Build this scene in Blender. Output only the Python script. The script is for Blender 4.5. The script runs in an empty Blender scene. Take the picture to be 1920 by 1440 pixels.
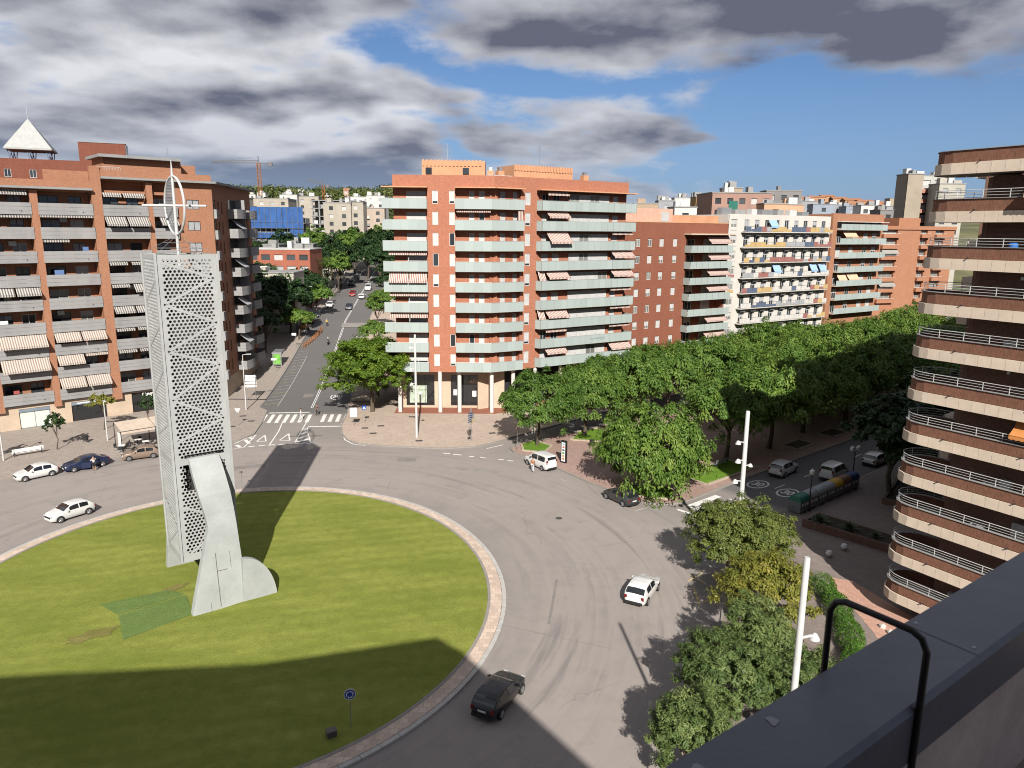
import bpy, bmesh, math, random
import numpy as np
from mathutils import Matrix, Vector
R = math.radians
random.seed(7)
scene = bpy.context.scene
col = scene.collection

# ---------------------------------------------------------------- camera
cd = bpy.data.cameras.new('camera'); cam = bpy.data.objects.new('camera', cd); col.objects.link(cam)
cd.sensor_width = 36.0; cd.lens = 36.0 * 1375 / 1920; cd.clip_start = 0.05; cd.clip_end = 6000
cd.dof.use_dof = True; cd.dof.focus_distance = 70; cd.dof.aperture_fstop = 9
PIT, ROL = R(11.85), R(0.5)
fw = Vector((0, math.cos(PIT), -math.sin(PIT))); u0 = Vector((0, math.sin(PIT), math.cos(PIT))); r0 = Vector((1, 0, 0))
rt = r0 * math.cos(ROL) + u0 * math.sin(ROL); up = -r0 * math.sin(ROL) + u0 * math.cos(ROL)
m = Matrix((rt, up, -fw)).transposed().to_4x4(); m.translation = (0, 0, 27); cam.matrix_world = m
scene.camera = cam

# ---------------------------------------------------------------- sun, sky, exposure
SUN_EL, SUN_AZ = R(34.0), math.atan2(-0.9955, 0.0946)      # the sun stands behind the viewer
S = Vector((math.cos(SUN_AZ) * math.cos(SUN_EL), math.sin(SUN_AZ) * math.cos(SUN_EL), math.sin(SUN_EL)))
sl = bpy.data.lights.new('sun', 'SUN'); sl.energy = 5.0; sl.angle = R(0.5); sl.color = (1.0, 0.95, 0.87)
so = bpy.data.objects.new('sun', sl); col.objects.link(so); so.rotation_euler = (-S).to_track_quat('-Z', 'Y').to_euler(); so.location = (0, -50, 90)
scene.view_settings.view_transform = 'Standard'; scene.view_settings.look = 'None'
scene.view_settings.gamma = 1; scene.view_settings.use_curve_mapping = False; scene.view_settings.exposure = 0.8
scene.render.engine = 'CYCLES'
cy = scene.cycles
cy.use_denoising = True; cy.denoising_prefilter = 'ACCURATE'; cy.pixel_filter_type = 'BLACKMAN_HARRIS'; cy.filter_width = 1.05; cy.max_bounces = 5; cy.diffuse_bounces = 3; cy.glossy_bounces = 2; cy.transmission_bounces = 3
cy.transparent_max_bounces = 8; cy.caustics_reflective = False; cy.caustics_refractive = False; cy.sample_clamp_indirect = 6

class NT:
    """small node-tree helper"""
    def __init__(s, tree): s.t = tree; s.n = tree.nodes; s.l = tree.links
    def new(s, typ, **kw):
        nd = s.n.new(typ)
        for k, v in kw.items(): setattr(nd, k, v)
        return nd
    def put(s, sock, v):
        if hasattr(v, 'is_output') or isinstance(v, bpy.types.NodeSocket): s.l.new(v, sock)
        elif v is not None: sock.default_value = v
    def math(s, op, a, b=None, c=None, clamp=False):
        nd = s.new('ShaderNodeMath', operation=op, use_clamp=clamp)
        s.put(nd.inputs[0], a); s.put(nd.inputs[1], b)
        if c is not None: s.put(nd.inputs[2], c)
        return nd.outputs[0]
    def vmath(s, op, a, b=None, sc=None):
        nd = s.new('ShaderNodeVectorMath', operation=op); s.put(nd.inputs[0], a)
        if b is not None: s.put(nd.inputs[1], b)
        if sc is not None: s.put(nd.inputs['Scale'], sc)
        return nd.outputs['Value'] if op in ('LENGTH', 'DOT_PRODUCT', 'DISTANCE') else nd.outputs[0]
    def noise(s, vec, scale, detail=4, rough=0.55, dist=0.0):
        nd = s.new('ShaderNodeTexNoise'); s.put(nd.inputs['Vector'], vec); nd.inputs['Scale'].default_value = scale
        nd.inputs['Detail'].default_value = detail; nd.inputs['Roughness'].default_value = rough; nd.inputs['Distortion'].default_value = dist
        return nd.outputs[0]
    def new3(s, vec, scale):
        nd = s.new('ShaderNodeTexNoise'); s.put(nd.inputs['Vector'], vec); nd.inputs['Scale'].default_value = scale; nd.inputs['Detail'].default_value = 1; return nd.outputs['Color']
    def remap(s, v, a, b, c=0.0, d=1.0, smooth=False):
        nd = s.new('ShaderNodeMapRange', interpolation_type='SMOOTHSTEP' if smooth else 'LINEAR'); nd.clamp = True
        for i, x in enumerate((v, a, b, c, d)): s.put(nd.inputs[i], x)
        return nd.outputs[0]
    def mix(s, f, a, b, mode='MIX'):
        nd = s.new('ShaderNodeMix', data_type='RGBA', blend_type=mode)
        s.put(nd.inputs[0], f); s.put(nd.inputs[6], a); s.put(nd.inputs[7], b)
        return nd.outputs[2]
def c4(c): return (c[0], c[1], c[2], 1.0)

w = bpy.data.worlds.new('World'); scene.world = w; w.use_nodes = True
k = NT(w.node_tree); k.n.clear()
sky = k.new('ShaderNodeTexSky', sky_type='NISHITA', sun_disc=False, sun_elevation=SUN_EL, sun_rotation=math.atan2(S.x, S.y))
sky.altitude = 0; sky.air_density = 1.0; sky.dust_density = 0.6; sky.ozone_density = 1.5
tc = k.new('ShaderNodeTexCoord'); sep = k.new('ShaderNodeSeparateXYZ'); k.l.new(tc.outputs['Generated'], sep.inputs[0])
zc = k.math('MAXIMUM', sep.outputs[2], 0.0); inv = k.math('DIVIDE', 1.0, k.math('ADD', zc, 0.20))
cmb = k.new('ShaderNodeCombineXYZ'); k.l.new(k.math('MULTIPLY', sep.outputs[0], inv), cmb.inputs[0]); k.l.new(k.math('MULTIPLY', sep.outputs[1], inv), cmb.inputs[1])
P = cmb.outputs[0]
def n2(vec, scale, detail, rough=0.5):
    nd = k.new('ShaderNodeTexNoise', noise_dimensions='2D'); k.put(nd.inputs['Vector'], vec); nd.inputs['Scale'].default_value = scale; nd.inputs['Detail'].default_value = detail; nd.inputs['Roughness'].default_value = rough
    return nd
def cover(vec, fine_):
    """cumulus field on a flat layer overhead: large banks with billowing edges"""
    wv = k.vmath('ADD', vec, k.vmath('SCALE', k.vmath('SUBTRACT', n2(k.vmath('ADD', vec, (4.0, 9.0, 0)), 1.1, 0).outputs['Color'], (0.5, 0.5, 0.5)), sc=0.55))
    big = n2(k.vmath('ADD', wv, CL_OFF), 0.42, 1).outputs[0]; med = n2(k.vmath('ADD', wv, (7.3, 2.1, 0)), 1.6, 2).outputs[0]
    o = k.math('ADD', k.math('MULTIPLY', big, 0.95), k.math('MULTIPLY', med, 0.58))
    return k.math('ADD', o, k.math('MULTIPLY', n2(k.vmath('ADD', vec, (1.3, 5.1, 0)), 3.6, fine_, 0.58).outputs[0], 0.26))
CL_OFF = (29.7, 10.2, 0.0)
n0 = cover(P, 5); n1 = cover(k.vmath('SCALE', P, sc=1.16), 2)
bias = k.math('MULTIPLY', sep.outputs[0], -0.13)               # the cloud is thicker towards the west
n0b = k.math('ADD', n0, bias)
dens = k.remap(n0b, 0.722, 0.835, 0, 1, True)
lit = k.math('ADD', 0.58, k.math('MULTIPLY', k.math('SUBTRACT', n1, n0), 2.5))
lit = k.math('SUBTRACT', lit, k.remap(n0b, 0.84, 1.16, 0.0, 0.36), clamp=True)
ccol = k.mix(lit, (0.076, 0.083, 0.115, 1), (0.455, 0.46, 0.485, 1))
haze = k.remap(zc, 0.0, 0.22, 1.0, 0.0, True)
skyc = k.vmath('MULTIPLY', sky.outputs[0], (0.029, 0.037, 0.050))
skyc = k.mix(k.math('MULTIPLY', haze, 0.55), skyc, (0.118, 0.185, 0.346, 1))
ccol = k.mix(k.math('MULTIPLY', haze, 0.55), ccol, (0.135, 0.160, 0.225, 1))
dens = k.math('MULTIPLY', dens, k.remap(zc, 0.0, 0.10, 0.35, 1.0))
fin = k.mix(dens, skyc, ccol)
bg = k.new('ShaderNodeBackground'); k.l.new(fin, bg.inputs[0]); bg.inputs[1].default_value = 1.0
w.cycles.sampling_method = 'MANUAL'; w.cycles.sample_map_resolution = 512
wo = k.new('ShaderNodeOutputWorld'); k.l.new(bg.outputs[0], wo.inputs[0])

# ---------------------------------------------------------------- materials
MATS = {}
ALB = 0.76                                                  # even scale on base colours, balancing the raised exposure
def mat(name, c, rough=0.8, var=0.12, scale=1.5, bump=0.0, bscale=20, metal=0.0, spec=0.4, c2=None, fine=0.0):
    """plain weathered surface: base colour with noise of its own, optional relief"""
    if name in MATS: return MATS[name]
    c = tuple(x * ALB for x in c); c2 = c2 and tuple(x * ALB for x in c2)
    mt = bpy.data.materials.new(name); mt.use_nodes = True; t = NT(mt.node_tree); b = t.n['Principled BSDF']
    tcn = t.new('ShaderNodeTexCoord'); v = tcn.outputs['Object']
    oi = t.new('ShaderNodeObjectInfo')
    vv = t.vmath('ADD', v, t.vmath('SCALE', oi.outputs['Location'], sc=0.37))
    nz = t.noise(vv, scale, 5, 0.6)
    lo = tuple(x * (1 - var) for x in c); hi = tuple(min(1, x * (1 + var)) for x in (c2 or c))
    cc = t.mix(t.remap(nz, 0.3, 0.7), c4(lo), c4(hi))
    if fine:
        n2 = t.noise(vv, scale * 14, 3, 0.6); cc = t.mix(t.remap(n2, 0.35, 0.7, 0, fine), cc, c4(tuple(x * 0.55 for x in c)))
    t.put(b.inputs['Base Color'], cc); b.inputs['Roughness'].default_value = rough; b.inputs['Metallic'].default_value = metal
    b.inputs['Specular IOR Level'].default_value = spec
    if bump:
        bn = t.new('ShaderNodeBump'); bn.inputs['Strength'].default_value = bump; bn.inputs['Distance'].default_value = 0.02
        t.l.new(t.noise(vv, bscale, 4), bn.inputs['Height']); t.l.new(bn.outputs[0], b.inputs['Normal'])
    MATS[name] = mt; return mt
def brick(name, c, mortar, bw=0.25, bh=0.07, var=0.18, rough=0.9, swap=False):
    if name in MATS: return MATS[name]
    c = tuple(x * ALB for x in c); mortar = tuple(x * ALB for x in mortar)
    mt = bpy.data.materials.new(name); mt.use_nodes = True; t = NT(mt.node_tree); b = t.n['Principled BSDF']
    tcn = t.new('ShaderNodeTexCoord'); sp = t.new('ShaderNodeSeparateXYZ'); t.l.new(tcn.outputs['Object'], sp.inputs[0])
    cb = t.new('ShaderNodeCombineXYZ')
    hor = t.math('ADD', sp.outputs[0], sp.outputs[1])
    t.l.new(hor, cb.inputs[1 if swap else 0]); t.l.new(sp.outputs[2], cb.inputs[0 if swap else 1])
    br = t.new('ShaderNodeTexBrick'); t.l.new(cb.outputs[0], br.inputs['Vector'])
    br.inputs['Scale'].default_value = 1.0; br.inputs['Brick Width'].default_value = bw; br.inputs['Row Height'].default_value = bh
    br.inputs['Mortar Size'].default_value = 0.008; br.inputs['Color1'].default_value = c4(tuple(x * (1 - var) for x in c)); br.inputs['Color2'].default_value = c4(tuple(x * (1 + var) for x in c))
    br.inputs['Mortar'].default_value = c4(mortar)
    n = t.noise(tcn.outputs['Object'], 0.35, 5, 0.6); n2 = t.noise(tcn.outputs['Object'], 3.0, 4, 0.6)
    cc = t.mix(t.remap(n, 0.3, 0.75, 0, 0.35), br.outputs[0], c4(tuple(x * 0.72 for x in c)))
    cc = t.mix(t.remap(n2, 0.45, 0.75, 0, 0.25), cc, c4(tuple(min(1, x * 1.3 + 0.02) for x in c)))
    # rain streaks running down the face
    cb2 = t.new('ShaderNodeCombineXYZ'); t.l.new(t.math('MULTIPLY', hor, 3.0), cb2.inputs[0]); t.l.new(t.math('MULTIPLY', sp.outputs[2], 0.12), cb2.inputs[1])
    n3 = t.noise(cb2.outputs[0], 1.0, 4, 0.6); cc = t.mix(t.remap(n3, 0.52, 0.8, 0, 0.3), cc, c4(tuple(x * 0.6 for x in c)))
    t.put(b.inputs['Base Color'], cc); b.inputs['Roughness'].default_value = rough; b.inputs['Specular IOR Level'].default_value = 0.25
    bn = t.new('ShaderNodeBump'); bn.inputs['Strength'].default_value = 0.35; bn.inputs['Distance'].default_value = 0.01
    t.l.new(t.math('SUBTRACT', 1.0, br.outputs['Fac']), bn.inputs['Height']); t.l.new(bn.outputs[0], b.inputs['Normal'])
    MATS[name] = mt; return mt
def stripes(name, ca, cb_, period, duty=0.5, rough=0.9):
    """woven awning cloth: stripes across the local x axis"""
    if name in MATS: return MATS[name]
    ca = tuple(x * ALB for x in ca); cb_ = tuple(x * ALB for x in cb_)
    mt = bpy.data.materials.new(name); mt.use_nodes = True; t = NT(mt.node_tree); b = t.n['Principled BSDF']
    tcn = t.new('ShaderNodeTexCoord'); sp = t.new('ShaderNodeSeparateXYZ'); t.l.new(tcn.outputs['Object'], sp.inputs[0])
    f = t.math('FRACT', t.math('DIVIDE', t.math('ADD', sp.outputs[0], 50.0), period)); s_ = t.math('LESS_THAN', f, duty)
    oi = t.new('ShaderNodeObjectInfo')
    n = t.noise(t.vmath('ADD', tcn.outputs['Object'], oi.outputs['Location']), 1.3, 4, 0.6)
    cc = t.mix(s_, c4(ca), c4(cb_)); cc = t.mix(t.remap(n, 0.4, 0.75, 0, 0.35), cc, c4(tuple(x * 0.75 for x in cb_)))
    t.put(b.inputs['Base Color'], cc); b.inputs['Roughness'].default_value = rough; b.inputs['Specular IOR Level'].default_value = 0.1
    MATS[name] = mt; return mt
def glass(name, c, rough=0.08, spec=0.6, var=0.35):
    """window glazing seen from outside: dark room behind a reflecting sheet, rooms differ"""
    if name in MATS: return MATS[name]
    mt = bpy.data.materials.new(name); mt.use_nodes = True; t = NT(mt.node_tree); b = t.n['Principled BSDF']
    oi = t.new('ShaderNodeObjectInfo')
    cc = t.mix(oi.outputs['Random'], c4(tuple(x * (1 - var) for x in c)), c4(tuple(x * (1 + var) for x in c)))
    t.put(b.inputs['Base Color'], cc); b.inputs['Roughness'].default_value = rough; b.inputs['Specular IOR Level'].default_value = spec
    MATS[name] = mt; return mt
def paint(name, c, rough=0.3, coat=0.6, metal=0.0):
    if name in MATS: return MATS[name]
    c = tuple(x * ALB for x in c)
    mt = bpy.data.materials.new(name); mt.use_nodes = True; t = NT(mt.node_tree); b = t.n['Principled BSDF']
    tcn = t.new('ShaderNodeTexCoord'); n = t.noise(tcn.outputs['Object'], 2.5, 5, 0.6)
    t.put(b.inputs['Base Color'], t.mix(t.remap(n, 0.4, 0.8, 0, 0.25), c4(c), c4(tuple(x * 0.8 + 0.02 for x in c))))
    b.inputs['Roughness'].default_value = rough; b.inputs['Coat Weight'].default_value = coat; b.inputs['Coat Roughness'].default_value = 0.06; b.inputs['Metallic'].default_value = metal
    MATS[name] = mt; return mt
def leafmat(name, dark, mid, light, trans=0.3):
    """foliage: each leaf has its own tone between three greens"""
    mt = bpy.data.materials.new(name); mt.use_nodes = True; t = NT(mt.node_tree); b = t.n['Principled BSDF']; out = t.n['Material Output']
    at = t.new('ShaderNodeAttribute'); at.attribute_name = 'tone'
    oi = t.new('ShaderNodeObjectInfo')
    f = t.math('ADD', at.outputs['Fac'], t.math('MULTIPLY', t.math('SUBTRACT', oi.outputs['Random'], 0.5), 0.25))
    rp = t.new('ShaderNodeValToRGB'); e = rp.color_ramp.elements; e[0].color = c4(dark); e[1].color = c4(light); em = e.new(0.5); em.color = c4(mid)
    t.l.new(f, rp.inputs[0]); t.l.new(rp.outputs[0], b.inputs['Base Color']); b.inputs['Roughness'].default_value = 0.55; b.inputs['Specular IOR Level'].default_value = 0.3
    tr = t.new('ShaderNodeBsdfTranslucent'); t.l.new(t.mix(0.5, rp.outputs[0], c4(light)), tr.inputs[0])
    mx = t.new('ShaderNodeMixShader'); mx.inputs[0].default_value = trans
    t.l.new(b.outputs[0], mx.inputs[1]); t.l.new(tr.outputs[0], mx.inputs[2]); t.l.new(mx.outputs[0], out.inputs[0])
    return mt

# ---------------------------------------------------------------- mesh helpers
class MB:
    def __init__(s): s.v = []; s.f = []
    def poly(s, pts):
        n = len(s.v); s.v += [tuple(p) for p in pts]; s.f.append(tuple(range(n, n + len(pts)))); return s
    def box(s, x0, x1, y0, y1, z0, z1):
        n = len(s.v)
        s.v += [(x0, y0, z0), (x1, y0, z0), (x1, y1, z0), (x0, y1, z0), (x0, y0, z1), (x1, y0, z1), (x1, y1, z1), (x0, y1, z1)]
        s.f += [tuple(n + i for i in q) for q in ((0, 3, 2, 1), (4, 5, 6, 7), (0, 1, 5, 4), (1, 2, 6, 5), (2, 3, 7, 6), (3, 0, 4, 7))]; return s
    def prism(s, pts, z0, z1, cap=True):
        n = len(s.v); m_ = len(pts)
        zf0 = z0 if callable(z0) else (lambda x, y: z0); zf1 = z1 if callable(z1) else (lambda x, y: z1)
        s.v += [(p[0], p[1], zf0(*p)) for p in pts] + [(p[0], p[1], zf1(*p)) for p in pts]
        for i in range(m_): j = (i + 1) % m_; s.f.append((n + i, n + j, n + m_ + j, n + m_ + i))
        if cap: s.f.append(tuple(n + m_ + i for i in range(m_))); s.f.append(tuple(n + i for i in reversed(range(m_))))
        return s
    def tube(s, path, r, n=8, cap=True):
        path = [Vector(p) for p in path]; rs = r if isinstance(r, (list, tuple)) else [r] * len(path); b0 = len(s.v); ref = None
        for i, p in enumerate(path):
            d = (path[min(i + 1, len(path) - 1)] - path[max(i - 1, 0)]).normalized()
            if ref is None: ref = Vector((0, 0, 1)) if abs(d.z) < 0.9 else Vector((1, 0, 0))
            a = d.cross(ref).normalized(); c = a.cross(d).normalized(); ref = c
            for j in range(n):
                t = 2 * math.pi * j / n; s.v.append(tuple(p + (a * math.cos(t) + c * math.sin(t)) * rs[i]))
        for i in range(len(path) - 1):
            for j in range(n):
                q = (j + 1) % n; s.f.append((b0 + i * n + j, b0 + i * n + q, b0 + (i + 1) * n + q, b0 + (i + 1) * n + j))
        if cap: s.f.append(tuple(b0 + j for j in reversed(range(n)))); s.f.append(tuple(b0 + (len(path) - 1) * n + j for j in range(n)))
        return s
    def lathe(s, prof, n=16, c=(0, 0)):
        b0 = len(s.v)
        for r_, z in prof:
            for j in range(n):
                t = 2 * math.pi * j / n; s.v.append((c[0] + r_ * math.cos(t), c[1] + r_ * math.sin(t), z))
        for i in range(len(prof) - 1):
            for j in range(n):
                q = (j + 1) % n; s.f.append((b0 + i * n + j, b0 + i * n + q, b0 + (i + 1) * n + q, b0 + (i + 1) * n + j))
        s.f.append(tuple(b0 + j for j in reversed(range(n)))); s.f.append(tuple(b0 + (len(prof) - 1) * n + j for j in range(n)))
        return s
    def xf(s, mtx, start=0):
        for i in range(start, len(s.v)): s.v[i] = tuple(mtx @ Vector(s.v[i]))
        return s
    def mesh(s, name, mt, smooth=False):
        me = bpy.data.meshes.new(name); me.from_pydata(s.v, [], s.f); me.materials.append(mt)
        if smooth: me.polygons.foreach_set('use_smooth', [True] * len(me.polygons)); me.set_sharp_from_angle(angle=R(40))
        me.update(); return me
    def build(s, name, mt, parent=None, loc=(0, 0, 0), rz=0.0, smooth=False): return put(name, s.mesh(name, mt, smooth), parent, loc, rz)
def put(name, me, parent=None, loc=(0, 0, 0), rz=0.0):
    o = bpy.data.objects.new(name, me); col.objects.link(o); o.location = loc
    if rz: o.rotation_euler = (0, 0, rz)
    if parent: o.parent = parent
    return o
def tag(o, label, cat, group=None):
    o['label'] = label; o['category'] = cat
    if group: o['group'] = group
    return o
def thing(name, label, cat, loc=(0, 0, 0), rz=0.0, group=None): return tag(put(name, None, None, loc, rz), label, cat, group)
def struct(o, kind='structure'): o['kind'] = kind; return o
def copy_tree(o, parent=None):
    c = o.copy(); col.objects.link(c); c.parent = parent
    for ch in KIDS.get(o.name, None) or [x for x in o.children]: copy_tree(ch, c)
    return c
KIDS = {}
_BX = {}
def bx(w_, d, h_, mt):
    """shared box mesh, centred in x and y, standing on z=0"""
    key = (round(w_, 3), round(d, 3), round(h_, 3), mt.name)
    if key not in _BX: _BX[key] = MB().box(-w_ / 2, w_ / 2, -d / 2, d / 2, 0, h_).mesh('slab', mt)
    return _BX[key]
def softplus(t, kk): return kk * math.log1p(math.exp(max(-60, min(60, t / kk))))
def hgt(x, y):
    """the ground climbs northwards, most along the street beside the left block"""
    f = min(1, max(0, (x + 5) / 40)); f = f * f * (3 - 2 * f)
    rise = softplus(y - 126, 8) - softplus(y - 340, 25)
    return rise * 0.085 * (1 - f)

class Fac:
    """a facade: u runs along it, out points away from the wall, z up; parts hang on a building's Empty"""
    def __init__(s, root, ox, oy, ang): s.root = root; s.o = (ox, oy); s.a = R(ang)
    def at(s, u, out, z): return (s.o[0] + u * math.cos(s.a) + out * math.sin(s.a), s.o[1] + u * math.sin(s.a) - out * math.cos(s.a), z)
    def put(s, name, me, u, out, z, parent=None):
        o = put(name, me, s.root, s.at(u, out, z), s.a)
        if parent is not None:                                    # a sub-part: its place is given within its part
            o.parent = parent; o.location = (u, -out, z); o.rotation_euler = (0, 0, 0)
        return o
    def build(s, name, mb, mt, u=0, out=0, z=0, smooth=False): return s.put(name, mb.mesh(name, mt, smooth), u, out, z)
def wall_grid(mb, ua, ub, za, zb, ops, d=0.2, y=0.0, skip=()):
    us = sorted({ua, ub} | {x for o in ops for x in o[:2]}); zs = sorted({za, zb} | {x for o in ops for x in o[2:4]})
    for i in range(len(us) - 1):
        for j in range(len(zs) - 1):
            cu = (us[i] + us[i + 1]) / 2; cz = (zs[j] + zs[j + 1]) / 2
            if any(o[0] < cu < o[1] and o[2] < cz < o[3] for o in ops): continue
            mb.poly([(us[i], y, zs[j]), (us[i + 1], y, zs[j]), (us[i + 1], y, zs[j + 1]), (us[i], y, zs[j + 1])])
    for n, (a, b, c, e) in enumerate(ops):
        if (n, 'L') not in skip: mb.poly([(a, y, c), (a, y + d, c), (a, y + d, e), (a, y, e)])
        if (n, 'R') not in skip: mb.poly([(b, y + d, c), (b, y, c), (b, y, e), (b, y + d, e)])
        mb.poly([(a, y, c), (b, y, c), (b, y + d, c), (a, y + d, c)]); mb.poly([(a, y, e), (a, y + d, e), (b, y + d, e), (b, y, e)])
    return mb
_FR = {}
def frame_mesh(w_, h_, mt, t=0.07, d=0.06, mull=0, trans=0):
    key = (round(w_, 2), round(h_, 2), mt.name, t, mull, trans)
    if key not in _FR:
        b = MB().box(-w_ / 2, -w_ / 2 + t, -d, 0, 0, h_).box(w_ / 2 - t, w_ / 2, -d, 0, 0, h_).box(-w_ / 2 + t, w_ / 2 - t, -d, 0, 0, t).box(-w_ / 2 + t, w_ / 2 - t, -d, 0, h_ - t, h_)
        for i in range(mull): x = -w_ / 2 + w_ * (i + 1) / (mull + 1); b.box(x - t / 2, x + t / 2, -d * 0.8, 0, t, h_ - t)
        for i in range(trans): z = h_ * (i + 1) / (trans + 1); b.box(-w_ / 2 + t, w_ / 2 - t, -d * 0.7, 0, z - t / 2, z + t / 2)
        _FR[key] = b.mesh('window_frame', mt)
    return _FR[key]
def slat_mesh(w_, h_, mt, pitch=0.09):
    key = ('s', round(w_, 2), round(h_, 2), mt.name)
    if key not in _FR:
        n = max(2, int(h_ / pitch)); p = h_ / n; b = MB(); nv = 0
        for i in range(n):
            z = i * p; b.poly([(-w_ / 2, 0, z), (w_ / 2, 0, z), (w_ / 2, -0.025, z + p * 0.2), (-w_ / 2, -0.025, z + p * 0.2)]); b.poly([(-w_ / 2, -0.025, z + p * 0.2), (w_ / 2, -0.025, z + p * 0.2), (w_ / 2, 0, z + p), (-w_ / 2, 0, z + p)])
        _FR[key] = b.mesh('roller_shutter', mt)
    return _FR[key]
def window(F, u, z, w_, h_, out, frame, pane, shutter=None, drop=0.0, mull=1, name='window', trans=0):
    """window part with frame; pane and roller shutter are sub-parts. out < 0 sits inside the reveal"""
    o = F.put(name, frame_mesh(w_, h_, frame, mull=mull, trans=trans), u, out, z)
    if drop < 0.97: F.put('pane', bx(w_ - 0.1, 0.02, h_ - 0.1, pane), 0, -0.015, 0.05, o)
    if shutter is not None and drop > 0.05:
        hh = round(h_ * drop / 0.2) * 0.2 if drop < 0.97 else h_ - 0.1
        hh = max(0.2, min(h_ - 0.1, hh)); F.put('roller_shutter', slat_mesh(w_ - 0.12, hh, shutter), 0, 0.012, h_ - 0.05 - hh, o)
    return o
_AW = {}
def awning(F, u, z, w_, reach, fall, mt, val=0.22, out=0.0, metal=None, name='awning'):
    """cloth rolled out from a wall roller: sloping sheet, scalloped valance and front bar"""
    key = (round(w_, 2), round(reach, 2), round(fall, 2), mt.name)
    if key not in _AW:
        b = MB(); n = 6
        for i in range(n):
            t0, t1 = i / n, (i + 1) / n; sag = lambda t: -0.10 * math.sin(math.pi * t)
            b.poly([(-w_ / 2, -reach * t1, -fall * t1 + sag(t1)), (w_ / 2, -reach * t1, -fall * t1 + sag(t1)), (w_ / 2, -reach * t0, -fall * t0 + sag(t0)), (-w_ / 2, -reach * t0, -fall * t0 + sag(t0))])
        ns = max(3, int(w_ / 0.3)); p = w_ / ns
        for i in range(ns):
            x = -w_ / 2 + i * p; b.poly([(x, -reach - 0.005, -fall), (x, -reach - 0.02, -fall - val), (x + p / 2, -reach - 0.02, -fall - val - 0.05), (x + p, -reach - 0.02, -fall - val), (x + p, -reach - 0.005, -fall)])
        b.tube([(-w_ / 2, -reach, -fall), (w_ / 2, -reach, -fall)], 0.03, 6)
        _AW[key] = b.mesh('awning', mt)
    return F.put(name, _AW[key], u, out, z)
def text_part(name, body, size, mt, parent, loc, rot, ext=0.01, bold=0.0, align='CENTER'):
    c = bpy.data.curves.new(name, 'FONT'); c.body = body; c.size = size; c.extrude = ext; c.offset = bold; c.align_x = align; c.align_y = 'CENTER'; c.materials.append(mt)
    o = bpy.data.objects.new(name, c); col.objects.link(o); dg_ = bpy.context.evaluated_depsgraph_get(); me = bpy.data.meshes.new_from_object(o.evaluated_get(dg_)); bpy.data.objects.remove(o)
    o = bpy.data.objects.new(name, me); col.objects.link(o); o.location = loc; o.rotation_euler = rot; o.parent = parent; return o

# common materials
WHITE = mat('white_metal', (0.55, 0.55, 0.54), 0.5, 0.08)
DARKM = mat('dark_metal', (0.03, 0.03, 0.035), 0.45, 0.1)
STEEL = mat('galvanised_steel', (0.5, 0.51, 0.52), 0.42, 0.12, 2, metal=0.7)
GLASS = glass('window_glass', (0.025, 0.03, 0.035))
GLASSL = glass('curtained_glass', (0.16, 0.16, 0.15), 0.1)
SHUT = mat('shutter_white', (0.50, 0.495, 0.49), 0.6, 0.1)
SHUTG = mat('shutter_grey', (0.36, 0.37, 0.39), 0.6, 0.1)
CONC = mat('concrete_grey', (0.30, 0.30, 0.30), 0.85, 0.12, 0.8, 0.2, 30, fine=0.25)
CREAM = mat('cream_stone', (0.56, 0.44, 0.33), 0.85, 0.1, 0.7, 0.15, 25, fine=0.2)
# ---------------------------------------------------------------- ground, roads, pavements
E_, N_ = (0.766, 0.643), (-0.643, 0.766)                     # along the boulevard, and to its left
def SN(s, n): return (s * E_[0] + n * N_[0], s * E_[1] + n * N_[1])
IC = (-22.0, 51.5)                                           # centre of the roundabout island
def isl(th, off=0.0):
    r = 22.05 + 0.37 * math.cos(th) - 0.31 * math.sin(th) - 0.77 * math.cos(2 * th) - 0.58 * math.sin(2 * th) + off
    return (IC[0] + r * math.cos(th), IC[1] + r * math.sin(th))
def grid(name, x0, x1, y0, y1, st, dz, mt):
    xs = np.arange(x0, x1 + st / 2, st); ys = np.arange(y0, y1 + st / 2, st); nx, ny = len(xs), len(ys)
    v = [(float(x), float(y), hgt(x, y) + dz) for y in ys for x in xs]
    f = [(j * nx + i, j * nx + i + 1, (j + 1) * nx + i + 1, (j + 1) * nx + i) for j in range(ny - 1) for i in range(nx - 1)]
    me = bpy.data.meshes.new(name); me.from_pydata(v, [], f); me.materials.append(mt); me.polygons.foreach_set('use_smooth', [True] * len(f)); return put(name, me)
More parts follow.
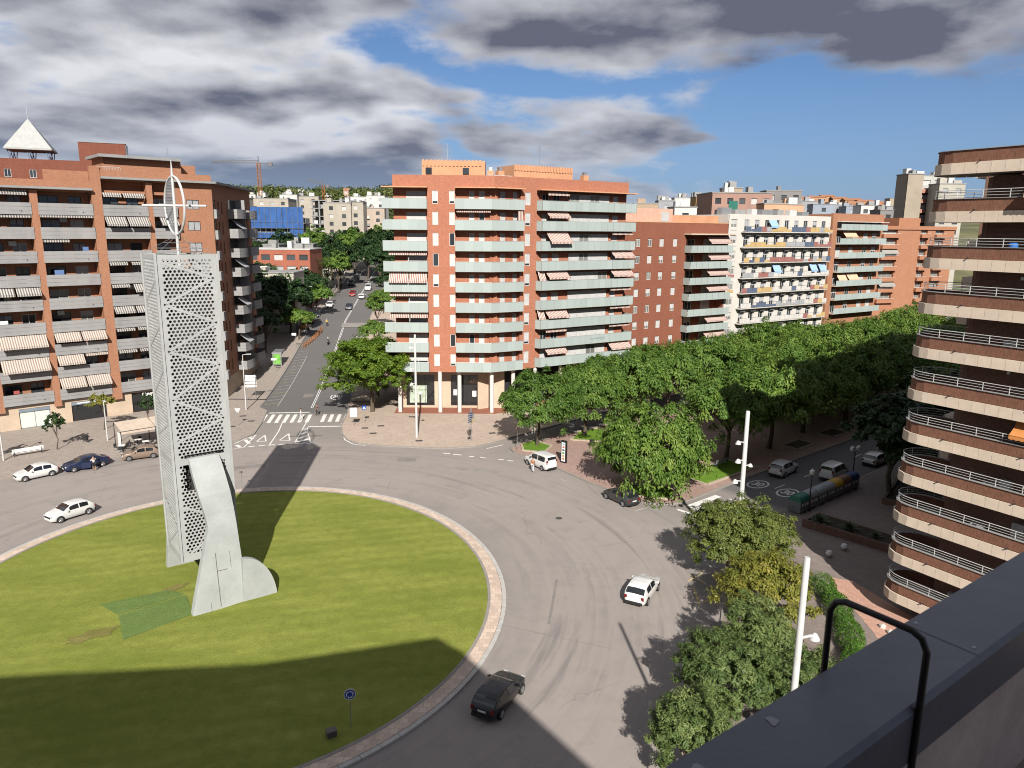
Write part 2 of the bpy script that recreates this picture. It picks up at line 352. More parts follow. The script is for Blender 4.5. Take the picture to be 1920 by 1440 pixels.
def road_material():
    mt = bpy.data.materials.new('asphalt'); mt.use_nodes = True; t = NT(mt.node_tree); b = t.n['Principled BSDF']
    tcn = t.new('ShaderNodeTexCoord'); v = tcn.outputs['Object']
    rel = t.vmath('SUBTRACT', v, (IC[0], IC[1], 0)); rad = t.vmath('LENGTH', rel)
    sp = t.new('ShaderNodeSeparateXYZ'); t.l.new(rel, sp.inputs[0]); ang = t.math('ARCTAN2', sp.outputs[1], sp.outputs[0])
    cb = t.new('ShaderNodeCombineXYZ'); t.l.new(t.math('MULTIPLY', rad, 0.8), cb.inputs[0]); t.l.new(t.math('MULTIPLY', ang, 1.6), cb.inputs[1])
    track = t.noise(cb.outputs[0], 1.0, 4, 0.6)              # wheel tracks run round the island
    inring = t.math('MULTIPLY', t.remap(rad, 21, 25, 0, 1), t.remap(rad, 36, 44, 1, 0))
    big = t.noise(v, 0.06, 5, 0.6); med = t.noise(v, 0.5, 5, 0.65); grain = t.noise(v, 28, 3, 0.7); blot = t.noise(v, 0.23, 6, 0.7, 0.6)
    cc = t.mix(t.remap(big, 0.35, 0.65), (0.25, 0.223, 0.207, 1), (0.20, 0.18, 0.168, 1))
    cc = t.mix(t.math('MULTIPLY', inring, t.remap(track, 0.3, 0.7, 0, 0.8)), cc, (0.305, 0.264, 0.24, 1))
    cc = t.mix(t.math('MULTIPLY', inring, t.remap(track, 0.55, 0.70, 0, 0.75)), cc, (0.145, 0.135, 0.132, 1))
    cc = t.mix(t.remap(med, 0.5, 0.8, 0, 0.3), cc, (0.11, 0.105, 0.105, 1))
    cc = t.mix(t.remap(blot, 0.66, 0.74, 0, 0.5), cc, (0.075, 0.07, 0.07, 1))
    spy = t.new('ShaderNodeSeparateXYZ'); t.l.new(v, spy.inputs[0])                       # the street is newer, darker asphalt
    st = t.math('MULTIPLY', t.remap(spy.outputs[1], 104, 107), t.remap(spy.outputs[0], -12, -10, 1, 0)); cc = t.mix(t.math('MULTIPLY', st, 0.75), cc, (0.085, 0.083, 0.085, 1))
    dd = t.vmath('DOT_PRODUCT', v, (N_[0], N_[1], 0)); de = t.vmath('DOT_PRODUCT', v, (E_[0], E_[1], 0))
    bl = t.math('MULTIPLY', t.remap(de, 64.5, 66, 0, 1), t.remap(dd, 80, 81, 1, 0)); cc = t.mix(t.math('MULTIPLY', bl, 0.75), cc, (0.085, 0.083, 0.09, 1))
    cc = t.mix(t.remap(grain, 0.3, 0.7, 0, 0.16), cc, (0.08, 0.08, 0.08, 1))
    vo = t.new('ShaderNodeTexVoronoi', feature='DISTANCE_TO_EDGE'); t.put(vo.inputs['Vector'], t.vmath('ADD', v, t.vmath('SCALE', t.noise(v, 0.4, 3), sc=3.0))); vo.inputs['Scale'].default_value = 0.085
    crack = t.math('MULTIPLY', t.math('LESS_THAN', vo.outputs['Distance'], 0.0035), t.remap(t.noise(v, 0.15, 2), 0.45, 0.55))
    cc = t.mix(t.math('MULTIPLY', crack, 0.2), cc, (0.045, 0.043, 0.042, 1))               # tar-filled cracks
    t.put(b.inputs['Base Color'], cc); b.inputs['Roughness'].default_value = 0.88; b.inputs['Specular IOR Level'].default_value = 0.3
    bn = t.new('ShaderNodeBump'); bn.inputs['Strength'].default_value = 0.25; bn.inputs['Distance'].default_value = 0.01; t.l.new(grain, bn.inputs['Height']); t.l.new(bn.outputs[0], b.inputs['Normal'])
    return mt
def tiles(name, c, size, var=0.1, joint=0.75, rough=0.85, ang=0.0):
    mt = bpy.data.materials.new(name); mt.use_nodes = True; t = NT(mt.node_tree); b = t.n['Principled BSDF']
    tcn = t.new('ShaderNodeTexCoord'); mp = t.new('ShaderNodeMapping'); mp.inputs['Rotation'].default_value = (0, 0, ang); t.l.new(tcn.outputs['Object'], mp.inputs[0])
    br = t.new('ShaderNodeTexBrick'); t.l.new(mp.outputs[0], br.inputs['Vector']); br.offset = 0.5
    br.inputs['Scale'].default_value = 1; br.inputs['Brick Width'].default_value = size; br.inputs['Row Height'].default_value = size; br.inputs['Mortar Size'].default_value = 0.014
    br.inputs['Color1'].default_value = c4(tuple(x * (1 - var) for x in c)); br.inputs['Color2'].default_value = c4(tuple(x * (1 + var) for x in c)); br.inputs['Mortar'].default_value = c4(tuple(x * joint for x in c))
    n = t.noise(tcn.outputs['Object'], 0.22, 6, 0.65); n2 = t.noise(tcn.outputs['Object'], 2.2, 5, 0.7)
    cc = t.mix(t.remap(n, 0.35, 0.7, 0, 0.4), br.outputs[0], c4(tuple(x * 0.72 for x in c)))
    cc = t.mix(t.remap(n2, 0.58, 0.75, 0, 0.35), cc, c4(tuple(x * 0.55 for x in c)))
    t.put(b.inputs['Base Color'], cc); b.inputs['Roughness'].default_value = rough; b.inputs['Specular IOR Level'].default_value = 0.3
    return mt
EARTH = mat('dry_earth', (0.16, 0.13, 0.09), 0.95, 0.3, 0.05, c2=(0.10, 0.13, 0.05))
ASPH = road_material()
T_LEFT = tiles('pavement_tile_grey', (0.285, 0.245, 0.215), 0.4); T_MID = tiles('pavement_tile_beige', (0.385, 0.31, 0.255), 0.4); T_PINK = tiles('pavement_tile_pink', (0.30, 0.205, 0.175), 0.4, ang=0.6)
T_BROWN = tiles('pavement_tile_brown', (0.20, 0.165, 0.15), 0.4, ang=0.75); KERB = mat('kerb_granite', (0.30, 0.275, 0.25), 0.85, 0.12, 2.0, fine=0.3)
KERBW = mat('kerb_white_paint', (0.50, 0.48, 0.45), 0.75, 0.12, 1.5, fine=0.35)
def big_ground():
    xs = list(np.arange(-1600, -160, 90)) + list(np.arange(-160, 201, 12)) + list(np.arange(240, 1700, 90)); ys = list(np.arange(-300, -40, 65)) + list(np.arange(-40, 421, 12)) + list(np.arange(450, 2000, 80))
    nx = len(xs); v = [(float(x), float(y), hgt(x, y) - 0.35) for y in ys for x in xs]
    f = [(j * nx + i, j * nx + i + 1, (j + 1) * nx + i + 1, (j + 1) * nx + i) for j in range(len(ys) - 1) for i in range(nx - 1)]
    me = bpy.data.meshes.new('ground'); me.from_pydata(v, [], f); me.materials.append(EARTH); return struct(put('ground', me))
big_ground()
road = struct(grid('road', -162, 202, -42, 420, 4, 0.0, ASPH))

def lawn_material(name, c, c2, bare):
    mt = bpy.data.materials.new(name); mt.use_nodes = True; t = NT(mt.node_tree); b = t.n['Principled BSDF']
    tcn = t.new('ShaderNodeTexCoord'); v = tcn.outputs['Object']
    st = t.vmath('MULTIPLY', v, (1.0, 3.2, 1.0)); n = t.noise(st, 0.11, 6, 0.6, 0.4); n2 = t.noise(v, 1.3, 6, 0.7); n3 = t.noise(v, 14, 4, 0.75); n4 = t.noise(t.vmath('ADD', v, (31, 7, 0)), 0.16, 5, 0.65)
    cc = t.mix(t.remap(n, 0.3, 0.7), c4(c), c4(c2))
    mow = t.math('SINE', t.math('MULTIPLY', t.math('ADD', t.vmath('DOT_PRODUCT', v, (-0.30, 0.954, 0)), t.math('MULTIPLY', n2, 0.5)), 4.2)); cc = t.mix(t.remap(mow, -0.6, 0.6, 0, 0.22), cc, c4(tuple(x * 0.7 for x in c)))      # mowing passes
    n5 = t.noise(v, 4.5, 4, 0.7); cc = t.mix(t.remap(n5, 0.42, 0.7, 0, 0.4), cc, c4(tuple(x * 0.6 for x in c2)))
    cc = t.mix(t.remap(n2, 0.4, 0.7, 0, 0.5), cc, c4(tuple(x * 0.62 for x in c)))
    cc = t.mix(t.remap(n3, 0.35, 0.7, 0, 0.62), cc, c4(tuple(x * 0.55 for x in c2))); cc = t.mix(t.remap(n4, 0.66, 0.78, 0, 0.35), cc, c4(bare))
    t.put(b.inputs['Base Color'], cc); b.inputs['Roughness'].default_value = 0.95; b.inputs['Specular IOR Level'].default_value = 0.1
    bn = t.new('ShaderNodeBump'); bn.inputs['Strength'].default_value = 0.9; bn.inputs['Distance'].default_value = 0.06; t.l.new(n3, bn.inputs['Height']); t.l.new(bn.outputs[0], b.inputs['Normal'])
    return mt
GRASS = lawn_material('lawn_grass', (0.150, 0.188, 0.028), (0.275, 0.295, 0.066), (0.24, 0.185, 0.07))
GRASS2 = lawn_material('verge_grass', (0.10, 0.20, 0.02), (0.16, 0.27, 0.035), (0.16, 0.14, 0.05))
def ring(name, o0, o1, z0, z1, mt, n=180, zt=None):
    b = MB()
    for i in range(n):
        a, c = 2 * math.pi * i / n, 2 * math.pi * (i + 1) / n
        p, q, r_, s_ = isl(a, o0), isl(c, o0), isl(c, o1), isl(a, o1)
        b.poly([(*p, z1), (*s_, zt or z1), (*r_, zt or z1), (*q, z1)]); b.poly([(*s_, z0), (*r_, z0), (*r_, zt or z1), (*s_, zt or z1)]); b.poly([(*q, z0), (*p, z0), (*p, z1), (*q, z1)])
    return b.build(name, mt)
def island():
    b = MB(); NR, NA = 14, 120; v = []; rows = []
    v.append((IC[0], IC[1], 0.60))
    for i in range(1, NR + 1):
        for j in range(NA):
            th = 2 * math.pi * j / NA; e = isl(th, -1.38); t_ = i / NR
            v.append((IC[0] + (e[0] - IC[0]) * t_, IC[1] + (e[1] - IC[1]) * t_, 0.14 + 0.22 * (1 - t_ ** 2) + 0.02 * math.sin(7 * th + 5 * t_)))
    f = [(0, 1 + j, 1 + (j + 1) % NA) for j in range(NA)]
    for i in range(NR - 1):
        for j in range(NA): a = 1 + i * NA; q = (j + 1) % NA; f.append((a + j, a + NA + j, a + NA + q, a + q))
    v[0] = (IC[0], IC[1], 0.36)
    me = bpy.data.meshes.new('lawn'); me.from_pydata(v, [], f); me.materials.append(GRASS); me.polygons.foreach_set('use_smooth', [True] * len(f))
    return struct(put('lawn', me))
lawn = island()
def lz(x, y):
    th = math.atan2(y - IC[1], x - IC[0]); e = isl(th, -1.38); t_ = math.hypot(x - IC[0], y - IC[1]) / math.hypot(e[0] - IC[0], e[1] - IC[1]); return 0.14 + 0.22 * (1 - t_ ** 2)
isle = struct(ring('island_pavement', -1.16, -0.32, 0.0, 0.15, None or tiles('crazy_paving', (0.47, 0.375, 0.305), 0.45, 0.16, 0.7)))
o = ring('inner_edging', -1.38, -1.16, 0.0, 0.17, KERB); o.parent = isle
kst = {}
NK = 118
for i in range(NK):                                          # the white kerb stones round the island, one by one
    a, c = 2 * math.pi * i / NK, 2 * math.pi * (i + 1) / NK; pa, pc = Vector(isl(a, -0.14)), Vector(isl(c, -0.14))
    if pa.y < 26 and pa.x < -5: continue
    d = pc - pa; key = round(d.length - 0.03, 1)
    if key not in kst:
        L = key; kst[key] = MB().box(-L / 2, L / 2, -0.15, 0.15, 0.0, 0.14).poly([(-L / 2, 0.15, 0.14), (L / 2, 0.15, 0.14), (L / 2, 0.17, 0), (-L / 2, 0.17, 0)]).mesh('kerb_stone', KERBW)
    put('kerb_stone', kst[key], isle, (*((pa + pc) / 2), random.uniform(-0.006, 0.006)), math.atan2(d.y, d.x))
# darker new turf laid beside the sculpture, and a small access hatch
TURF = lawn_material('new_turf', (0.125, 0.195, 0.050), (0.155, 0.22, 0.068), (0.16, 0.20, 0.06))
for pts in ([(-25.5, 43.8), (-22.3, 47.1), (-24.0, 49.9), (-27.4, 46.9)], [(-27.5, 47.0), (-24.1, 49.98), (-25.6, 50.6), (-29.6, 48.4)]):
    b = MB(); b.poly([(x, y, lz(x, y) + 0.03) for x, y in pts]); b.build('turf_patch', TURF, lawn)
BARE = lawn_material('bare_soil_patch', (0.165, 0.165, 0.04), (0.24, 0.21, 0.075), (0.28, 0.22, 0.10))
for cx, cy_, rx, ry, an, se in ((-27.9, 44.4, 1.7, 0.7, 0.6, 1), (-25.3, 50.9, 1.0, 0.5, 0.9, 2)):
    rr = random.Random(se); b = MB(); pts = []
    for j in range(26):
        th = 2 * math.pi * j / 26; q = 1 + rr.uniform(-0.35, 0.2); x, y = rx * q * math.cos(th), ry * q * math.sin(th); x, y = cx + x * math.cos(an) - y * math.sin(an), cy_ + x * math.sin(an) + y * math.cos(an); pts.append((x, y, lz(x, y) + 0.022))
    b.poly(pts); b.build('worn_patch', BARE, lawn)

def slab(name, pts, mt, z=0.14, kerb=True, kw=0.16):
    """a raised pavement with its kerb; follows flat ground"""
    b = MB().prism(pts, -0.3, z); o = struct(b.build(name, mt))
    if kerb:
        kb = MB(); n = len(pts)
        for i in range(n - 1):
            p, q = Vector(pts[i]), Vector(pts[i + 1]); d = q - p; L = d.length
            if L < 0.05 or L > 60: continue
            d /= L; nn = Vector((-d.y, d.x)); m_ = max(1, round(L / 1.0))
            for j in range(m_):
                a, c = p + d * (L * j / m_ + 0.01), p + d * (L * (j + 1) / m_ - 0.01)
                kb.prism([tuple(a - nn * 0.02), tuple(c - nn * 0.02), tuple(c + nn * kw), tuple(a + nn * kw)], -0.05, z + 0.012)
        q = kb.build('kerb', KERB, o); q['kind'] = 'stuff'
    return o
slab('pavement_left', [(-160, -20), (-100, 20), (-78, 48), (-66, 62.5), (-59.5, 70), (-53.8, 76.4), (-50, 80.5), (-46, 84.4), (-41, 87.6), (-37.2, 89.4), (-35.2, 91.2), (-34.3, 94.3), (-35.2, 100), (-36.7, 107), (-38.6, 109.2), (-39.3, 114), (-160, 114)], T_LEFT)
slab('pavement_middle', [(200, 262), (-25.8, 113), (-24.6, 106.3), (-23.8, 98.7), (-22.7, 94.6), (-21.4, 91.8), (-19.6, 90.3), (-16, 89.3), (-8.6, 88.4), (-4.5, 89.4), (-2, 91.4), (0.0, 93.6), SN(72, 73), SN(90, 74.5), SN(120, 74.5), SN(150, 74.5), SN(200, 74.5)], T_MID)
boul = slab('boulevard_walk', [SN(205, 69), SN(150, 69), SN(100, 69), (-0.2, 88.9), (0.3, 87), (3.3, 83.7), (5.1, 81.2), (8.77, 75.8), (12, 71.8), (13.6, 70.3), (15.2, 69.8), (17, 70.2), (18.8, 71.5), (22.5, 74.8), SN(72, 43), SN(100, 43), SN(150, 43), SN(205, 43)], T_PINK)
slab('pavement_right', [(260, 262), SN(200, 35), SN(150, 35), SN(100, 35), SN(65, 35), (25, 67.4), (22.6, 65.4), (20.2, 62), (17.6, 55.5), (14.8, 47), (12, 38), (9, 30), (6.5, 20), (4, 5), (2, -30), (260, -30)], T_BROWN)
def ribbon(name, f_l, f_r, y0, y1, st, dz, mt, kerb_side=None):
    b = MB(); ys = np.arange(y0, y1 + 0.1, st)
    for a, c in zip(ys[:-1], ys[1:]):
        pl, ql, pr_, qr = f_l(a), f_l(c), f_r(a), f_r(c); z = lambda x, y: hgt(x, y) + dz
        b.poly([(pl, a, z(pl, a)), (pr_, a, z(pr_, a)), (qr, c, z(qr, c)), (ql, c, z(ql, c))])
        for xx, yy, flip in ((pl, ql, 0), (pr_, qr, 1)): b.poly([(xx, a, z(xx, a) - 0.3), (yy, c, z(yy, c) - 0.3), (yy, c, z(yy, c)), (xx, a, z(xx, a))])
    return b.build(name, mt)
LK = lambda y: -38.6 - 0.147 * (y - 109) if y < 181 else -49.2 - 0.10 * (y - 181)
RK = lambda y: -25.6 - 0.147 * (y - 113) if y < 181 else -35.6 - 0.10 * (y - 181)
CLN = lambda y: -30.6 - 0.150 * (y - 109) if y < 181 else -41.4 - 0.10 * (y - 181)
sp_ = struct(ribbon('pavement_street_left', lambda y: LK(y) - 30, LK, 114, 330, 6, 0.14, T_LEFT))
o = ribbon('kerb', lambda y: LK(y) - 0.1, lambda y: LK(y) + 0.12, 114, 330, 6, 0.155, KERB); o.parent = sp_
sp2 = struct(ribbon('pavement_street_right', RK, lambda y: RK(y) + 26, 113, 330, 6, 0.14, T_MID))
o = ribbon('kerb', lambda y: RK(y) - 0.12, lambda y: RK(y) + 0.1, 113, 330, 6, 0.155, KERB); o.parent = sp2

# ---------------------------------------------------------------- road markings (thin paint sheets)
def worn_paint(name, c, wear=0.5):
    mt = bpy.data.materials.new(name); mt.use_nodes = True; t = NT(mt.node_tree); b = t.n['Principled BSDF']
    tcn = t.new('ShaderNodeTexCoord'); n = t.noise(tcn.outputs['Object'], 2.5, 6, 0.75)
    t.put(b.inputs['Base Color'], t.mix(t.remap(n, 0.48, 0.68, 0, wear), c4(c), (0.16, 0.15, 0.145, 1))); b.inputs['Roughness'].default_value = 0.8
    return mt
RP = worn_paint('road_paint_white', (0.62, 0.61, 0.59)); RPY = worn_paint('road_paint_yellow', (0.45, 0.36, 0.14), 0.9); RPF = worn_paint('road_paint_faded', (0.40, 0.39, 0.375), 0.9)
def stroke(name, pts, w_, mt, z=0.006):
    b = MB(); P_ = [Vector(p) for p in pts]; L, Rr = [], []
    for i, p in enumerate(P_):
        d = (P_[min(i + 1, len(P_) - 1)] - P_[max(0, i - 1)]).normalized(); nn = Vector((-d.y, d.x)) * w_ / 2; L.append(p + nn); Rr.append(p - nn)
    for i in range(len(P_) - 1): b.poly([(q.x, q.y, hgt(q.x, q.y) + z) for q in (Rr[i], Rr[i + 1], L[i + 1], L[i])])
    return b.build(name, mt, road)
MARKS = {
    'stop_line': [([(-36.08, 105.85), (-30.24, 106.53)], 0.4), ([(-28.26, 98.47), (-23.73, 98.88)], 0.4)],
    'lane_line': [([(-32.42, 100.15), (-31.59, 95.88), (-30.76, 89.54)], 0.15), ([(-29.16, 100.79), (-27.8, 90.27)], 0.15), ([(-28.25, 97.97), (-27.36, 95.05), (-25.71, 90.42)], 0.15), ([(-27.8, 90.27), (-25.71, 90.42)], 0.2), ([(-35.35, 90.04), (-34.8, 92.26), (-34.04, 93.89)], 0.15), ([(-34.78, 87.54), (-33.6, 88.4), (-33.99, 94.13)], 0.15), ([(-24.06, 100.43), (-22.97, 95.67), (-21.65, 92.0), (-20.28, 90.29), (-18.75, 89.69), (-18.53, 91.74)], 0.15), ([(-21.25, 92.46), (-20.51, 91.37), (-18.56, 91.56)], 0.15)],
    'gore_stripe': [([(-28.36, 96.47), (-28.18, 97.47)], 0.5), ([(-28.15, 94.55), (-27.71, 96.0)], 0.5), ([(-27.94, 92.48), (-27.13, 94.35)], 0.5), ([(-27.74, 90.93), (-26.5, 92.52)], 0.5), ([(-26.84, 90.39), (-26.05, 91.33)], 0.4), ([(-34.88, 89.41), (-34.01, 88.39)], 0.45), ([(-34.64, 91.82), (-33.53, 90.1)], 0.45), ([(-34.38, 92.87), (-33.72, 92.07)], 0.4)],
    'give_way_dash': [([(-33.1, 88.71), (-32.44, 89.06)], 0.3), ([(-32.01, 89.16), (-31.27, 89.39)], 0.3), ([(-30.86, 89.45), (-30.08, 89.69)], 0.3), ([(-29.69, 89.83), (-28.93, 90.02)], 0.3), ([(-28.49, 90.12), (-27.9, 90.27)], 0.3)],
    'edge_dash': [([(-8.4, 86.77), (-7.56, 86.59)], 0.25), ([(-7.13, 86.33), (-6.08, 86.02)], 0.25), ([(-5.14, 85.57), (-4.52, 85.39)], 0.25), ([(-3.8, 85.21), (-2.98, 84.9)], 0.2), ([(-1.56, 84.41), (-0.86, 84.24)], 0.25), ([(-0.46, 83.99), (0.24, 83.81)], 0.25), ([(-3.12, 88.83), (-1.05, 90.58)], 0.15)],
    'right_crossing': [([(17.8, 69.42), (21.68, 72.65)], 0.75), ([(18.35, 68.54), (20.42, 70.36)], 0.75), ([(16.54, 68.75), (19.05, 65.96)], 0.4), ([(22.52, 71.78), (23.38, 70.81)], 0.3), ([(18.53, 68.51), (19.16, 69.27)], 0.8)],
    'tri': [([(-32.9, 91.12), (-31.76, 91.24)], 0.18), ([(-31.76, 91.24), (-32.82, 94.07)], 0.18), ([(-32.82, 94.07), (-32.9, 91.12)], 0.18), ([(-30.13, 91.74), (-28.81, 91.69)], 0.18), ([(-28.81, 91.69), (-29.89, 94.88)], 0.18), ([(-29.89, 94.88), (-30.13, 91.74)], 0.18)],
    'parking_line': [([(14.41, 54.56), (15.28, 53.12)], 0.12), ([(14.23, 52.57), (14.01, 49.67)], 0.15), ([(14.34, 50.07), (15.57, 51.07)], 0.12), ([(14.02, 53.45), (15.72, 55.15)], 0.12)],
    'bay_line': [([(12.31, 68.29), (13.64, 69.21)], 0.12), ([(14.17, 68.7), (14.89, 68.87)], 0.12), ([(5.49, 77.48), (6.05, 76.71)], 0.1)],
}
NM = {'tri': 'give_way_triangle', 'right_crossing': 'crossing_stripe', 'bay_line': 'bay_line', 'parking_line': 'parking_line'}
for kname, lst in MARKS.items():
    for n_, (pts, wd) in enumerate(lst): stroke(NM.get(kname, kname), pts, wd, RPY if kname == 'parking_line' else (RPF if kname == 'bay_line' else RP), 0.006 + 0.003 * (n_ % 3))
for i in range(12):                                          # zebra across the street
    t_ = i / 11; a = Vector((-35.45, 100.1)).lerp(Vector((-23.9, 101.4)), t_); c = Vector((-36.2, 104.9)).lerp(Vector((-24.4, 105.5)), t_)
    if i == 7: continue
    stroke('zebra_stripe', [a, c], 0.52, RP, 0.006)
for off in (-0.13, 0.13): stroke('centre_line', [(CLN(y) + off, y) for y in range(109, 290, 6)], 0.11, RP, 0.02)
for i in range(17):                                          # hatched parking lane on the left of the street
    y = 111 + i * 2.4; stroke('bay_hatch', [(LK(y) + 0.5, y), (LK(y + 1.3) + 2.5, y + 1.2)], 0.1, RPF if i % 3 else RPY, 0.012)
stroke('bay_edge', [(LK(y) + 2.6, y) for y in range(110, 152, 6)], 0.1, RPF, 0.015)
for s0 in range(70, 150, 6): stroke('lane_dash', [SN(s0, 39.2), SN(s0 + 2, 39.2)], 0.12, RP)
def disc30(x, y, rad, rz, sy):
    """painted 30 speed roundel, stretched along the lane"""
    b = MB(); n = 28; z = hgt(x, y) + 0.012
    for i in range(n):
        a, c = 2 * math.pi * i / n, 2 * math.pi * (i + 1) / n; ri = 0.82
        b.poly([(rad * ri * math.cos(a), rad * sy * ri * math.sin(a), 0), (rad * math.cos(a), rad * sy * math.sin(a), 0), (rad * math.cos(c), rad * sy * math.sin(c), 0), (rad * ri * math.cos(c), rad * sy * ri * math.sin(c), 0)])
    o = b.build('speed_roundel', RP, road, (x, y, z + 0.012), rz); o['label'] = 'painted roundel with the number 30'
    t_ = text_part('numerals', '30', rad * 1.15, RP, o, (0, 0, 0.002), (0, 0, 0), 0.002, 0.03); t_.scale = (1.0, sy, 1)
disc30(-28.6, 116.5, 0.95, R(8.4), 2.4); disc30(27.0, 76.3, 1.05, R(-50), 1.5); disc30(29.3, 73.7, 1.05, R(-50), 1.5)
# planting beds on the boulevard walk, set in low kerbs
def bed(pts, mt, z=0.2, kh=0.30, parent=None):
    b = MB().poly([(x, y, z) for x, y in pts]); o = b.build('grass_bed', mt, boul)
    kb = MB(); n = len(pts)
    for i in range(n):
        p, q = Vector(pts[i]), Vector(pts[(i + 1) % n]); d = q - p; L = d.length; d /= L; nn = Vector((d.y, -d.x)); m_ = max(1, round(L / 0.9))
        for j in range(m_): a, c = p + d * (L * j / m_ + 0.012), p + d * (L * (j + 1) / m_ - 0.012); kb.prism([tuple(a), tuple(c), tuple(c + nn * 0.28), tuple(a + nn * 0.28)], 0.1, kh)
    kk = kb.build('bed_kerb', CREAMK, boul); kk['kind'] = 'stuff'
CREAMK = mat('bed_kerb_stone', (0.46, 0.38, 0.29), 0.85, 0.12, 2.0, fine=0.3)
bed([SN(60.5, 45), SN(69.5, 45), SN(69.5, 49.5), SN(60.5, 49.5)][::-1] if False else [(21.2, 75.7), (28.6, 81.9), (25.9, 84.4), (19.3, 78.4)], GRASS2)
bed([(14.2, 71.4), (16.3, 71.2), (17.3, 72.6), (16.8, 74.6), (14.6, 75.4), (12.4, 74.6), (12.3, 72.8)], GRASS2)
bed([(1.6, 87.6), (4.0, 87.0), (5.0, 89.6), (3.0, 92.0), (1.4, 90.4)], GRASS2)
bed([(8.0, 92.6), (11.6, 92.0), (14.4, 95.4), (12.0, 98.2), (9.2, 96.4)], GRASS2)
for s0 in (96, 106, 116): bed([SN(s0, 64), SN(s0 + 5, 64), SN(s0 + 5, 67.6), SN(s0, 67.6)], GRASS2)
# repairs, drains and covers let into the road
PATCH = mat('asphalt_repair', (0.245, 0.222, 0.208), 0.9, 0.15, 0.8, 0.2, 30, fine=0.3); PATCH2 = mat('asphalt_repair_pale', (0.30, 0.275, 0.255), 0.9, 0.15, 0.8, fine=0.3); IRON = mat('iron_cover_road', (0.07, 0.066, 0.063), 0.7, 0.2)
for i_, (px_, py_, lx, ly, an) in enumerate(((-4.5, 80.4, 6.5, 0.9, 168), (-31.0, 80.6, 5.0, 1.2, 20), (-44.6, 70.0, 3.4, 1.6, 52), (-12.5, 84.0, 2.2, 1.4, 5), (3.2, 50.2, 6.8, 0.2, 82), (-33.4, 118, 1.6, 5.0, 8), (-36.6, 176, 9.0, 5.0, 8))):
    b = MB().poly([(-lx / 2, -ly / 2, 0), (lx / 2, -ly / 2, 0), (lx / 2, ly / 2, 0), (-lx / 2, ly / 2, 0)]); q_ = b.build('asphalt_patch', PATCH2 if i_ in (0, 2, 6) else PATCH, road, (px_, py_, hgt(px_, py_) + 0.005 + (0.05 if py_ > 150 else 0)), R(an)); q_.rotation_euler = (math.atan(0.085) if py_ > 130 else 0, 0, R(an))
for px_, py_ in ((4.6, 66.2), (-36.8, 76.4), (-29.3, 112.5)): b = MB().lathe([(0.33, 0), (0.33, 0.006)], 20).build('manhole_cover', IRON, road, (px_, py_, hgt(px_, py_) + 0.003))
for s0 in range(85, 130, 9): bed([SN(s0, 45.0), SN(s0 + 4, 45.0), SN(s0 + 4, 47.0), SN(s0, 47.0)], mat('bed_soil', (0.09, 0.07, 0.05), 0.95, 0.3, 2))
# ---------------------------------------------------------------- the perforated tower on two curved legs
TOWERP = mat('tower_white_steel', (0.41, 0.42, 0.415), 0.6, 0.1, 0.5, fine=0.15)
LEGC = mat('leg_grey_concrete', (0.375, 0.395, 0.385), 0.75, 0.14, 0.5, 0.15, 12, fine=0.15)
TANG = R(37.85); TW, TZ0, TZ1 = 3.97, 3.28, 25.2
tower = thing('tower_sculpture', 'tall white perforated square tower hung between curved concrete legs on the lawn', 'sculpture', (-23.67, 49.06, 0), TANG)
def perf_panel(opening):
    """sheet with real round holes in staggered rows; margins and cross bars are solid"""
    b = MB(); W_, H_ = TW, TZ1 - TZ0; px, pz = 0.272, 0.240; rh = 0.097; nseg = 10
    nx = int((W_ - 0.44) / px); x0 = (W_ - nx * px) / 2; nz = int((H_ - 0.5) / pz); z0 = (H_ - nz * pz) / 2
    def quad(xa, xb, za, zb): b.poly([(xa, 0, za), (xb, 0, za), (xb, 0, zb), (xa, 0, zb)])
    for j in range(nz):
        za = z0 + j * pz; sh = px / 2 if j % 2 else 0.0; n_ = nx - 1 if j % 2 else nx; zw = za + TZ0
        if sh: quad(x0, x0 + sh, za, za + pz); quad(x0 + nx * px - sh, x0 + nx * px, za, za + pz)
        if j in (0, 29, 30): quad(x0 + sh, x0 + sh + n_ * px, za, za + pz); continue
        for i in range(n_):
            xa = x0 + sh + i * px
            if opening and xa + px > 0.86 and xa < 3.22 and zw < 11.0 and zw + pz > 8.6: continue
            cx = xa + px / 2; cz = za + pz / 2
            hl = [(cx + rh * math.cos(2 * math.pi * (s_ + 0.5) / nseg), 0, cz + rh * math.sin(2 * math.pi * (s_ + 0.5) / nseg)) for s_ in range(nseg)]
            n = len(b.v); b.v += [(xa, 0, za), (xa + px, 0, za), (xa + px, 0, za + pz), (xa, 0, za + pz)] + hl
            cang = [math.atan2(q[2] - cz, q[0] - cx) % (2 * math.pi) for q in b.v[n:n + 4]]
            near = [min(range(4), key=lambda c: abs((2 * math.pi * (s_ + 0.5) / nseg - cang[c] + math.pi) % (2 * math.pi) - math.pi)) for s_ in range(nseg)]
            for s_ in range(nseg):
                t_ = (s_ + 1) % nseg; h0, h1 = n + 4 + s_, n + 4 + t_
                if near[s_] == near[t_]: b.f.append((h1, h0, n + near[s_]))
                else: b.f.append((h1, h0, n + near[s_], n + near[t_]))
                p, q = hl[s_], hl[t_]; m_ = len(b.v); b.v += [p, q, (q[0], 0.04, q[2]), (p[0], 0.04, p[2])]; b.f.append((m_, m_ + 1, m_ + 2, m_ + 3))
    x1, z1 = x0 + nx * px, z0 + nz * pz
    for (a, c, d, e) in ((0, x0, 0, H_), (x1, W_, 0, H_), (x0, x1, 0, z0), (x0, x1, z1, H_)): quad(a, c, d, e)
    return b.mesh('perforated_panel', TOWERP)
pm_open, pm = perf_panel(True), perf_panel(False)
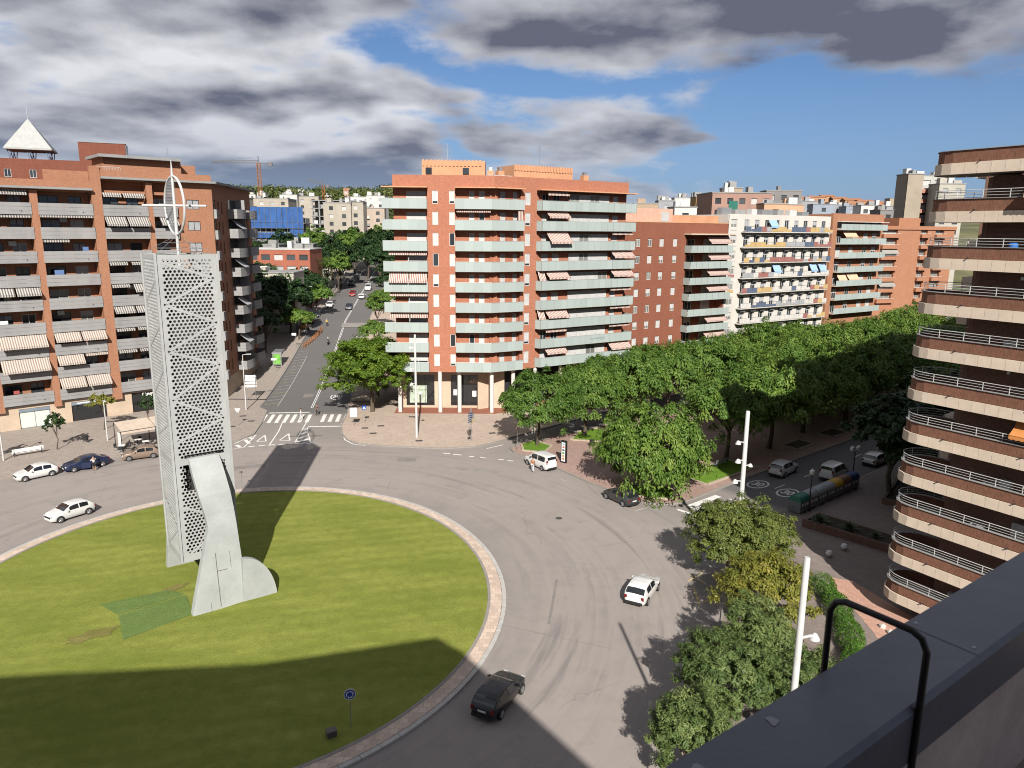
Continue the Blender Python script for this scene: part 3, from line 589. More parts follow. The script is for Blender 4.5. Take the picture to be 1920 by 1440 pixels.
for i, (lx, ly, me) in enumerate(((0, 0, pm_open), (TW, 0, pm), (TW, TW, pm_open), (0, TW, pm))): put('perforated_panel', me, tower, (lx, ly, TZ0), i * math.pi / 2)
                                              # zigzag bracing strips lying on the panels
Hh = TZ1 - TZ0
zs = [0.35, 2.5, 4.2, 7.1, 8.9, 10.3, 12.0, 14.2, 15.4, 17.2, 18.6, 20.3, Hh - 0.5]
for i in range(len(zs) - 1):
    if 7.0 < zs[i] + TZ0 < 10.8: continue
    a, c = (0.3, zs[i]), (TW - 0.3, zs[i + 1])
    if i % 2: a, c = (TW - 0.3, zs[i]), (0.3, zs[i + 1])
    d = Vector((c[0] - a[0], c[1] - a[1])).normalized(); nn = Vector((-d.y, d.x)) * 0.085
    if nn.y < 0: nn = -nn
    p = [(a[0] - nn.x, a[1] - nn.y), (c[0] - nn.x, c[1] - nn.y), (c[0] + nn.x, c[1] + nn.y), (a[0] + nn.x, a[1] + nn.y)]
    if p[1][0] < p[0][0]: p = [p[1], p[0], p[3], p[2]]
    sm = MB().poly([(x, -0.012, z) for x, z in p]).mesh('bracing_strip', TOWERP)
    for q, (lx, ly) in enumerate(((0, 0), (TW, 0), (TW, TW), (0, TW))): put('bracing_strip', sm, tower, (lx, ly, TZ0), q * math.pi / 2)
for lx, ly in ((0, 0), (TW, 0), (TW, TW), (0, TW)): put('corner_post', bx(0.16, 0.16, Hh + 0.05, TOWERP), tower, (lx, ly, TZ0 - 0.02))
for z in (TZ0 + 0.02, TZ1 - 0.1): MB().box(0.08, TW - 0.08, 0.03, 0.15, 0, 0.1).box(0.08, TW - 0.08, TW - 0.15, TW - 0.03, 0, 0.1).box(0.03, 0.15, 0.15, TW - 0.15, 0, 0.1).box(TW - 0.15, TW - 0.03, 0.15, TW - 0.15, 0, 0.1).build('ring_beam', TOWERP, tower, (0, 0, z))
MB().box(0.2, TW - 0.2, 0.2, TW - 0.2, 0, 0.06).build('bottom_plate', mat('tower_inside_grey', (0.12, 0.12, 0.12), 0.9), tower, (0, 0, TZ0 + 0.06))
MB().box(0.75, TW - 0.75, 0.75, TW - 0.75, 0, Hh - 1.2).build('dark_liner', mat('tower_shade_liner', (0.035, 0.035, 0.035), 0.95), tower, (0, 0, TZ0 + 0.14))  # near-black box added to darken the shaded interior seen through the holes
LP = [(10.9, 1.04, 3.04, -0.35), (10.95, 1.02, 3.08, 0.1), (10.5, 1.0, 3.11, 0.55), (9.8, 1.02, 3.17, 0.95), (8.5, 1.15, 3.29, 1.52), (7.3, 1.35, 3.36, 1.84), (6.3, 1.46, 3.41, 2.0), (5.6, 1.3, 3.44, 2.08), (4.75, 1.04, 3.47, 2.18), (2.6, 0.44, 3.57, 2.42), (1.3, 0.06, 3.64, 2.58), (-0.1, -0.3, 3.72, 2.76)]
def leg_mesh(back):
    b = MB(); n = len(LP); k_ = 1.0 if not back else 1.12
    for z, a, c, out in LP:
        th = 0.55
        for (x, y) in ((a, -out * k_), (c, -out * k_), (c, -out * k_ + th), (a, -out * k_ + th)): b.v.append((x, y, z))
    for i in range(n - 1):
        for j in range(4): q = (j + 1) % 4; b.f.append((i * 4 + j, (i + 1) * 4 + j, (i + 1) * 4 + q, i * 4 + q))
    b.f.append((0, 1, 2, 3)); b.f.append(tuple((n - 1) * 4 + j for j in (3, 2, 1, 0)))
    return b.mesh('leg', LEGC)
def fin_mesh():
    pts = [(3.3, -0.1)] + [(3.45 + 2.36 * math.sin(t) , 3.75 * math.cos(t) - 0.1) for t in np.linspace(0, math.pi / 2, 15)]
    b = MB(); n = len(pts); b.v += [(x, -2.72, z) for x, z in pts] + [(x, -2.32, z) for x, z in pts]
    b.f.append(tuple(range(n))); b.f.append(tuple(n + i for i in reversed(range(n))))
    for i in range(n): j = (i + 1) % n; b.f.append((i, n + i, n + j, j))
    return b.mesh('quarter_disc', LEGC)
leg_f = put('leg', leg_mesh(False), tower); put('quarter_disc', fin_mesh(), tower)
lb = put('leg', leg_mesh(True), tower, (TW, TW, 0), math.pi)
CRK = mat('rust_streak', (0.12, 0.11, 0.10), 0.9)
for (u, za, zb, wd) in ((1.75, 0.5, 4.4, 0.05), (2.72, 3.1, 4.3, 0.03), (1.1, 0.3, 1.0, 0.03), (2.1, 3.05, 3.1, 0.7)):
    def oz(z): 
        for (z1, _, _, o1), (z2, _, _, o2) in zip(LP[:-1], LP[1:]):
            if z2 <= z <= z1: return o1 + (o2 - o1) * (z1 - z) / (z1 - z2)
        return 2.76
    b = MB(); zz_ = np.linspace(za, zb, 6)
    for a, c in zip(zz_[:-1], zz_[1:]): b.poly([(u - wd / 2, -oz(a) - 0.004, a), (u + wd / 2, -oz(a) - 0.004, a), (u + wd / 2, -oz(c) - 0.004, c), (u - wd / 2, -oz(c) - 0.004, c)])
    b.build('stain', CRK, tower)
# finial: wire pyramid, mast, ring with half-disc of mesh, cross bar
fc = (TW / 2, TW / 2)
b = MB()
for x, y in ((0.05, 0.05), (TW - 0.05, 0.05), (TW - 0.05, TW - 0.05), (0.05, TW - 0.05)): b.tube([(x, y, TZ1), (*fc, 26.45)], 0.012, 5)
for t_ in (0.3, 0.6):
    q = [(fc[0] + (x - fc[0]) * (1 - t_), fc[1] + (y - fc[1]) * (1 - t_), TZ1 + (26.45 - TZ1) * t_) for x, y in ((0.05, 0.05), (TW - 0.05, 0.05), (TW - 0.05, TW - 0.05), (0.05, TW - 0.05))]
    for i in range(4): b.tube([q[i], q[(i + 1) % 4]], 0.01, 4)
b.build('wire_pyramid', STEEL, tower)
fin = put('finial', MB().tube([(0, 0, TZ1 - 1.5), (0, 0, 26.4), (0.0, 0, 26.6)], [0.11, 0.11, 0.14], 12).mesh('finial', WHITE, True), tower, (*fc, 0), -TANG)
# ring plane is nearly edge-on to the viewer
ra = R(90 + 24.2 + 18)
rd = Vector((math.cos(ra), math.sin(ra), 0)); rc = Vector((0, 0, 28.45))
b = MB(); pts = [rc + rd * (1.95 * math.cos(t)) + Vector((0, 0, 1.95 * math.sin(t))) for t in np.linspace(0, 2 * math.pi, 41)]
b.tube(pts, 0.085, 8, False); b.build('ring', WHITE, fin, smooth=True)
MB().tube([rc + rd * 0.0 + Vector((0, 0, -1.95)), rc + Vector((0, 0, 2.0)), rc + Vector((0, 0, 3.0))], [0.11, 0.09, 0.02], 10).build('mast', WHITE, fin, smooth=True)
ba = R(8); bd = Vector((math.cos(ba), math.sin(ba), 0)); MB().tube([rc - bd * 2.1, rc + bd * 2.1], 0.085, 10).build('cross_bar', WHITE, fin, smooth=True)
b = MB()
for i in range(-9, 10):
    h_ = math.sqrt(max(0, 1.9 ** 2 - (i * 0.2) ** 2)); b.tube([rc + Vector((0, 0, i * 0.2)), rc + rd * h_ + Vector((0, 0, i * 0.2))], 0.025, 4)
    if i > 0: b.tube([rc + rd * (i * 0.2) + Vector((0, 0, -h_)), rc + rd * (i * 0.2) + Vector((0, 0, h_))], 0.025, 4)
b.build('mesh_half_disc', STEEL, fin)
# ---------------------------------------------------------------- left apartment block (grey board balconies)
BRK_O = brick('brick_orange', (0.40, 0.168, 0.090), (0.33, 0.24, 0.18))
BRK_R = brick('brick_red', (0.20, 0.055, 0.030), (0.22, 0.13, 0.10))
BOARD = mat('balcony_board_grey', (0.31, 0.305, 0.305), 0.8, 0.14, 0.5, 0.2, 30, fine=0.2)
SOFF = mat('soffit_grey', (0.36, 0.34, 0.32), 0.85, 0.12)
AW_BW = stripes('awning_dark_stripe', (0.13, 0.115, 0.11), (0.50, 0.48, 0.45), 0.30)
AW_RD = stripes('awning_red_stripe', (0.27, 0.115, 0.09), (0.66, 0.58, 0.53), 0.26)
AW_BR = stripes('awning_brown_stripe', (0.30, 0.21, 0.165), (0.56, 0.52, 0.475), 0.28)
ROOFT = mat('roof_gravel', (0.27, 0.21, 0.17), 0.95, 0.2)
SHOPG = glass('shop_glass', (0.015, 0.016, 0.018), 0.05, 0.7)
lb_ = thing('apartment_building', 'orange brick block with grey board balconies over shops behind the parked cars', 'building', (-60, 100.7, 0))
LF = Fac(lb_, 0, 0, 42)
ZB = [3.48 + 3.12 * i for i in range(9)]; TOPL = 31.6
BAYS = [(-24.0, -17.6), (-16.5, -10.6), (-9.6, -3.95), (-3.05, 3.3), (4.6, 10.3), (11.1, 14.3)]
rec = 1.5
ops = [(a, c, 3.5, TOPL) for a, c in BAYS[:4]] + [(a, c, 3.5, 33.2) for a, c in BAYS[4:]]
wins = [(15.8, 17.62, z + 1.2, z + 2.55) for z in ZB]
w1 = wall_grid(MB(), -26, 4.0, 3.3, 32.0, ops[:4], rec); w1.build('brick_wall', BRK_O, lb_, LF.at(0, 0, 0), LF.a)
w2 = wall_grid(MB(), 4.0, 19.6, 3.3, 33.6, ops[4:] + wins, 0.22)
for a, c, z0, z1 in ops[4:]:
    w2.poly([(a, 0, z0), (a, rec, z0), (a, rec, z1), (a, 0, z1)]); w2.poly([(c, rec, z0), (c, 0, z0), (c, 0, z1), (c, rec, z1)]); w2.poly([(a, 0, z1), (a, rec, z1), (c, rec, z1), (c, 0, z1)])
w2.build('brick_wall', BRK_O, lb_, LF.at(0, 0, 0), LF.a)
MB().box(3.3, 4.55, -0.35, 0.3, 2.6, 35.0).build('pilaster', BRK_O, lb_, LF.at(0, 0, 0), LF.a)
MB().box(4.58, 5.1, -0.02, 4, 33.6, 35.0).box(-2.0, 3.28, 0.4, 0.8, 31.9, 34.3).build('parapet_wall', BRK_O, lb_, LF.at(0, 0, 0), LF.a)
for a, c, zt in ((-3.95, -3.05, 31.6), (-10.6, -9.6, 31.6), (-17.6, -16.5, 31.6), (10.3, 11.1, 33.2)): MB().box(a, c, -0.28, -0.004, 2.7, zt).build('pilaster', BRK_O, lb_, LF.at(0, 0, 0), LF.a)
for y0, y1, u0_, u1_, z in ((-1.0, 3, -26.3, 3.28, 31.75), (-1.0, 3, 4.57, 19.9, 33.4)): MB().box(u0_, u1_, y0, y1, 0, 0.28).build('eaves', CONC, lb_, LF.at(0, 0, z), LF.a)
for u0_, u1_, z in ((-26, 3.3, 32.05), (4.6, 19.5, 33.7)): MB().box(u0_, u1_, -0.3, 0.1, 0, 0.9).build('roof_parapet', BRK_O, lb_, LF.at(0, 0, z), LF.a)
MB().box(-26, 19.4, 1.95, 16, 0.0, 31.4).box(4.7, 19.4, 1.97, 15.9, 31.5, 33.5).box(-26, 19.4, 0.3, 1.6, 31.5, 31.9).build('core', BRK_O, lb_, LF.at(0, 0, 0), LF.a)
MB().box(5.9, 16.4, 3.0, 9, 33.4, 36.6).build('penthouse', BRK_O, lb_, LF.at(0, 0, 0), LF.a)
MB().box(5.2, 16.2, 1.9, 9.5, 36.5, 36.9).build('penthouse_roof', CONC, lb_, LF.at(0, 0, 0), LF.a)
MB().box(16.3, 19.0, 4.5, 9, 33.4, 36.2).build('stair_tower', BRK_O, lb_, LF.at(0, 0, 0), LF.a)
b = MB()
for i in range(16): b.tube([(4.9 + i * 0.2, 2.3, 33.6), (4.9 + i * 0.2, 2.3, 35.2)], 0.02, 4)
b.tube([(4.9, 2.3, 35.2), (7.9, 2.3, 35.2)], 0.03, 5); b.build('roof_railing', WHITE, lb_, LF.at(0, 0, 0), LF.a)
def antenna(F, u, out, z, h_, name='antenna'):
    b = MB().tube([(0, 0, 0), (0, 0, h_)], 0.03, 5); rr = random.Random(int(u * 10 + h_ * 7))
    for i in range(6): zz_ = h_ * (0.95 - i * 0.055); L = 0.25 + i * 0.07; b.tube([(-L, 0, zz_), (L, 0, zz_)], 0.012, 4)
    b.tube([(0, -0.5, h_ * 0.8), (0, 0.5, h_ * 0.8)], 0.014, 4); F.build(name, b, STEEL, u, out, z)
antenna(LF, 13.6, -3.2, 33.9, 3.2); antenna(LF, 14.8, -3.4, 33.9, 4.6)
BR_ = lambda L: MB().box(-L / 2, L / 2, -0.05, 0.05, 0, 0.485).mesh('board', BOARD)
_bd = {}
rr = random.Random(11)
DEFAULT = {}
AWN = {  # (bay, floor) -> list of (from, to, reach, fall)
 (2, 9): [(0, 0.95, 0.5, 0.45)], (2, 8): [(0.3, 1, 0.25, 0.18)], (2, 5): [(0, .48, 0.9, 0.9), (.5, 1, 0.9, 0.9)], (2, 3): [(0, 1, 1.35, 1.45)], (2, 2): [(0.02, 1, 1.35, 1.5)],
 (3, 8): [(0, 1, 0.2, 0.1)], (3, 7): [(0, .5, 0.3, 0.2)], (3, 3): [(0, .5, 1.1, 1.05), (.51, 1, 1.1, 1.05)], (3, 2): [(0, .52, 1.1, 1.1), (.54, 1, .3, .2)], (3, 1): [(0, .5, 1.2, 1.2), (.51, 1, 1.2, 1.2)],
 (4, 9): [(0, .42, .4, .35), (.45, .95, .45, .4)], (4, 8): [(0, .48, 1.2, 1.15), (.5, 1, 1.2, 1.15)], (4, 6): [(0, .42, .4, .3), (.5, .9, .4, .3)], (4, 5): [(0, .42, .4, .3), (.5, 1, 1.0, 1.0)], (4, 4): [(0, .48, .9, .8), (.5, 1, .9, .8)], (4, 3): [(0, .45, .4, .25), (.5, 1, .4, .25)], (4, 2): [(0, .45, .4, .25), (.5, 1, .4, .25)],
 (5, 8): [(.2, 1, 1.1, 1.0)], (1, 3): [(0, 1, 1.2, 1.3)], (1, 6): [(0, .5, 1.0, 1.0)], (1, 1): [(0, 1, .5, .4)]}
for bi, (a, c) in enumerate(BAYS):
    if bi == 0: continue
    L = c - a; us = (a + c) / 2
    dops = []
    for fl in range(9):
        z = ZB[fl]
        if L > 4: dops += [(a + 0.35 + rr.uniform(0, .1), a + 0.35 + 0.36 * L, z + 0.35, z + 2.55), (a + 0.60 * L, a + 0.60 * L + 1.6, z + 0.35, z + 2.55)]
        else: dops += [(a + 0.5, a + 2.4, z + 0.35, z + 2.55)]
    bw = wall_grid(MB(), a, c, 3.5, TOPL if bi < 4 else 33.2, dops, 0.15, rec); bw.build('recessed_wall', BRK_O, lb_, LF.at(0, 0, 0), LF.a)
    for (p, q, z0, z1) in dops:
        r_ = rr.random(); window(LF, (p + q) / 2, z0, q - p, z1 - z0, -rec - 0.12, DARKM if r_ < 0.75 else WHITE, GLASS if r_ < 0.8 else GLASSL, SHUTG if r_ < 0.5 else SHUT, rr.choice((0, 0, 0, 0.25, 0.5)), 1, 'balcony_door')
    for fl in range(9):
        z = ZB[fl]; key = round(L, 2)
        if key not in _bd: _bd[key] = (MB().box(-L / 2 + 0.004, L / 2 - 0.004, -0.05, rec - 0.01, 0.1, 0.34).mesh('balcony', SOFF), BR_(L + 0.16))
        o = LF.put('balcony', _bd[key][0], us, 0.18, z)
        for i in range(3): LF.put('board', _bd[key][1], 0, 0.12, 0.02 + i * 0.51, o)
        if fl % 2 == 0: LF.put('drain_spout', bx(0.07, 0.2, 0.07, DARKM), L * 0.3, 0.22, 0.45, o)
        for (f0, f1, re_, fa) in AWN.get((bi, fl + 1), []):
            wd = (f1 - f0) * L - 0.1; ztop = (ZB[fl + 1] + 0.06) if fl < 8 else (31.6 if bi < 4 else 33.1)
            awning(LF, a + L * (f0 + f1) / 2, min(ztop, z + 3.15), wd, re_, fa, AW_BR if bi in (2, 3) and fl < 4 else AW_BW, out=0.12)
for (p, q, z0, z1) in wins: window(LF, (p + q) / 2, z0, q - p, z1 - z0, -0.16, DARKM, GLASS, SHUTG, rr.choice((0.97, 0.97, 1, 0.6)), 1)
# ground floor: cream stone with shop fronts
shops = [(-15.5, -11.5, 0.1, 2.9), (-8.1, -4.45, 0.12, 2.85), (-1.9, 2.5, 0.1, 2.9), (5.9, 9.9, 0.15, 3.1), (12.4, 17.6, 0.3, 2.7)]
gw = wall_grid(MB(), -26, 19.6, -0.5, 3.29, shops, 0.35, 0.25); gw.build('shop_wall', CREAM, lb_, LF.at(0, 0, 0), LF.a)
MB().box(-26, 19.6, -0.1, 0.5, 3.30, 3.46).build('soffit', SOFF, lb_, LF.at(0, 0, 0), LF.a)
WHB = mat('shop_white_panel', (0.62, 0.68, 0.62), 0.5, 0.05)
for i, (p, q, z0, z1) in enumerate(shops):
    window(LF, (p + q) / 2, z0, q - p, z1 - z0, -0.5, DARKM if i != 1 else STEEL, SHOPG, None, 0, 1 if i < 3 else 2, 'shop_front')
    if i == 1:
        for t_ in (0.26, 0.74): LF.put('white_shutter_panel', bx((q - p) * 0.46, 0.03, 2.2, WHB), p + (q - p) * t_, -0.42, z0 + 0.1)
    if i in (1, 2): LF.put('fascia_board', bx(q - p + 0.1, 0.12, 0.42, mat('fascia_blue_grey', (0.2, 0.24, 0.29), 0.5)), (p + q) / 2, -0.32, z1 - 0.46)
SIGNW = mat('sign_white', (0.85, 0.85, 0.83), 0.5, 0.02)
text_part('shop_lettering', "l'àngel", 0.75, SIGNW, lb_, LF.at(8.3, -0.40, 2.7), (R(90), 0, LF.a), 0.02, 0.02)
LF.put('fascia_stripe', bx(2.6, 0.02, 0.14, SIGNW), 0.1, -0.245, 2.6)
# air conditioners, dishes and drying laundry on the balconies
ra_ = random.Random(8)
for i in range(14):
    bi = ra_.choice((2, 3, 4)); a, c = BAYS[bi]; fl = ra_.randrange(9); LF.put('air_conditioner', bx(0.85, 0.32, 0.6, WHITE), ra_.uniform(a + 0.6, c - 0.6), -rec + 0.22, ZB[fl] + ra_.choice((0.4, 2.2)))
for i in range(9):
    bi = ra_.choice((2, 3, 4)); a, c = BAYS[bi]; fl = ra_.randrange(8); wdt = ra_.uniform(0.6, 1.2); LF.put('laundry', bx(wdt, 0.02, ra_.uniform(0.4, 0.8), ra_.choice((SIGNW, mat('laundry_blue', (0.12, 0.2, 0.4), 0.9), mat('laundry_red', (0.4, 0.09, 0.08), 0.9), CREAM))), ra_.uniform(a + 1, c - 1), -0.3, ZB[fl] + 1.5)
# street side of the same block
Cx, Cy, _ = LF.at(19.6, 0, 0)
SF = Fac(lb_, Cx, Cy, 96.5)
sw = []
for z in ZB: sw += [(2.6, 3.35, z + 0.7, z + 2.5), (4.6, 5.35, z + 0.7, z + 2.5), (0.35, 1.5, z + 1.35, z + 2.7)]
g = wall_grid(MB(), 0, 24, 3.3, 33.5, sw, 0.3); g.build('side_wall', BRK_O, lb_, SF.at(0, 0, 0), SF.a)
MB().box(0, 24, 0.31, 9, 3.3, 33.3).build('side_core', BRK_O, lb_, SF.at(0, 0, 0), SF.a)
MB().box(0, 24, 0.0, 0.5, -0.5, 3.3).build('shop_wall', CREAM, lb_, SF.at(0, 0, 0), SF.a)
MB().box(-0.5, 24.3, -0.9, 3, 0, 0.28).build('eaves', CONC, lb_, SF.at(0, 0, 33.43), SF.a)
BAYW = MB().box(-0.62, 0.62, -0.42, 0.0, 0, 1.35).mesh('bay_apron', BOARD)
for i, (p, q, z0, z1) in enumerate(sw):
    window(SF, (p + q) / 2, z0, q - p, z1 - z0, -0.22, DARKM if q - p < 1 else WHITE, GLASS, SHUTG, rr.choice((0, 0, 0.4)), 0 if q - p < 1 else 1)
for z in ZB: SF.put('bay_apron', BAYW, 0.9, 0.02, z - 0.1)
b = MB(); arc = [(8.2, 0.0)] + [(8.2 + 0.0 + 5.6 * t_, -1.5 - 0.55 * math.sin(math.pi * t_)) for t_ in np.linspace(0, 1, 9)] + [(13.8, 0.0)]
for z_ in (0, 1): pass
cb_ = MB()
for i in range(len(arc) - 1):
    (x0, y0), (x1, y1) = arc[i], arc[i + 1]
    for j in range(3): cb_.poly([(x0, y0, j * 0.5), (x1, y1, j * 0.5), (x1, y1, j * 0.5 + 0.485), (x0, y0, j * 0.5 + 0.485)])
cb_.poly([(x, y, 0.05) for x, y in arc[::-1]]); cb_.poly([(x, y, 0.3) for x, y in arc])
me = cb_.mesh('balcony', BOARD); mod_ = []
for i, z in enumerate(ZB):
    for du in (0, 8.2): SF.put('balcony', me, du, 0, z)
    SF.put('balcony_recess', bx(4.6, 0.03, 1.45, GLASS), 11, 0.012, z + 1.5)
    SF.put('balcony_wall', bx(0.12, 1.5, 2.8, CONC), 13.5, 0.75, z + 0.31)
    if i in (7, 5, 3, 1): awning(SF, 10.2, z + 2.85, 3.0, 1.6, 1.3, AW_BR if False else mat('awning_grey', (0.42, 0.42, 0.43), 0.9), out=0.5)

# ---------------------------------------------------------------- block behind with the pyramid lantern
pb = thing('apartment_building', 'dark red brick building with white windows under a white pyramid roof behind the left block', 'building', (-107.5, 152, 0))
PF = Fac(pb, 0, 0, 24)
pw = [(-8.5 + 4.4 * i, -7.3 + 4.4 * i, 36.7, 38.3) for i in range(8)] + [(-8.5 + 4.4 * i, -7.3 + 4.4 * i, 33.2, 34.8) for i in range(8)]
g = wall_grid(MB(), -14, 29, 0, 40.4, pw, 0.2); g.build('brick_wall', BRK_R, pb, PF.at(0, 0, 0), PF.a)
MB().box(-14, 29, 0.25, 14, 0, 40.3).build('core', BRK_R, pb, PF.at(0, 0, 0), PF.a)
for p, q, z0, z1 in pw: window(PF, (p + q) / 2, z0, q - p, z1 - z0, -0.1, WHITE, GLASS, None, 0, 1)
MB().box(18.2, 27.0, 1.0, 9, 40.2, 44.3).build('stair_tower', BRK_R, pb, PF.at(0, 0, 0), PF.a)
MB().box(18.1, 27.1, 0.9, 9.1, 44.3, 44.45).build('coping', CONC, pb, PF.at(0, 0, 0), PF.a)
MB().box(27.02, 27.1, 1.2, 8.6, 40.4, 44.2).build('metal_cladding', STEEL, pb, PF.at(0, 0, 0), PF.a)
b = MB(); cx, cy_, hw = 9.2, 4.8, 4.2
b.poly([(cx - hw, cy_ - hw, 42.6), (cx + hw, cy_ - hw, 42.6), (cx, cy_, 48.8)]); b.poly([(cx + hw, cy_ - hw, 42.6), (cx + hw, cy_ + hw, 42.6), (cx, cy_, 48.8)]); b.poly([(cx + hw, cy_ + hw, 42.6), (cx - hw, cy_ + hw, 42.6), (cx, cy_, 48.8)]); b.poly([(cx - hw, cy_ + hw, 42.6), (cx - hw, cy_ - hw, 42.6), (cx, cy_, 48.8)])
b.box(cx - hw, cx + hw, cy_ - hw, cy_ + hw, 42.3, 42.58); pyr = b.build('pyramid_roof', mat('pyramid_sheet', (0.40, 0.41, 0.40), 0.7, 0.1), pb, PF.at(0, 0, 0), PF.a)
BLUEST = mat('steel_blue_grey', (0.16, 0.20, 0.28), 0.5)
for i in range(3):
    for j in range(3):
        x, y = cx - 3.4 + 3.4 * i, cy_ - 3.4 + 3.4 * j; MB().tube([(x, y, 40.3), (x - 0.35, y, 42.4)], 0.09, 6).tube([(x, y, 40.3), (x + 0.35, y, 42.4)], 0.09, 6).build('strut', BLUEST, pb, PF.at(0, 0, 0), PF.a)
MB().tube([(cx, cy_, 48.7), (cx, cy_, 51.4)], 0.04, 5).build('lightning_rod', STEEL, pb, PF.at(0, 0, 0), PF.a)
# ---------------------------------------------------------------- middle apartment block (frosted glass balconies)
FROST = glass('frosted_balcony_glass', (0.285, 0.328, 0.318), 0.3, 0.5, 0.06)
BRK_C = brick('brick_terracotta', (0.455, 0.172, 0.102), (0.25, 0.15, 0.11))
PEACH = mat('peach_render', (0.58, 0.30, 0.17), 0.9, 0.12, 0.6, fine=0.15)
RAILM = mat('balcony_rail_alu', (0.45, 0.48, 0.47), 0.4, 0.05, metal=0.4)
COLW = mat('column_white', (0.66, 0.62, 0.57), 0.8, 0.06)
TERRA = tiles('terracotta_tile', (0.26, 0.10, 0.065), 0.3)
mb_ = thing('apartment_building', 'terracotta brick corner block with frosted green glass balconies above white columns', 'building', (-2.73, 106.9, 0))
ML, MR = Fac(mb_, 0, 0, 0.8), Fac(mb_, 0, 0, 33)
MZ = [6.47 + 2.92 * i for i in range(9)]; rec2 = 0.5; TOPM = 32.7
lw = [(-8.79, -7.97, z + 0.75, z + 2.55) for z in MZ] + [(-6.39, -5.62, z + 0.75, z + 2.55) for z in MZ]
rw = [(5.3, 6.22, z + 0.75, z + 2.55) for z in MZ]
g = wall_grid(MB(), -14.36, 0, 6.3, 34.5, [(-14.36, -9.5, 6.4, TOPM), (-5.5, 0, 6.4, TOPM)] + lw, 0.16, skip={(0, 'L'), (1, 'R')})
for (a, c) in ((-9.5, 1), (-5.5, 0)): g.poly([(a, 0.16, 6.4), (a, rec2, 6.4), (a, rec2, TOPM), (a, 0.16, TOPM)])
for (a, c) in ((-14.36, -9.5), (-5.5, 0)): g.poly([(a, 0.16, TOPM), (a, rec2, TOPM), (c, rec2, TOPM), (c, 0.16, TOPM)])
g.build('brick_wall', BRK_C, mb_, ML.at(0, 0, 0), ML.a)
g = wall_grid(MB(), 0, 25.1, 6.3, 34.5, [(0, 4.54, 6.4, TOPM), (7.35, 25.1, 6.4, TOPM)] + rw, 0.16, skip={(0, 'L'), (1, 'R')})
for a in (4.54, 7.35): g.poly([(a, 0.16, 6.4), (a, rec2, 6.4), (a, rec2, TOPM), (a, 0.16, TOPM)])
for (a, c) in ((0, 4.54), (7.35, 25.1)): g.poly([(a, 0.16, TOPM), (a, rec2, TOPM), (c, rec2, TOPM), (c, 0.16, TOPM)])
g.build('brick_wall', BRK_C, mb_, MR.at(0, 0, 0), MR.a)
# core and roof
def two(u, d, F): x, y, _ = F.at(u, -d, 0); return (x, y)
corp = [two(-14.36, 1.3, ML), two(-0.6, 1.3, ML), two(25.1, 1.3, MR), two(25.1, 15, MR), (4, 20), two(-14.36, 20, ML)]
MB().prism(corp, 6.3, 32.75).build('core', BRK_C, mb_)
rf = [two(-14.36, 0.02, ML), two(0, 0.02, ML), two(25.1, 0.02, MR), two(25.1, 15, MR), (4, 20), two(-14.36, 20, ML)]
MB().prism(rf, 32.76, 33.6).build('roof', ROOFT, mb_)
ib = [two(-14.36, 0.25, ML), two(-0.1, 0.25, ML), two(25.1, 0.25, MR)]
MB().poly([(*two(-14.36, 0.0, ML), 34.5), (*two(0, 0.0, ML), 34.5), (*ib[1], 34.5), (*ib[0], 34.5)]).poly([(*two(0, 0, MR), 34.5), (*two(25.1, 0, MR), 34.5), (*ib[2], 34.5), (*ib[1], 34.5)]).poly([(*ib[0], 33.6), (*ib[1], 33.6), (*ib[1], 34.5), (*ib[0], 34.5)]).poly([(*ib[1], 33.6), (*ib[2], 33.6), (*ib[2], 34.5), (*ib[1], 34.5)]).build('parapet_coping', PEACH, mb_)
for nm, poly in (('end_wall', [two(-14.36, 0.0, ML), two(-14.36, 20, ML)]), ('end_wall', [two(25.1, 0, MR), two(25.1, 15, MR)])):
    (x0, y0), (x1, y1) = poly; MB().poly([(x0, y0, 32.7), (x1, y1, 32.7), (x1, y1, 34.5), (x0, y0, 34.5)]).build(nm, BRK_C, mb_)
# back walls of the balcony recesses with their doors
rr = random.Random(5)
ldoors, cdoorL, cdoorR, rdoors = [], [], [], []
for z in MZ:
    zf = z + 0.32
    ldoors += [(-12.5, -9.75, zf, zf + 2.15)]; cdoorL += [(-3.6, -2.85, zf, zf + 2.2), (-2.2, -1.4, zf, zf + 2.2)]; cdoorR += [(1.3, 2.15, zf, zf + 2.2), (3.5, 4.2, zf, zf + 2.2)]
    rdoors += [(8.6, 9.8, zf, zf + 2.15), (10.6, 11.9, zf, zf + 2.15), (22.3, 23.4, zf, zf + 2.15)]
for F, a, c, ops in ((ML, -14.36, -9.5, ldoors), (ML, -5.5, 0.45, cdoorL), (MR, -0.45, 4.54, cdoorR), (MR, 7.35, 25.1, rdoors)):
    wall_grid(MB(), a, c, 6.4, TOPM, ops, 0.12, rec2 - 0.02).build('recessed_wall', BRK_C, mb_, F.at(0, 0, 0), F.a)
    for (p, q, z0, z1) in ops: window(F, (p + q) / 2, z0, q - p, z1 - z0, -rec2 - 0.06, WHITE, GLASS, SHUT, rr.choice((0.98, 0.98, 0.98, 0.85, 0.6, 0)) if q - p < 2 else rr.choice((0.98, 0.98, 0.5)), 0 if q - p < 1 else 1, 'balcony_door')
for F, lst in ((ML, lw), (MR, rw)):
    for (p, q, z0, z1) in lst: window(F, (p + q) / 2, z0, q - p, z1 - z0, -0.1, WHITE, GLASS, SHUT, rr.choice((0.98, 0.98, 0.98, 0.8, 0.8, 0.0)), 0)
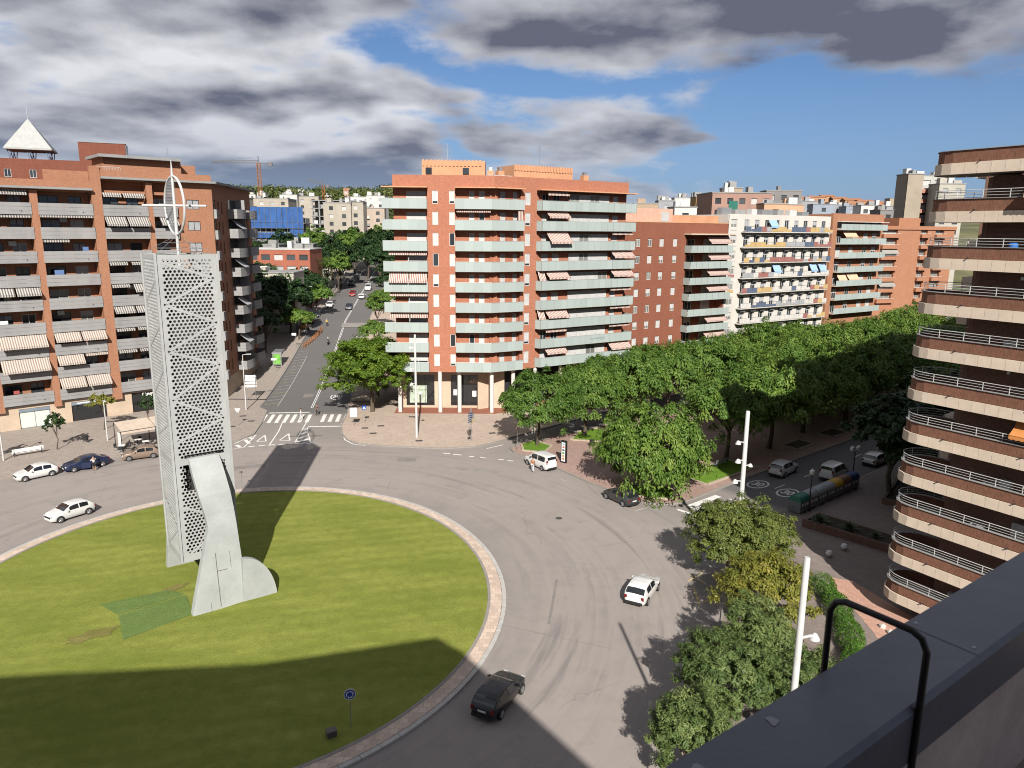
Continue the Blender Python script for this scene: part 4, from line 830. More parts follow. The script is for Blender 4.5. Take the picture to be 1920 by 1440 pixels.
# glazed galleries on the long side: white shutters, four leaves each
GAL = {}
for i, z in enumerate(MZ):
    for j in range(4):
        u = 13.6 + 1.95 * (j + 0.5); op = rr.random() < 0.15
        window(MR, u, z + 0.3, 1.9, 2.25, -0.35, WHITE, GLASSL, SHUT, 0.0 if op else rr.choice((0.98, 0.98, 0.7)), 1, 'gallery_window')
# balconies: slab, posts, rail and frosted panes
SLABM = mat('balcony_slab', (0.50, 0.40, 0.32), 0.85, 0.08)
pane_me, post_me = {}, bx(0.05, 0.05, 1.18, RAILM)
def glass_run(o, pts, z0):
    """frosted panes along a polyline (local to the balcony part)"""
    for (x0, y0), (x1, y1) in zip(pts[:-1], pts[1:]):
        L = math.hypot(x1 - x0, y1 - y0); n = max(1, round(L / 1.3)); a = math.atan2(y1 - y0, x1 - x0)
        wd = L / n - 0.05; key = round(wd, 2)
        if key not in pane_me: pane_me[key] = bx(wd, 0.025, 1.36, FROST)
        for i in range(n):
            t_ = (i + 0.5) / n; put('glass_pane', pane_me[key], o, (x0 + (x1 - x0) * t_, y0 + (y1 - y0) * t_, z0), a)
    rl = MB(); rl.tube([(x, y, z0 + 1.4) for x, y in pts], 0.035, 6)
    for (x0, y0), (x1, y1) in zip(pts[:-1], pts[1:]):
        n = max(1, round(math.hypot(x1 - x0, y1 - y0) / 1.3))
        for i in range(n + 1): t_ = i / n; x, y = x0 + (x1 - x0) * t_, y0 + (y1 - y0) * t_; rl.box(x - 0.022, x + 0.022, y - 0.022, y + 0.022, z0, z0 + 1.4)
    key2 = tuple(pts)
    if key2 not in pane_me: pane_me[key2] = rl.mesh('handrail', RAILM)
    put('handrail', pane_me[key2], o)
c33, s33 = math.cos(R(33 - 0.8)), math.sin(R(33 - 0.8))
def onR(u, out): return (u * c33 + out * s33, u * s33 - out * c33)
pr_ = 0.95
runL = [(-15.75, 1.5), (-15.75, -pr_), (-9.5, -pr_), (-9.5, -0.02)]
runC = [(-5.5, -0.02), (-5.5, -pr_), (-0.32, -pr_), onR(4.54, pr_), onR(4.54, 0.02)]
runR = [(7.35, -0.02), (7.7, -pr_), (21.4, -pr_), (26.05, -pr_ - 0.0), (26.05, 1.5)]
def slab_of(run, close, F, name):
    pts = run + close; b = MB().prism(pts, 0.0, 0.3); return b.mesh('balcony', SLABM)
sl = slab_of(runL, [(-9.5, rec2 - 0.03), (-14.3, rec2 - 0.03), (-14.3, 1.5)], ML, 'L'); sc_ = slab_of(runC, [onR(4.54, -rec2 + 0.03), (0.28, rec2 - 0.03), (-5.5, rec2 - 0.03)], ML, 'C'); sr = slab_of(runR, [(25.05, 1.5), (25.05, rec2 - 0.03), (7.35, rec2 - 0.03)], MR, 'R')
def inset(run, d=0.03): return [(round(x, 3), round(y, 3)) for x, y in run]
for i, z in enumerate(MZ):
    for F, me, run in ((ML, sl, runL), (ML, sc_, runC), (MR, sr, runR)):
        o = F.put('balcony', me, 0, 0, z); cxm = sum(p[0] for p in run) / len(run)
        glass_run(o, [(round(x, 3), round(y - 0.02 if abs(y + pr_) < 0.01 else y, 3)) for x, y in run], 0.03)
# top canopies and awnings
for F, a, c in ((ML, -15.8, -9.4), (ML, -5.5, 0.2), (MR, -0.2, 4.6), (MR, 7.3, 26.1)): MB().box(a, c, -1.15, -0.005, 0, 0.16).build('canopy', PEACH, mb_, F.at(0, 0, 32.72), F.a)
AWM = [(MR, 8.9, 12.9, {9: (.4, .3), 8: (.9, .75), 7: (1.5, 1.55), 5: (1.1, .95), 3: (1.1, 1.0), 2: (.4, .3), 1: (.9, .75)}), (MR, 21.6, 25.9, {7: (.3, .2), 6: (1.1, .9), 5: (1.1, .9), 4: (.3, .2), 3: (.3, .2), 2: (.3, .2), 1: (1.1, 1.0)}),
       (ML, -15.0, -12.3, {6: (.4, .3), 5: (1.2, 1.25), 4: (.4, .3), 3: (.5, .5)}), (ML, -12.2, -9.6, {6: (.4, .3), 5: (1.2, 1.25), 4: (.4, .3), 3: (.5, .5)}), (MR, 7.5, 8.7, {5: (.6, 1.2), 3: (.6, 1.2)}), (ML, -5.3, -0.5, {8: (.3, .12)})]
for F, a, c, d in AWM:
    for fl, (re_, fa) in d.items(): awning(F, (a + c) / 2, MZ[fl - 1] + 2.86 if fl < 9 else 32.6, c - a, re_, fa, AW_RD, out=0.25)
for fl in (8,): MR.put('side_blind', MB().poly([(0, 0, 0), (0.9, 0, 0), (0.9, 0, 1.3), (0, 0, 1.3)]).mesh('side_blind', AW_RD), 3.6, 0.7, MZ[fl - 1] + 1.45)
b = MB(); rs = random.Random(3)                             # illegible hand-painted scrawl on one run of panes
pts = [(17.2 + i * 0.11, -1.005, 0.78 + 0.16 * math.sin(i * 1.7) + rs.uniform(-0.14, 0.14) + (0.25 if i in (3, 14, 22) else 0)) for i in range(30)]
b.tube(pts, 0.018, 4); MR.build('painted_scrawl', b, mat('scrawl_blue', (0.05, 0.12, 0.2), 0.7), 0, 0, MZ[1])
# ground floor set back behind columns
gl = [(-13.4, -9.1, 0.5, 5.3), (-6.6, -2.3, 0.5, 5.3)]
gL = Fac(mb_, *two(0, 3.0, ML), 0.8)
g = wall_grid(MB(), -14.3, 1.6, 0.0, 6.4, gl, 0.3); g.build('shop_wall', CREAM, mb_, gL.at(0, 0, 0), gL.a)
gR = Fac(mb_, *two(0.0, 3.0, MR), 33); gr_ops = [(4.0, 7.5, 0.3, 5.0), (9.5, 14.0, 0.3, 5.0), (16, 21, 0.3, 5.0)]
g = wall_grid(MB(), -1.0, 25, 0.0, 6.4, gr_ops, 0.3); g.build('shop_wall', CREAM, mb_, gR.at(0, 0, 0), gR.a)
MB().prism([two(-14.3, 0.1, ML), two(0, 0.1, ML), two(25, 0.1, MR), two(25, 3.2, MR), two(1, 3.2, MR), two(-14.3, 3.2, ML)], 6.31, 6.46).build('arcade_soffit', SOFF, mb_)
MB().prism([two(-14.8, -0.7, ML), two(0.2, -0.7, ML), two(25, -0.7, MR), two(25, 3.2, MR), two(1, 3.2, MR), two(-14.8, 3.2, ML)], 0.0, 0.16).build('terrace_floor', TERRA, mb_)
MB().prism([two(-14.3, 3.35, ML), two(0.8, 3.35, ML), two(25, 3.35, MR), two(25, 14, MR), (4, 19), two(-14.3, 19, ML)], 0, 6.3).build('ground_core', DARKM, mb_)
for F, lst, mu in ((gL, gl, 2), (gR, gr_ops, 2)):
    for n_, (p, q, z0, z1) in enumerate(lst): window(F, (p + q) / 2, z0, q - p, z1 - z0, -0.15, DARKM, SHOPG, None, 0, mu, 'shop_front', trans=1)
POST_ = mat('poster_green_white', (0.45, 0.52, 0.42), 0.6, 0.35, 1.2)
gL.put('window_poster', bx(2.6, 0.012, 2.7, POST_), -11.6, -0.135, 0.9)
for u, h_, z in ((-5.9, 0.9, 2.1), (-3.0, 0.9, 1.9)): gL.put('menu_board', bx(0.6, 0.02, h_, SIGNW), u, -0.12, z)
text_part('shop_lettering', 'ARI', 0.8, mat('sign_warm_white', (0.8, 0.62, 0.42), 0.5), mb_, gL.at(-3.2, -0.1, 4.25), (R(90), 0, gL.a), 0.02, 0.01)
COL = MB().lathe([(0.30, 0), (0.30, 6.3)], 20).mesh('column', COLW, True)
for F, u in ((ML, -14.0), (ML, -8.0), (ML, -5.1), (ML, -0.3), (MR, 3.6), (MR, 7.6), (MR, 12.5), (MR, 17.5), (MR, 22.5)): F.put('column', COL, u, -0.25, 0.1)
# rooftop blocks with ribbed parapets, chimneys, units
def roofblock(F, u0_, u1_, y0, y1, h_):
    b = MB().box(u0_, u1_, y0, y1, 33.6, 33.6 + h_); n = int((u1_ - u0_) / 0.55)
    for i in range(n): x = u0_ + 0.1 + i * 0.55; b.box(x, x + 0.28, y0 - 0.14, y0 - 0.003, 33.6 + h_ - 0.75, 33.6 + h_ + 0.12)
    return b.build('rooftop_block', PEACH, mb_, F.at(0, 0, 0), F.a)
roofblock(ML, -10.6, -1.4, 4.0, 9, 3.2); roofblock(MR, 6.0, 17.0, 4.2, 9, 2.9)
for F, u, y in ((ML, -9.6, 3.9), (ML, -4.2, 3.9)): F.put('roof_window', bx(0.9, 0.03, 0.9, GLASS), u, -y + 0.02, 34.9)
for F, u, d in ((MR, 3.4, 4), (MR, 18.6, 3.2), (ML, -0.6, 5)):
    o = F.put('chimney', bx(1.0, 0.9, 1.9, PEACH), u, -d, 33.6); F.put('chimney_cowl', bx(0.5, 0.5, 0.5, STEEL), 0, 0, 1.9, o)
for i in range(4): MR.put('air_conditioner', bx(0.9, 0.5, 0.8, WHITE), 1.0 + i * 1.1, -3.0, 34.0)
antenna(ML, -7.0, -5.5, 36.8, 2.6); antenna(MR, 11.5, -5.5, 36.4, 3.4); antenna(MR, 2.0, -6, 33.6, 3.0)
# ---------------------------------------------------------------- right block: rounded brick and cream balconies
BRK_B = brick('brick_brown_soldier', (0.205, 0.092, 0.060), (0.27, 0.155, 0.11), 0.27, 0.085, 0.22, swap=True)
BRK_W = brick('brick_brown_wall', (0.20, 0.105, 0.075), (0.23, 0.16, 0.125), 0.27, 0.075, 0.22)
CPAN = mat('cream_panel', (0.70, 0.585, 0.475), 0.75, 0.1, 0.9, fine=0.15)
rb = thing('apartment_building', 'brown brick block with rounded cream balconies and white rails at the right edge', 'building', (27.72, 47.04, 0))
RF = Fac(rb, 0, 0, -58)
RZ = [1.43 + 2.92 * i for i in range(11)]
rad, cu = 1.6, -0.72
def bal_path(u_end=15.0, off=0.0, st=0.75):
    """outline from the near end, round the nose, to the back; returns points with outward offset"""
    r_ = rad + off; p = [(u_end, -off)]; n = int((u_end - cu) / st)
    p = [(u_end - (u_end - cu) * i / n, -off) for i in range(n)]
    p += [(cu - r_ * math.sin(t), rad - r_ * math.cos(t)) for t in np.linspace(0, math.pi, 9)]
    p += [(cu + 1.2, 2 * rad + off), (cu + 2.6, 2 * rad + off)]
    return p
def band(path_o, path_i, z0, z1, mt, name, parent=None, u_min=None):
    b = MB(); n = len(path_o)
    for i in range(n - 1):
        a, c, d, e = path_o[i], path_o[i + 1], path_i[i + 1], path_i[i]
        b.poly([(*c, z0), (*a, z0), (*a, z1), (*c, z1)]); b.poly([(*a, z1), (*e, z1), (*d, z1), (*c, z1)]); b.poly([(*a, z0), (*c, z0), (*d, z0), (*e, z0)]); b.poly([(*e, z0), (*d, z0), (*d, z1), (*e, z1)])
    return b.mesh(name, mt)
P0, PI_ = bal_path(), bal_path(off=-0.18)
brick_me = band(bal_path(off=-0.05), PI_, 0.69, 1.42, BRK_B, 'brick_parapet'); cap_me = band(bal_path(off=0.03), bal_path(off=-0.2), 1.42, 1.46, CONC, 'parapet_cap')
floor_b = MB(); pi2 = bal_path(off=-0.1); floor_b.prism(pi2 + [(15, 3.4)], 0.05, 0.66); floor_me = floor_b.mesh('balcony', mat('slab_grey', (0.33, 0.30, 0.28), 0.85))
pan_me = {}
def panels(o, z0=0.0, z1=0.69):
    P_ = [q for q in bal_path(off=0.0) if True]
    for i in range(len(P_) - 1):
        (x0, y0), (x1, y1) = P_[i], P_[i + 1]
        if x0 > 9.5: continue
        L = math.hypot(x1 - x0, y1 - y0); a = math.atan2(y1 - y0, x1 - x0); key = round(L, 2)
        if key not in pan_me: pan_me[key] = MB().box(-L / 2 + 0.008, L / 2 - 0.008, -0.0, 0.09, z0, z1 - 0.012).mesh('cream_panel', CPAN)
        put('cream_panel', pan_me[key], o, ((x0 + x1) / 2, (y0 + y1) / 2, 0), a)
    if 'run' not in pan_me: pan_me['run'] = MB().box(9.6, 15, 0.0, 0.09, z0, z1 - 0.012).mesh('cream_panel_run', CPAN)
    put('cream_panel_run', pan_me['run'], o)
rail = MB(); PR = bal_path(off=-0.1, st=0.5)
for z in (1.62, 1.79): rail.tube([(x, y, z) for x, y in PR], 0.014, 5)
rail.tube([(x, y, 1.95) for x, y in PR], 0.026, 6)
for i in range(0, len(PR), 3): x, y = PR[i]; rail.tube([(x, y, 1.4), (x, y, 1.95)], 0.022, 5)
rail_me = rail.mesh('railing', WHITE); spout = bx(0.06, 0.22, 0.06, DARKM)
for i, z in enumerate(RZ):
    o = RF.put('balcony', floor_me, 0, 0, z); panels(o)
    put('brick_parapet', brick_me, o); put('parapet_cap', cap_me, o)
    if i < 10: put('railing', rail_me, o)
    for u in (1.0, 5.6): put('drain_spout', spout, o, (u, -0.1, 0.72))
MB().prism([(0.9, 1.9), (15, 1.9), (15, 14), (0.9, 14)], 0, 30.55).build('brick_wall', BRK_W, rb, RF.at(0, 0, 0), RF.a)
MB().prism([(0.3, 2.6), (0.9, 1.91), (0.9, 12), (0.3, 12)], 0, 30.5).build('end_wall', BRK_W, rb, RF.at(0, 0, 0), RF.a)
MB().prism([(-0.5, 0.3), (15, 0.3), (15, 14), (-0.5, 3)], 31.9, 32.0).build('roof', ROOFT, rb, RF.at(0, 0, 0), RF.a)
BEIGE = mat('awning_beige', (0.62, 0.45, 0.31), 0.9, 0.1); ORNG = mat('awning_orange', (0.60, 0.24, 0.07), 0.9, 0.1)
awning(RF, 6.2, RZ[10] - 0.02, 4.6, 1.2, 1.3, BEIGE, out=-0.5); awning(RF, 6.9, RZ[5] - 0.05, 4.2, 0.9, 0.85, ORNG, out=-0.7); awning(RF, 9.0, RZ[9] - 0.05, 3.0, 0.4, 0.5, AW_BW, out=-0.9)
rr = random.Random(21)
for i, z in enumerate(RZ[:10]):
    zf = z + 0.68
    for u, w_ in ((6.6, 1.6), (9.6, 1.8)):
        if i in (0, 2, 3, 5, 7, 9) or u > 8: window(RF, u, zf, w_, 2.0, -1.88, WHITE if i % 2 else DARKM, GLASS, SHUT, rr.choice((0, 0.3)), 1, 'balcony_door')
def ac_unit(F, u, out, z, parent=None):
    o = F.put('air_conditioner', MB().box(-0.4, 0.4, -0.15, 0.15, 0, 0.6).mesh('air_conditioner', WHITE), u, out, z)
    F.put('fan_grille', MB().lathe([(0.22, 0), (0.22, 0.01)], 16).xf(Matrix.Rotation(R(90), 4, 'X')).mesh('fan_grille', DARKM), -0.12, 0.155, 0.3, o)
for i, u in ((8, 3.4), (7, 3.9), (6, 3.6), (3, 3.6), (2, 3.2), (7, 4.9), (5, 8.6)): ac_unit(RF, u, -1.2, RZ[i] + 0.7)
bc = tag(MB().lathe([(0.24, 0), (0.27, 0.35), (0.26, 0.8), (0.2, 0.86)], 14).build('plastic_drum', mat('drum_blue', (0.03, 0.16, 0.5), 0.45), None, tuple(Vector((27.72, 47.04, 0)) + Vector(RF.at(3.1, -0.75, RZ[8] + 0.86))), smooth=True), 'bright blue plastic drum behind the white rail near the top of the brown block', 'drum')
for i, z in enumerate(RZ[:10]):                              # furniture glimpsed behind the rails
    for u, k_ in ((2.2 + (i * 1.7) % 3, 0), (4.8 + (i * 2.3) % 2, 1)):
        if (i + k_) % 3 == 0: RF.put('balcony_cupboard', bx(0.7, 0.4, 1.3 if k_ else 0.9, (WHITE, CONC, SHUT)[i % 3]), u, -1.6, z + 0.67)
    if i % 2: RF.put('wall_lamp', bx(0.16, 0.12, 0.2, SIGNW), 3.4, -1.84, z + 2.4)
# ---------------------------------------------------------------- the block we stand on: roof edge, terrace floor, coping, hook
ob = thing('own_building', 'dark metal coping and terrace edge of the block in the lower right corner', 'building', (0, 0, 0))
ROOFP = [(-27.0, -4.1), (-11.2, -2.45), (-0.7, 0.72), (1.24, -1.15), (8.5, -11.5), (10, -26), (-45, -26), (-46, -6)]
MB().prism(ROOFP, 29.7, 30.0).build('roof', CONC, ob)
MB().prism([(-27.0, -5.8), (-11.2, -4.2), (-1.0, -1.3), (0.8, -2.9), (7.6, -12.2), (9.4, -25.5), (-44.5, -25.5), (-45.5, -7.6)], -0.5, 29.7).build('outer_wall', BRK_W, ob)
cdir = Vector((math.cos(R(36.1)), math.sin(R(36.1)), 0)); cn = Vector((math.sin(R(36.1)), -math.cos(R(36.1)), 0))
FLOORM = tiles('terrace_tile', (0.25, 0.19, 0.16), 0.3)
A0, A1 = Vector((0.28, 1.22, 0)) - cdir * 2.6, Vector((0.28, 1.22, 0)) + cdir * 2.35
def q2(p, o): r_ = p + cn * o; return (r_.x, r_.y)
MB().prism([q2(A0, 0.05), q2(A1, 0.05), q2(A1, 1.4), (2.9, -0.4), (1.6, -3.2), (-0.4, -2.6)], 25.1, 25.4).build('terrace_floor', FLOORM, ob)
MB().prism([q2(A0, 0.03), q2(A1, 0.03), q2(A1, 0.15), q2(A0, 0.15)], 24.9, 25.92).build('parapet_wall', mat('terrace_render_brown', (0.66, 0.54, 0.47), 0.9, 0.18, 5, 0.1, 40, fine=0.25), ob)
COPE = mat('coping_grey_blue_paint', (0.125, 0.13, 0.155), 0.42, 0.15, 6, 0.05, 40, fine=0.15)
b = MB(); n0 = len(b.v); prof = [(-0.0, 25.86), (0.0, 25.985), (0.012, 26.0), (0.190, 26.0), (0.2, 25.985), (0.2, 25.86), (0.19, 25.86), (0.19, 25.975), (0.01, 25.975), (0.01, 25.86)]
for P_ in (A0, A1):
    for o_, z in prof: r_ = P_ + cn * o_; b.v.append((r_.x, r_.y, z))
m_ = len(prof)
for i in range(m_): j = (i + 1) % m_; b.f.append((i, j, m_ + j, m_ + i))
cope = b.build('coping', COPE, ob)
for t_ in (-0.62, 0.92):                                     # butt joints and fixings of the coping lengths
    c_ = Vector((0.28, 1.22, 0)) + cdir * t_; q_ = [c_ - cdir * 0.0015 - cn * 0.001, c_ + cdir * 0.0015 - cn * 0.001, c_ + cdir * 0.0015 + cn * 0.201, c_ - cdir * 0.0015 + cn * 0.201]
    MB().poly([(p.x, p.y, 26.0012) for p in q_]).build('joint', DARKM, ob)
    for o_ in (0.03, 0.17):
        f_ = c_ + cdir * 0.03 + cn * o_; MB().lathe([(0.005, 0), (0.004, 0.002), (0.001, 0.003)], 8).build('screw', STEEL, ob, (f_.x, f_.y, 26.0))
SPLAT = mat('pale_spot', (0.30, 0.30, 0.31), 0.8)
for t_, o_, r_ in ((0.30, 0.05, 0.016), (0.06, 0.055, 0.018)):
    c_ = Vector((0.28, 1.22, 0)) + cdir * t_ + cn * o_; rs = random.Random(int(t_ * 100)); b = MB().poly([(c_.x + r_ * rs.uniform(0.5, 1.2) * math.cos(a), c_.y + r_ * rs.uniform(0.5, 1.2) * math.sin(a), 26.0015) for a in np.linspace(0, 5.8, 12)]); b.build('bird_dropping', SPLAT, ob)
hk = tag(put('rail_hook', None), 'black bent metal rod hook hung over the dark coping', 'hook')
H0 = Vector((0.28, 1.22, 0)) + cdir * 0.60 + cn * -0.015
hp = [H0 + Vector((0, 0, 25.7)), H0 + Vector((0, 0, 26.13)), H0 + cn * 0.012 + Vector((0, 0, 26.155)), H0 + cn * 0.035 + Vector((0, 0, 26.165)), H0 + cn * 0.185 + Vector((0, 0, 26.165)), H0 + cn * 0.207 + Vector((0, 0, 26.155)), H0 + cn * 0.22 + Vector((0, 0, 26.13)), H0 + cn * 0.22 + Vector((0, 0, 25.55))]
MB().tube(hp, 0.0078, 10).build('rod', mat('black_powder_coat', (0.012, 0.012, 0.014), 0.45, 0.05), hk, smooth=True)
# ---------------------------------------------------------------- the row of blocks along the boulevard
row = (39.9, 139.0)
def RU(u): return (row[0] + 0.8387 * u, row[1] + 0.5446 * u)
def block_root(label, u, group=None): return thing('apartment_building', label, 'building', (*RU(u), 0), 0, group)
rr = random.Random(33)
# red brick block with corner balconies
r1 = block_root('dark red brick block between the glass balcony block and the white block', -24.0)
F1 = Fac(r1, 0, 0, 33); fz = [0.6 + 2.84 * i for i in range(9)]
bay = (13.2, 23.6)
wn = [(1.2 + 2.75 * i + (0.5 if i > 2 else 0), 2.25 + 2.75 * i + (0.5 if i > 2 else 0), z + 1.1, z + 2.45) for i in range(4) for z in fz[1:]]
g = wall_grid(MB(), -3.5, 23.9, 0, 28.5, wn + [(bay[0], bay[1], 6.0, 26.4)], 0.22, skip={(len(wn), 'L'), (len(wn), 'R')}); g.poly([(bay[0], 0, 6), (bay[0], 1.6, 6), (bay[0], 1.6, 26.4), (bay[0], 0, 26.4)]); g.poly([(bay[1], 1.6, 6), (bay[1], 0, 6), (bay[1], 0, 26.4), (bay[1], 1.6, 26.4)]); g.poly([(bay[0], 1.6, 6), (bay[1], 1.6, 6), (bay[1], 1.6, 26.4), (bay[0], 1.6, 26.4)]); g.poly([(bay[0], 0, 26.4), (bay[0], 1.6, 26.4), (bay[1], 1.6, 26.4), (bay[1], 0, 26.4)])
BRK_D = brick('brick_deep_red', (0.26, 0.082, 0.045), (0.22, 0.12, 0.09)); g.build('brick_wall', BRK_D, r1, F1.at(0, 0, 0), F1.a)
MB().box(-3.5, 23.9, 1.65, 14, 0, 28.3).build('core', BRK_D, r1, F1.at(0, 0, 0), F1.a)
for p, q, z0, z1 in wn: window(F1, (p + q) / 2, z0, q - p, z1 - z0, -0.16, WHITE, GLASSL, SHUT, rr.choice((0.98, 0.98, 0.6, 0.2)), 1)
MB().box(12.6, 23.9, -1.7, -0.004, 26.45, 26.7).build('canopy', CREAM, r1, F1.at(0, 0, 0), F1.a)
bl = MB().prism([(12.9, 0.0), (12.9, -1.5), (23.8, -1.5), (23.8, 1.55), (12.9, 1.55)], 0, 0.28).mesh('balcony', SLABM)
for z in fz[2:]:
    o = F1.put('balcony', bl, 0, 0, z)
    for i in range(7): put('glass_pane', bx(1.5, 0.03, 1.25, FROST), o, (13.7 + 1.555 * i, -1.53, 0.02))
    put('glass_pane', bx(1.45, 0.03, 1.25, FROST), o, (12.88, -0.75, 0.02), math.pi / 2)
    window(F1, 20.5, z + 0.3, 2.4, 2.1, -1.58, WHITE, GLASSL, SHUT, rr.choice((0.98, 0.5)), 1, 'balcony_door'); window(F1, 16.0, z + 0.3, 1.8, 2.1, -1.58, WHITE, GLASS, SHUT, rr.choice((0.5, 0)), 1, 'balcony_door')
    if rr.random() < 0.8: awning(F1, 20.9, z + 2.75, 5.6, 1.1, 0.95, AW_RD, out=0.35)
MB().box(-3.4, 11.5, 2, 9, 28.3, 30.9).build('rooftop_block', mat('peach_pink_render', (0.62, 0.36, 0.27), 0.9), r1, F1.at(0, 0, 0), F1.a); MB().box(11.52, 23.9, 2.5, 9, 28.3, 29.9).build('rooftop_block', PEACH, r1, F1.at(0, 0, 0), F1.a)
MB().box(-3.5, 23.9, -0.05, 0.02, 28.5, 28.62).build('coping', PEACH, r1, F1.at(0, 0, 0), F1.a)
F1.put('roof_door', bx(1.8, 0.04, 1.7, SHUT), 9.6, -1.97, 28.7); antenna(F1, 2.0, -4, 30.9, 5.5)
MB().box(-3.5, 23.9, -0.4, -0.003, 0, 3.4).build('shop_band', CREAM, r1, F1.at(0, 0, 0), F1.a)
# white block with coloured balcony panels
r2 = block_root('white apartment block with blue, red and yellow balcony panels above the boulevard trees', 0)
F2 = Fac(r2, 0, 0, 33); WW = mat('white_render', (0.60, 0.57, 0.53), 0.9, 0.06, 0.4, fine=0.1)
z2 = [1.0 + 2.88 * i for i in range(10)]
NW = 9; wx = [4.3 + 2.95 * i for i in range(NW)]
wn = [(x, x + 1.35, z + 0.3, z + 2.4) for x in wx for z in z2[2:]] + [(0.6, 2.3, z + 0.9, z + 2.4) for z in z2[2:]]
g = wall_grid(MB(), 0, 30.9, 0, 30.3, wn, 0.25); g.build('rendered_wall', WW, r2, F2.at(0, 0, 0), F2.a)
MB().box(0.02, 30.9, 0.27, 13, 0, 30.2).build('core', WW, r2, F2.at(0, 0, 0), F2.a)
PCOL = [mat('panel_white', (0.58, 0.56, 0.54), 0.6), mat('panel_red', (0.32, 0.14, 0.125), 0.6), mat('panel_yellow', (0.52, 0.37, 0.17), 0.6), mat('panel_blue', (0.10, 0.13, 0.20), 0.6), mat('panel_grey', (0.35, 0.36, 0.38), 0.6)]
CANO = {}
shm = MB().poly([(-0.68, 0, 0), (0.68, 0, 0), (0.68, -0.62, -0.10), (-0.68, -0.62, -0.10)]).poly([(-0.68, 0.0, 0.03), (-0.68, -0.62, -0.07), (0.68, -0.62, -0.07), (0.68, 0, 0.03)]).tube([(-0.66, 0, -0.7), (-0.66, -0.6, -0.1)], 0.02, 4).tube([(0.66, 0, -0.7), (0.66, -0.6, -0.1)], 0.02, 4).mesh('shutter_awning', SHUTG)
sl2 = MB().prism([(3.4, 0), (3.4, -1.1), (30.2, -1.1), (30.2, 0)], 0, 0.2).mesh('balcony', WW); fr2 = MB().tube([(3.4, -1.12, 1.12), (30.2, -1.12, 1.12)], 0.03, 5).tube([(3.4, -1.12, 0.66), (30.2, -1.12, 0.66)], 0.02, 4)
for i in range(28): fr2.tube([(3.4 + i * 0.99, -1.12, 0.2), (3.4 + i * 0.99, -1.12, 1.12)], 0.02, 4)
fr2 = fr2.mesh('railing', DARKM)
for k_, z in enumerate(z2[2:]):
    o = F2.put('balcony', sl2, 0, 0, z); put('railing', fr2, o); c_ = 0
    for j in range(18):
        if rr.random() < 0.5: c_ = rr.choices(range(5), (3, 2.2, 3, 3, 1.5))[0]
        half = rr.random() < 0.3; put('parapet_panel', bx(1.42, 0.03, 0.46 if half else 0.9, PCOL[c_]), o, (4.2 + j * 1.488, -1.16, 0.22))
    for x in wx:
        window(F2, x + 0.675, z + 0.3, 1.35, 2.1, -0.18, WHITE, GLASS, SHUTG, rr.choice((0, 0, 0.4, 0.6)), 1)
        if k_ < 7: F2.put('shutter_awning', shm, x + 0.675, 0.02, z + 2.42) if rr.random() < 0.85 else None
    window(F2, 1.45, z + 0.9, 1.7, 1.5, -0.18, WHITE, GLASSL, SHUT, rr.choice((0.3, 0.6)), 1); F2.put('parapet_panel', bx(1.7, 0.05, 0.5, PCOL[rr.choice((0, 1, 2, 0))]), 1.45, 0.03, z + 0.35)
CLB = mat('awning_sky_blue', (0.30, 0.46, 0.70), 0.85)
for x, k_ in ((13.8, 4), (25.4, 4), (28.3, 4), (11.8, 7)): awning(F2, x, z2[k_ + 2] + 2.4, 2.2, 0.7, 1.2, CLB, out=0.5)
for i in range(7): F2.put('roof_unit', bx(1.5 + rr.random() * 2, 1.2, 0.9 + rr.random() * 0.9, (STEEL, CONC, WHITE)[i % 3]), 3 + i * 4, -4, 30.2)
# block with glass balconies and orange piers
r3 = block_root('orange brick block with pale glass balconies right of the white block', 31.2)
F3 = Fac(r3, 0, 0, 33); z3 = [1.2 + 2.93 * i for i in range(10)]
MB().box(0, 1.6, -0.3, 0.3, 0, 31.0).box(1.6, 19, 0.5, 13, 0, 30.9).box(1.6, 19, -0.02, 0.5, 29.4, 31.0).build('brick_wall', BRK_O, r3, F3.at(0, 0, 0), F3.a)
sl3 = MB().prism([(1.6, 0.5), (1.6, -1.2), (18.6, -1.2), (18.6, 0.5)], 0, 0.25).mesh('balcony', SLABM)
for z in z3[3:]:
    o = F3.put('balcony', sl3, 0, 0, z)
    for i in range(8): put('glass_pane', bx(2.05, 0.03, 1.25, FROST), o, (2.75 + 2.12 * i, -1.23, 0.02))
    for u in (3.6, 8.2, 13.2, 16.5): window(F3, u, z + 0.25, 1.5, 2.1, -0.46, WHITE, GLASS, SHUT, rr.choice((0.98, 0.4, 0)), 1, 'balcony_door')
awning(F3, 6, z3[8] + 2.7, 4.5, 0.8, 1.0, BEIGE, out=0.3); awning(F3, 4.4, z3[5] + 2.7, 3.0, 0.8, 1.3, BEIGE, out=0.3); awning(F3, 8.2, z3[5] + 2.7, 3.8, 0.9, 1.2, BEIGE, out=0.3)
MB().box(1.4, 19, -1.3, 0.0, 29.25, 29.38).build('canopy', WHITE, r3, F3.at(0, 0, 0), F3.a)
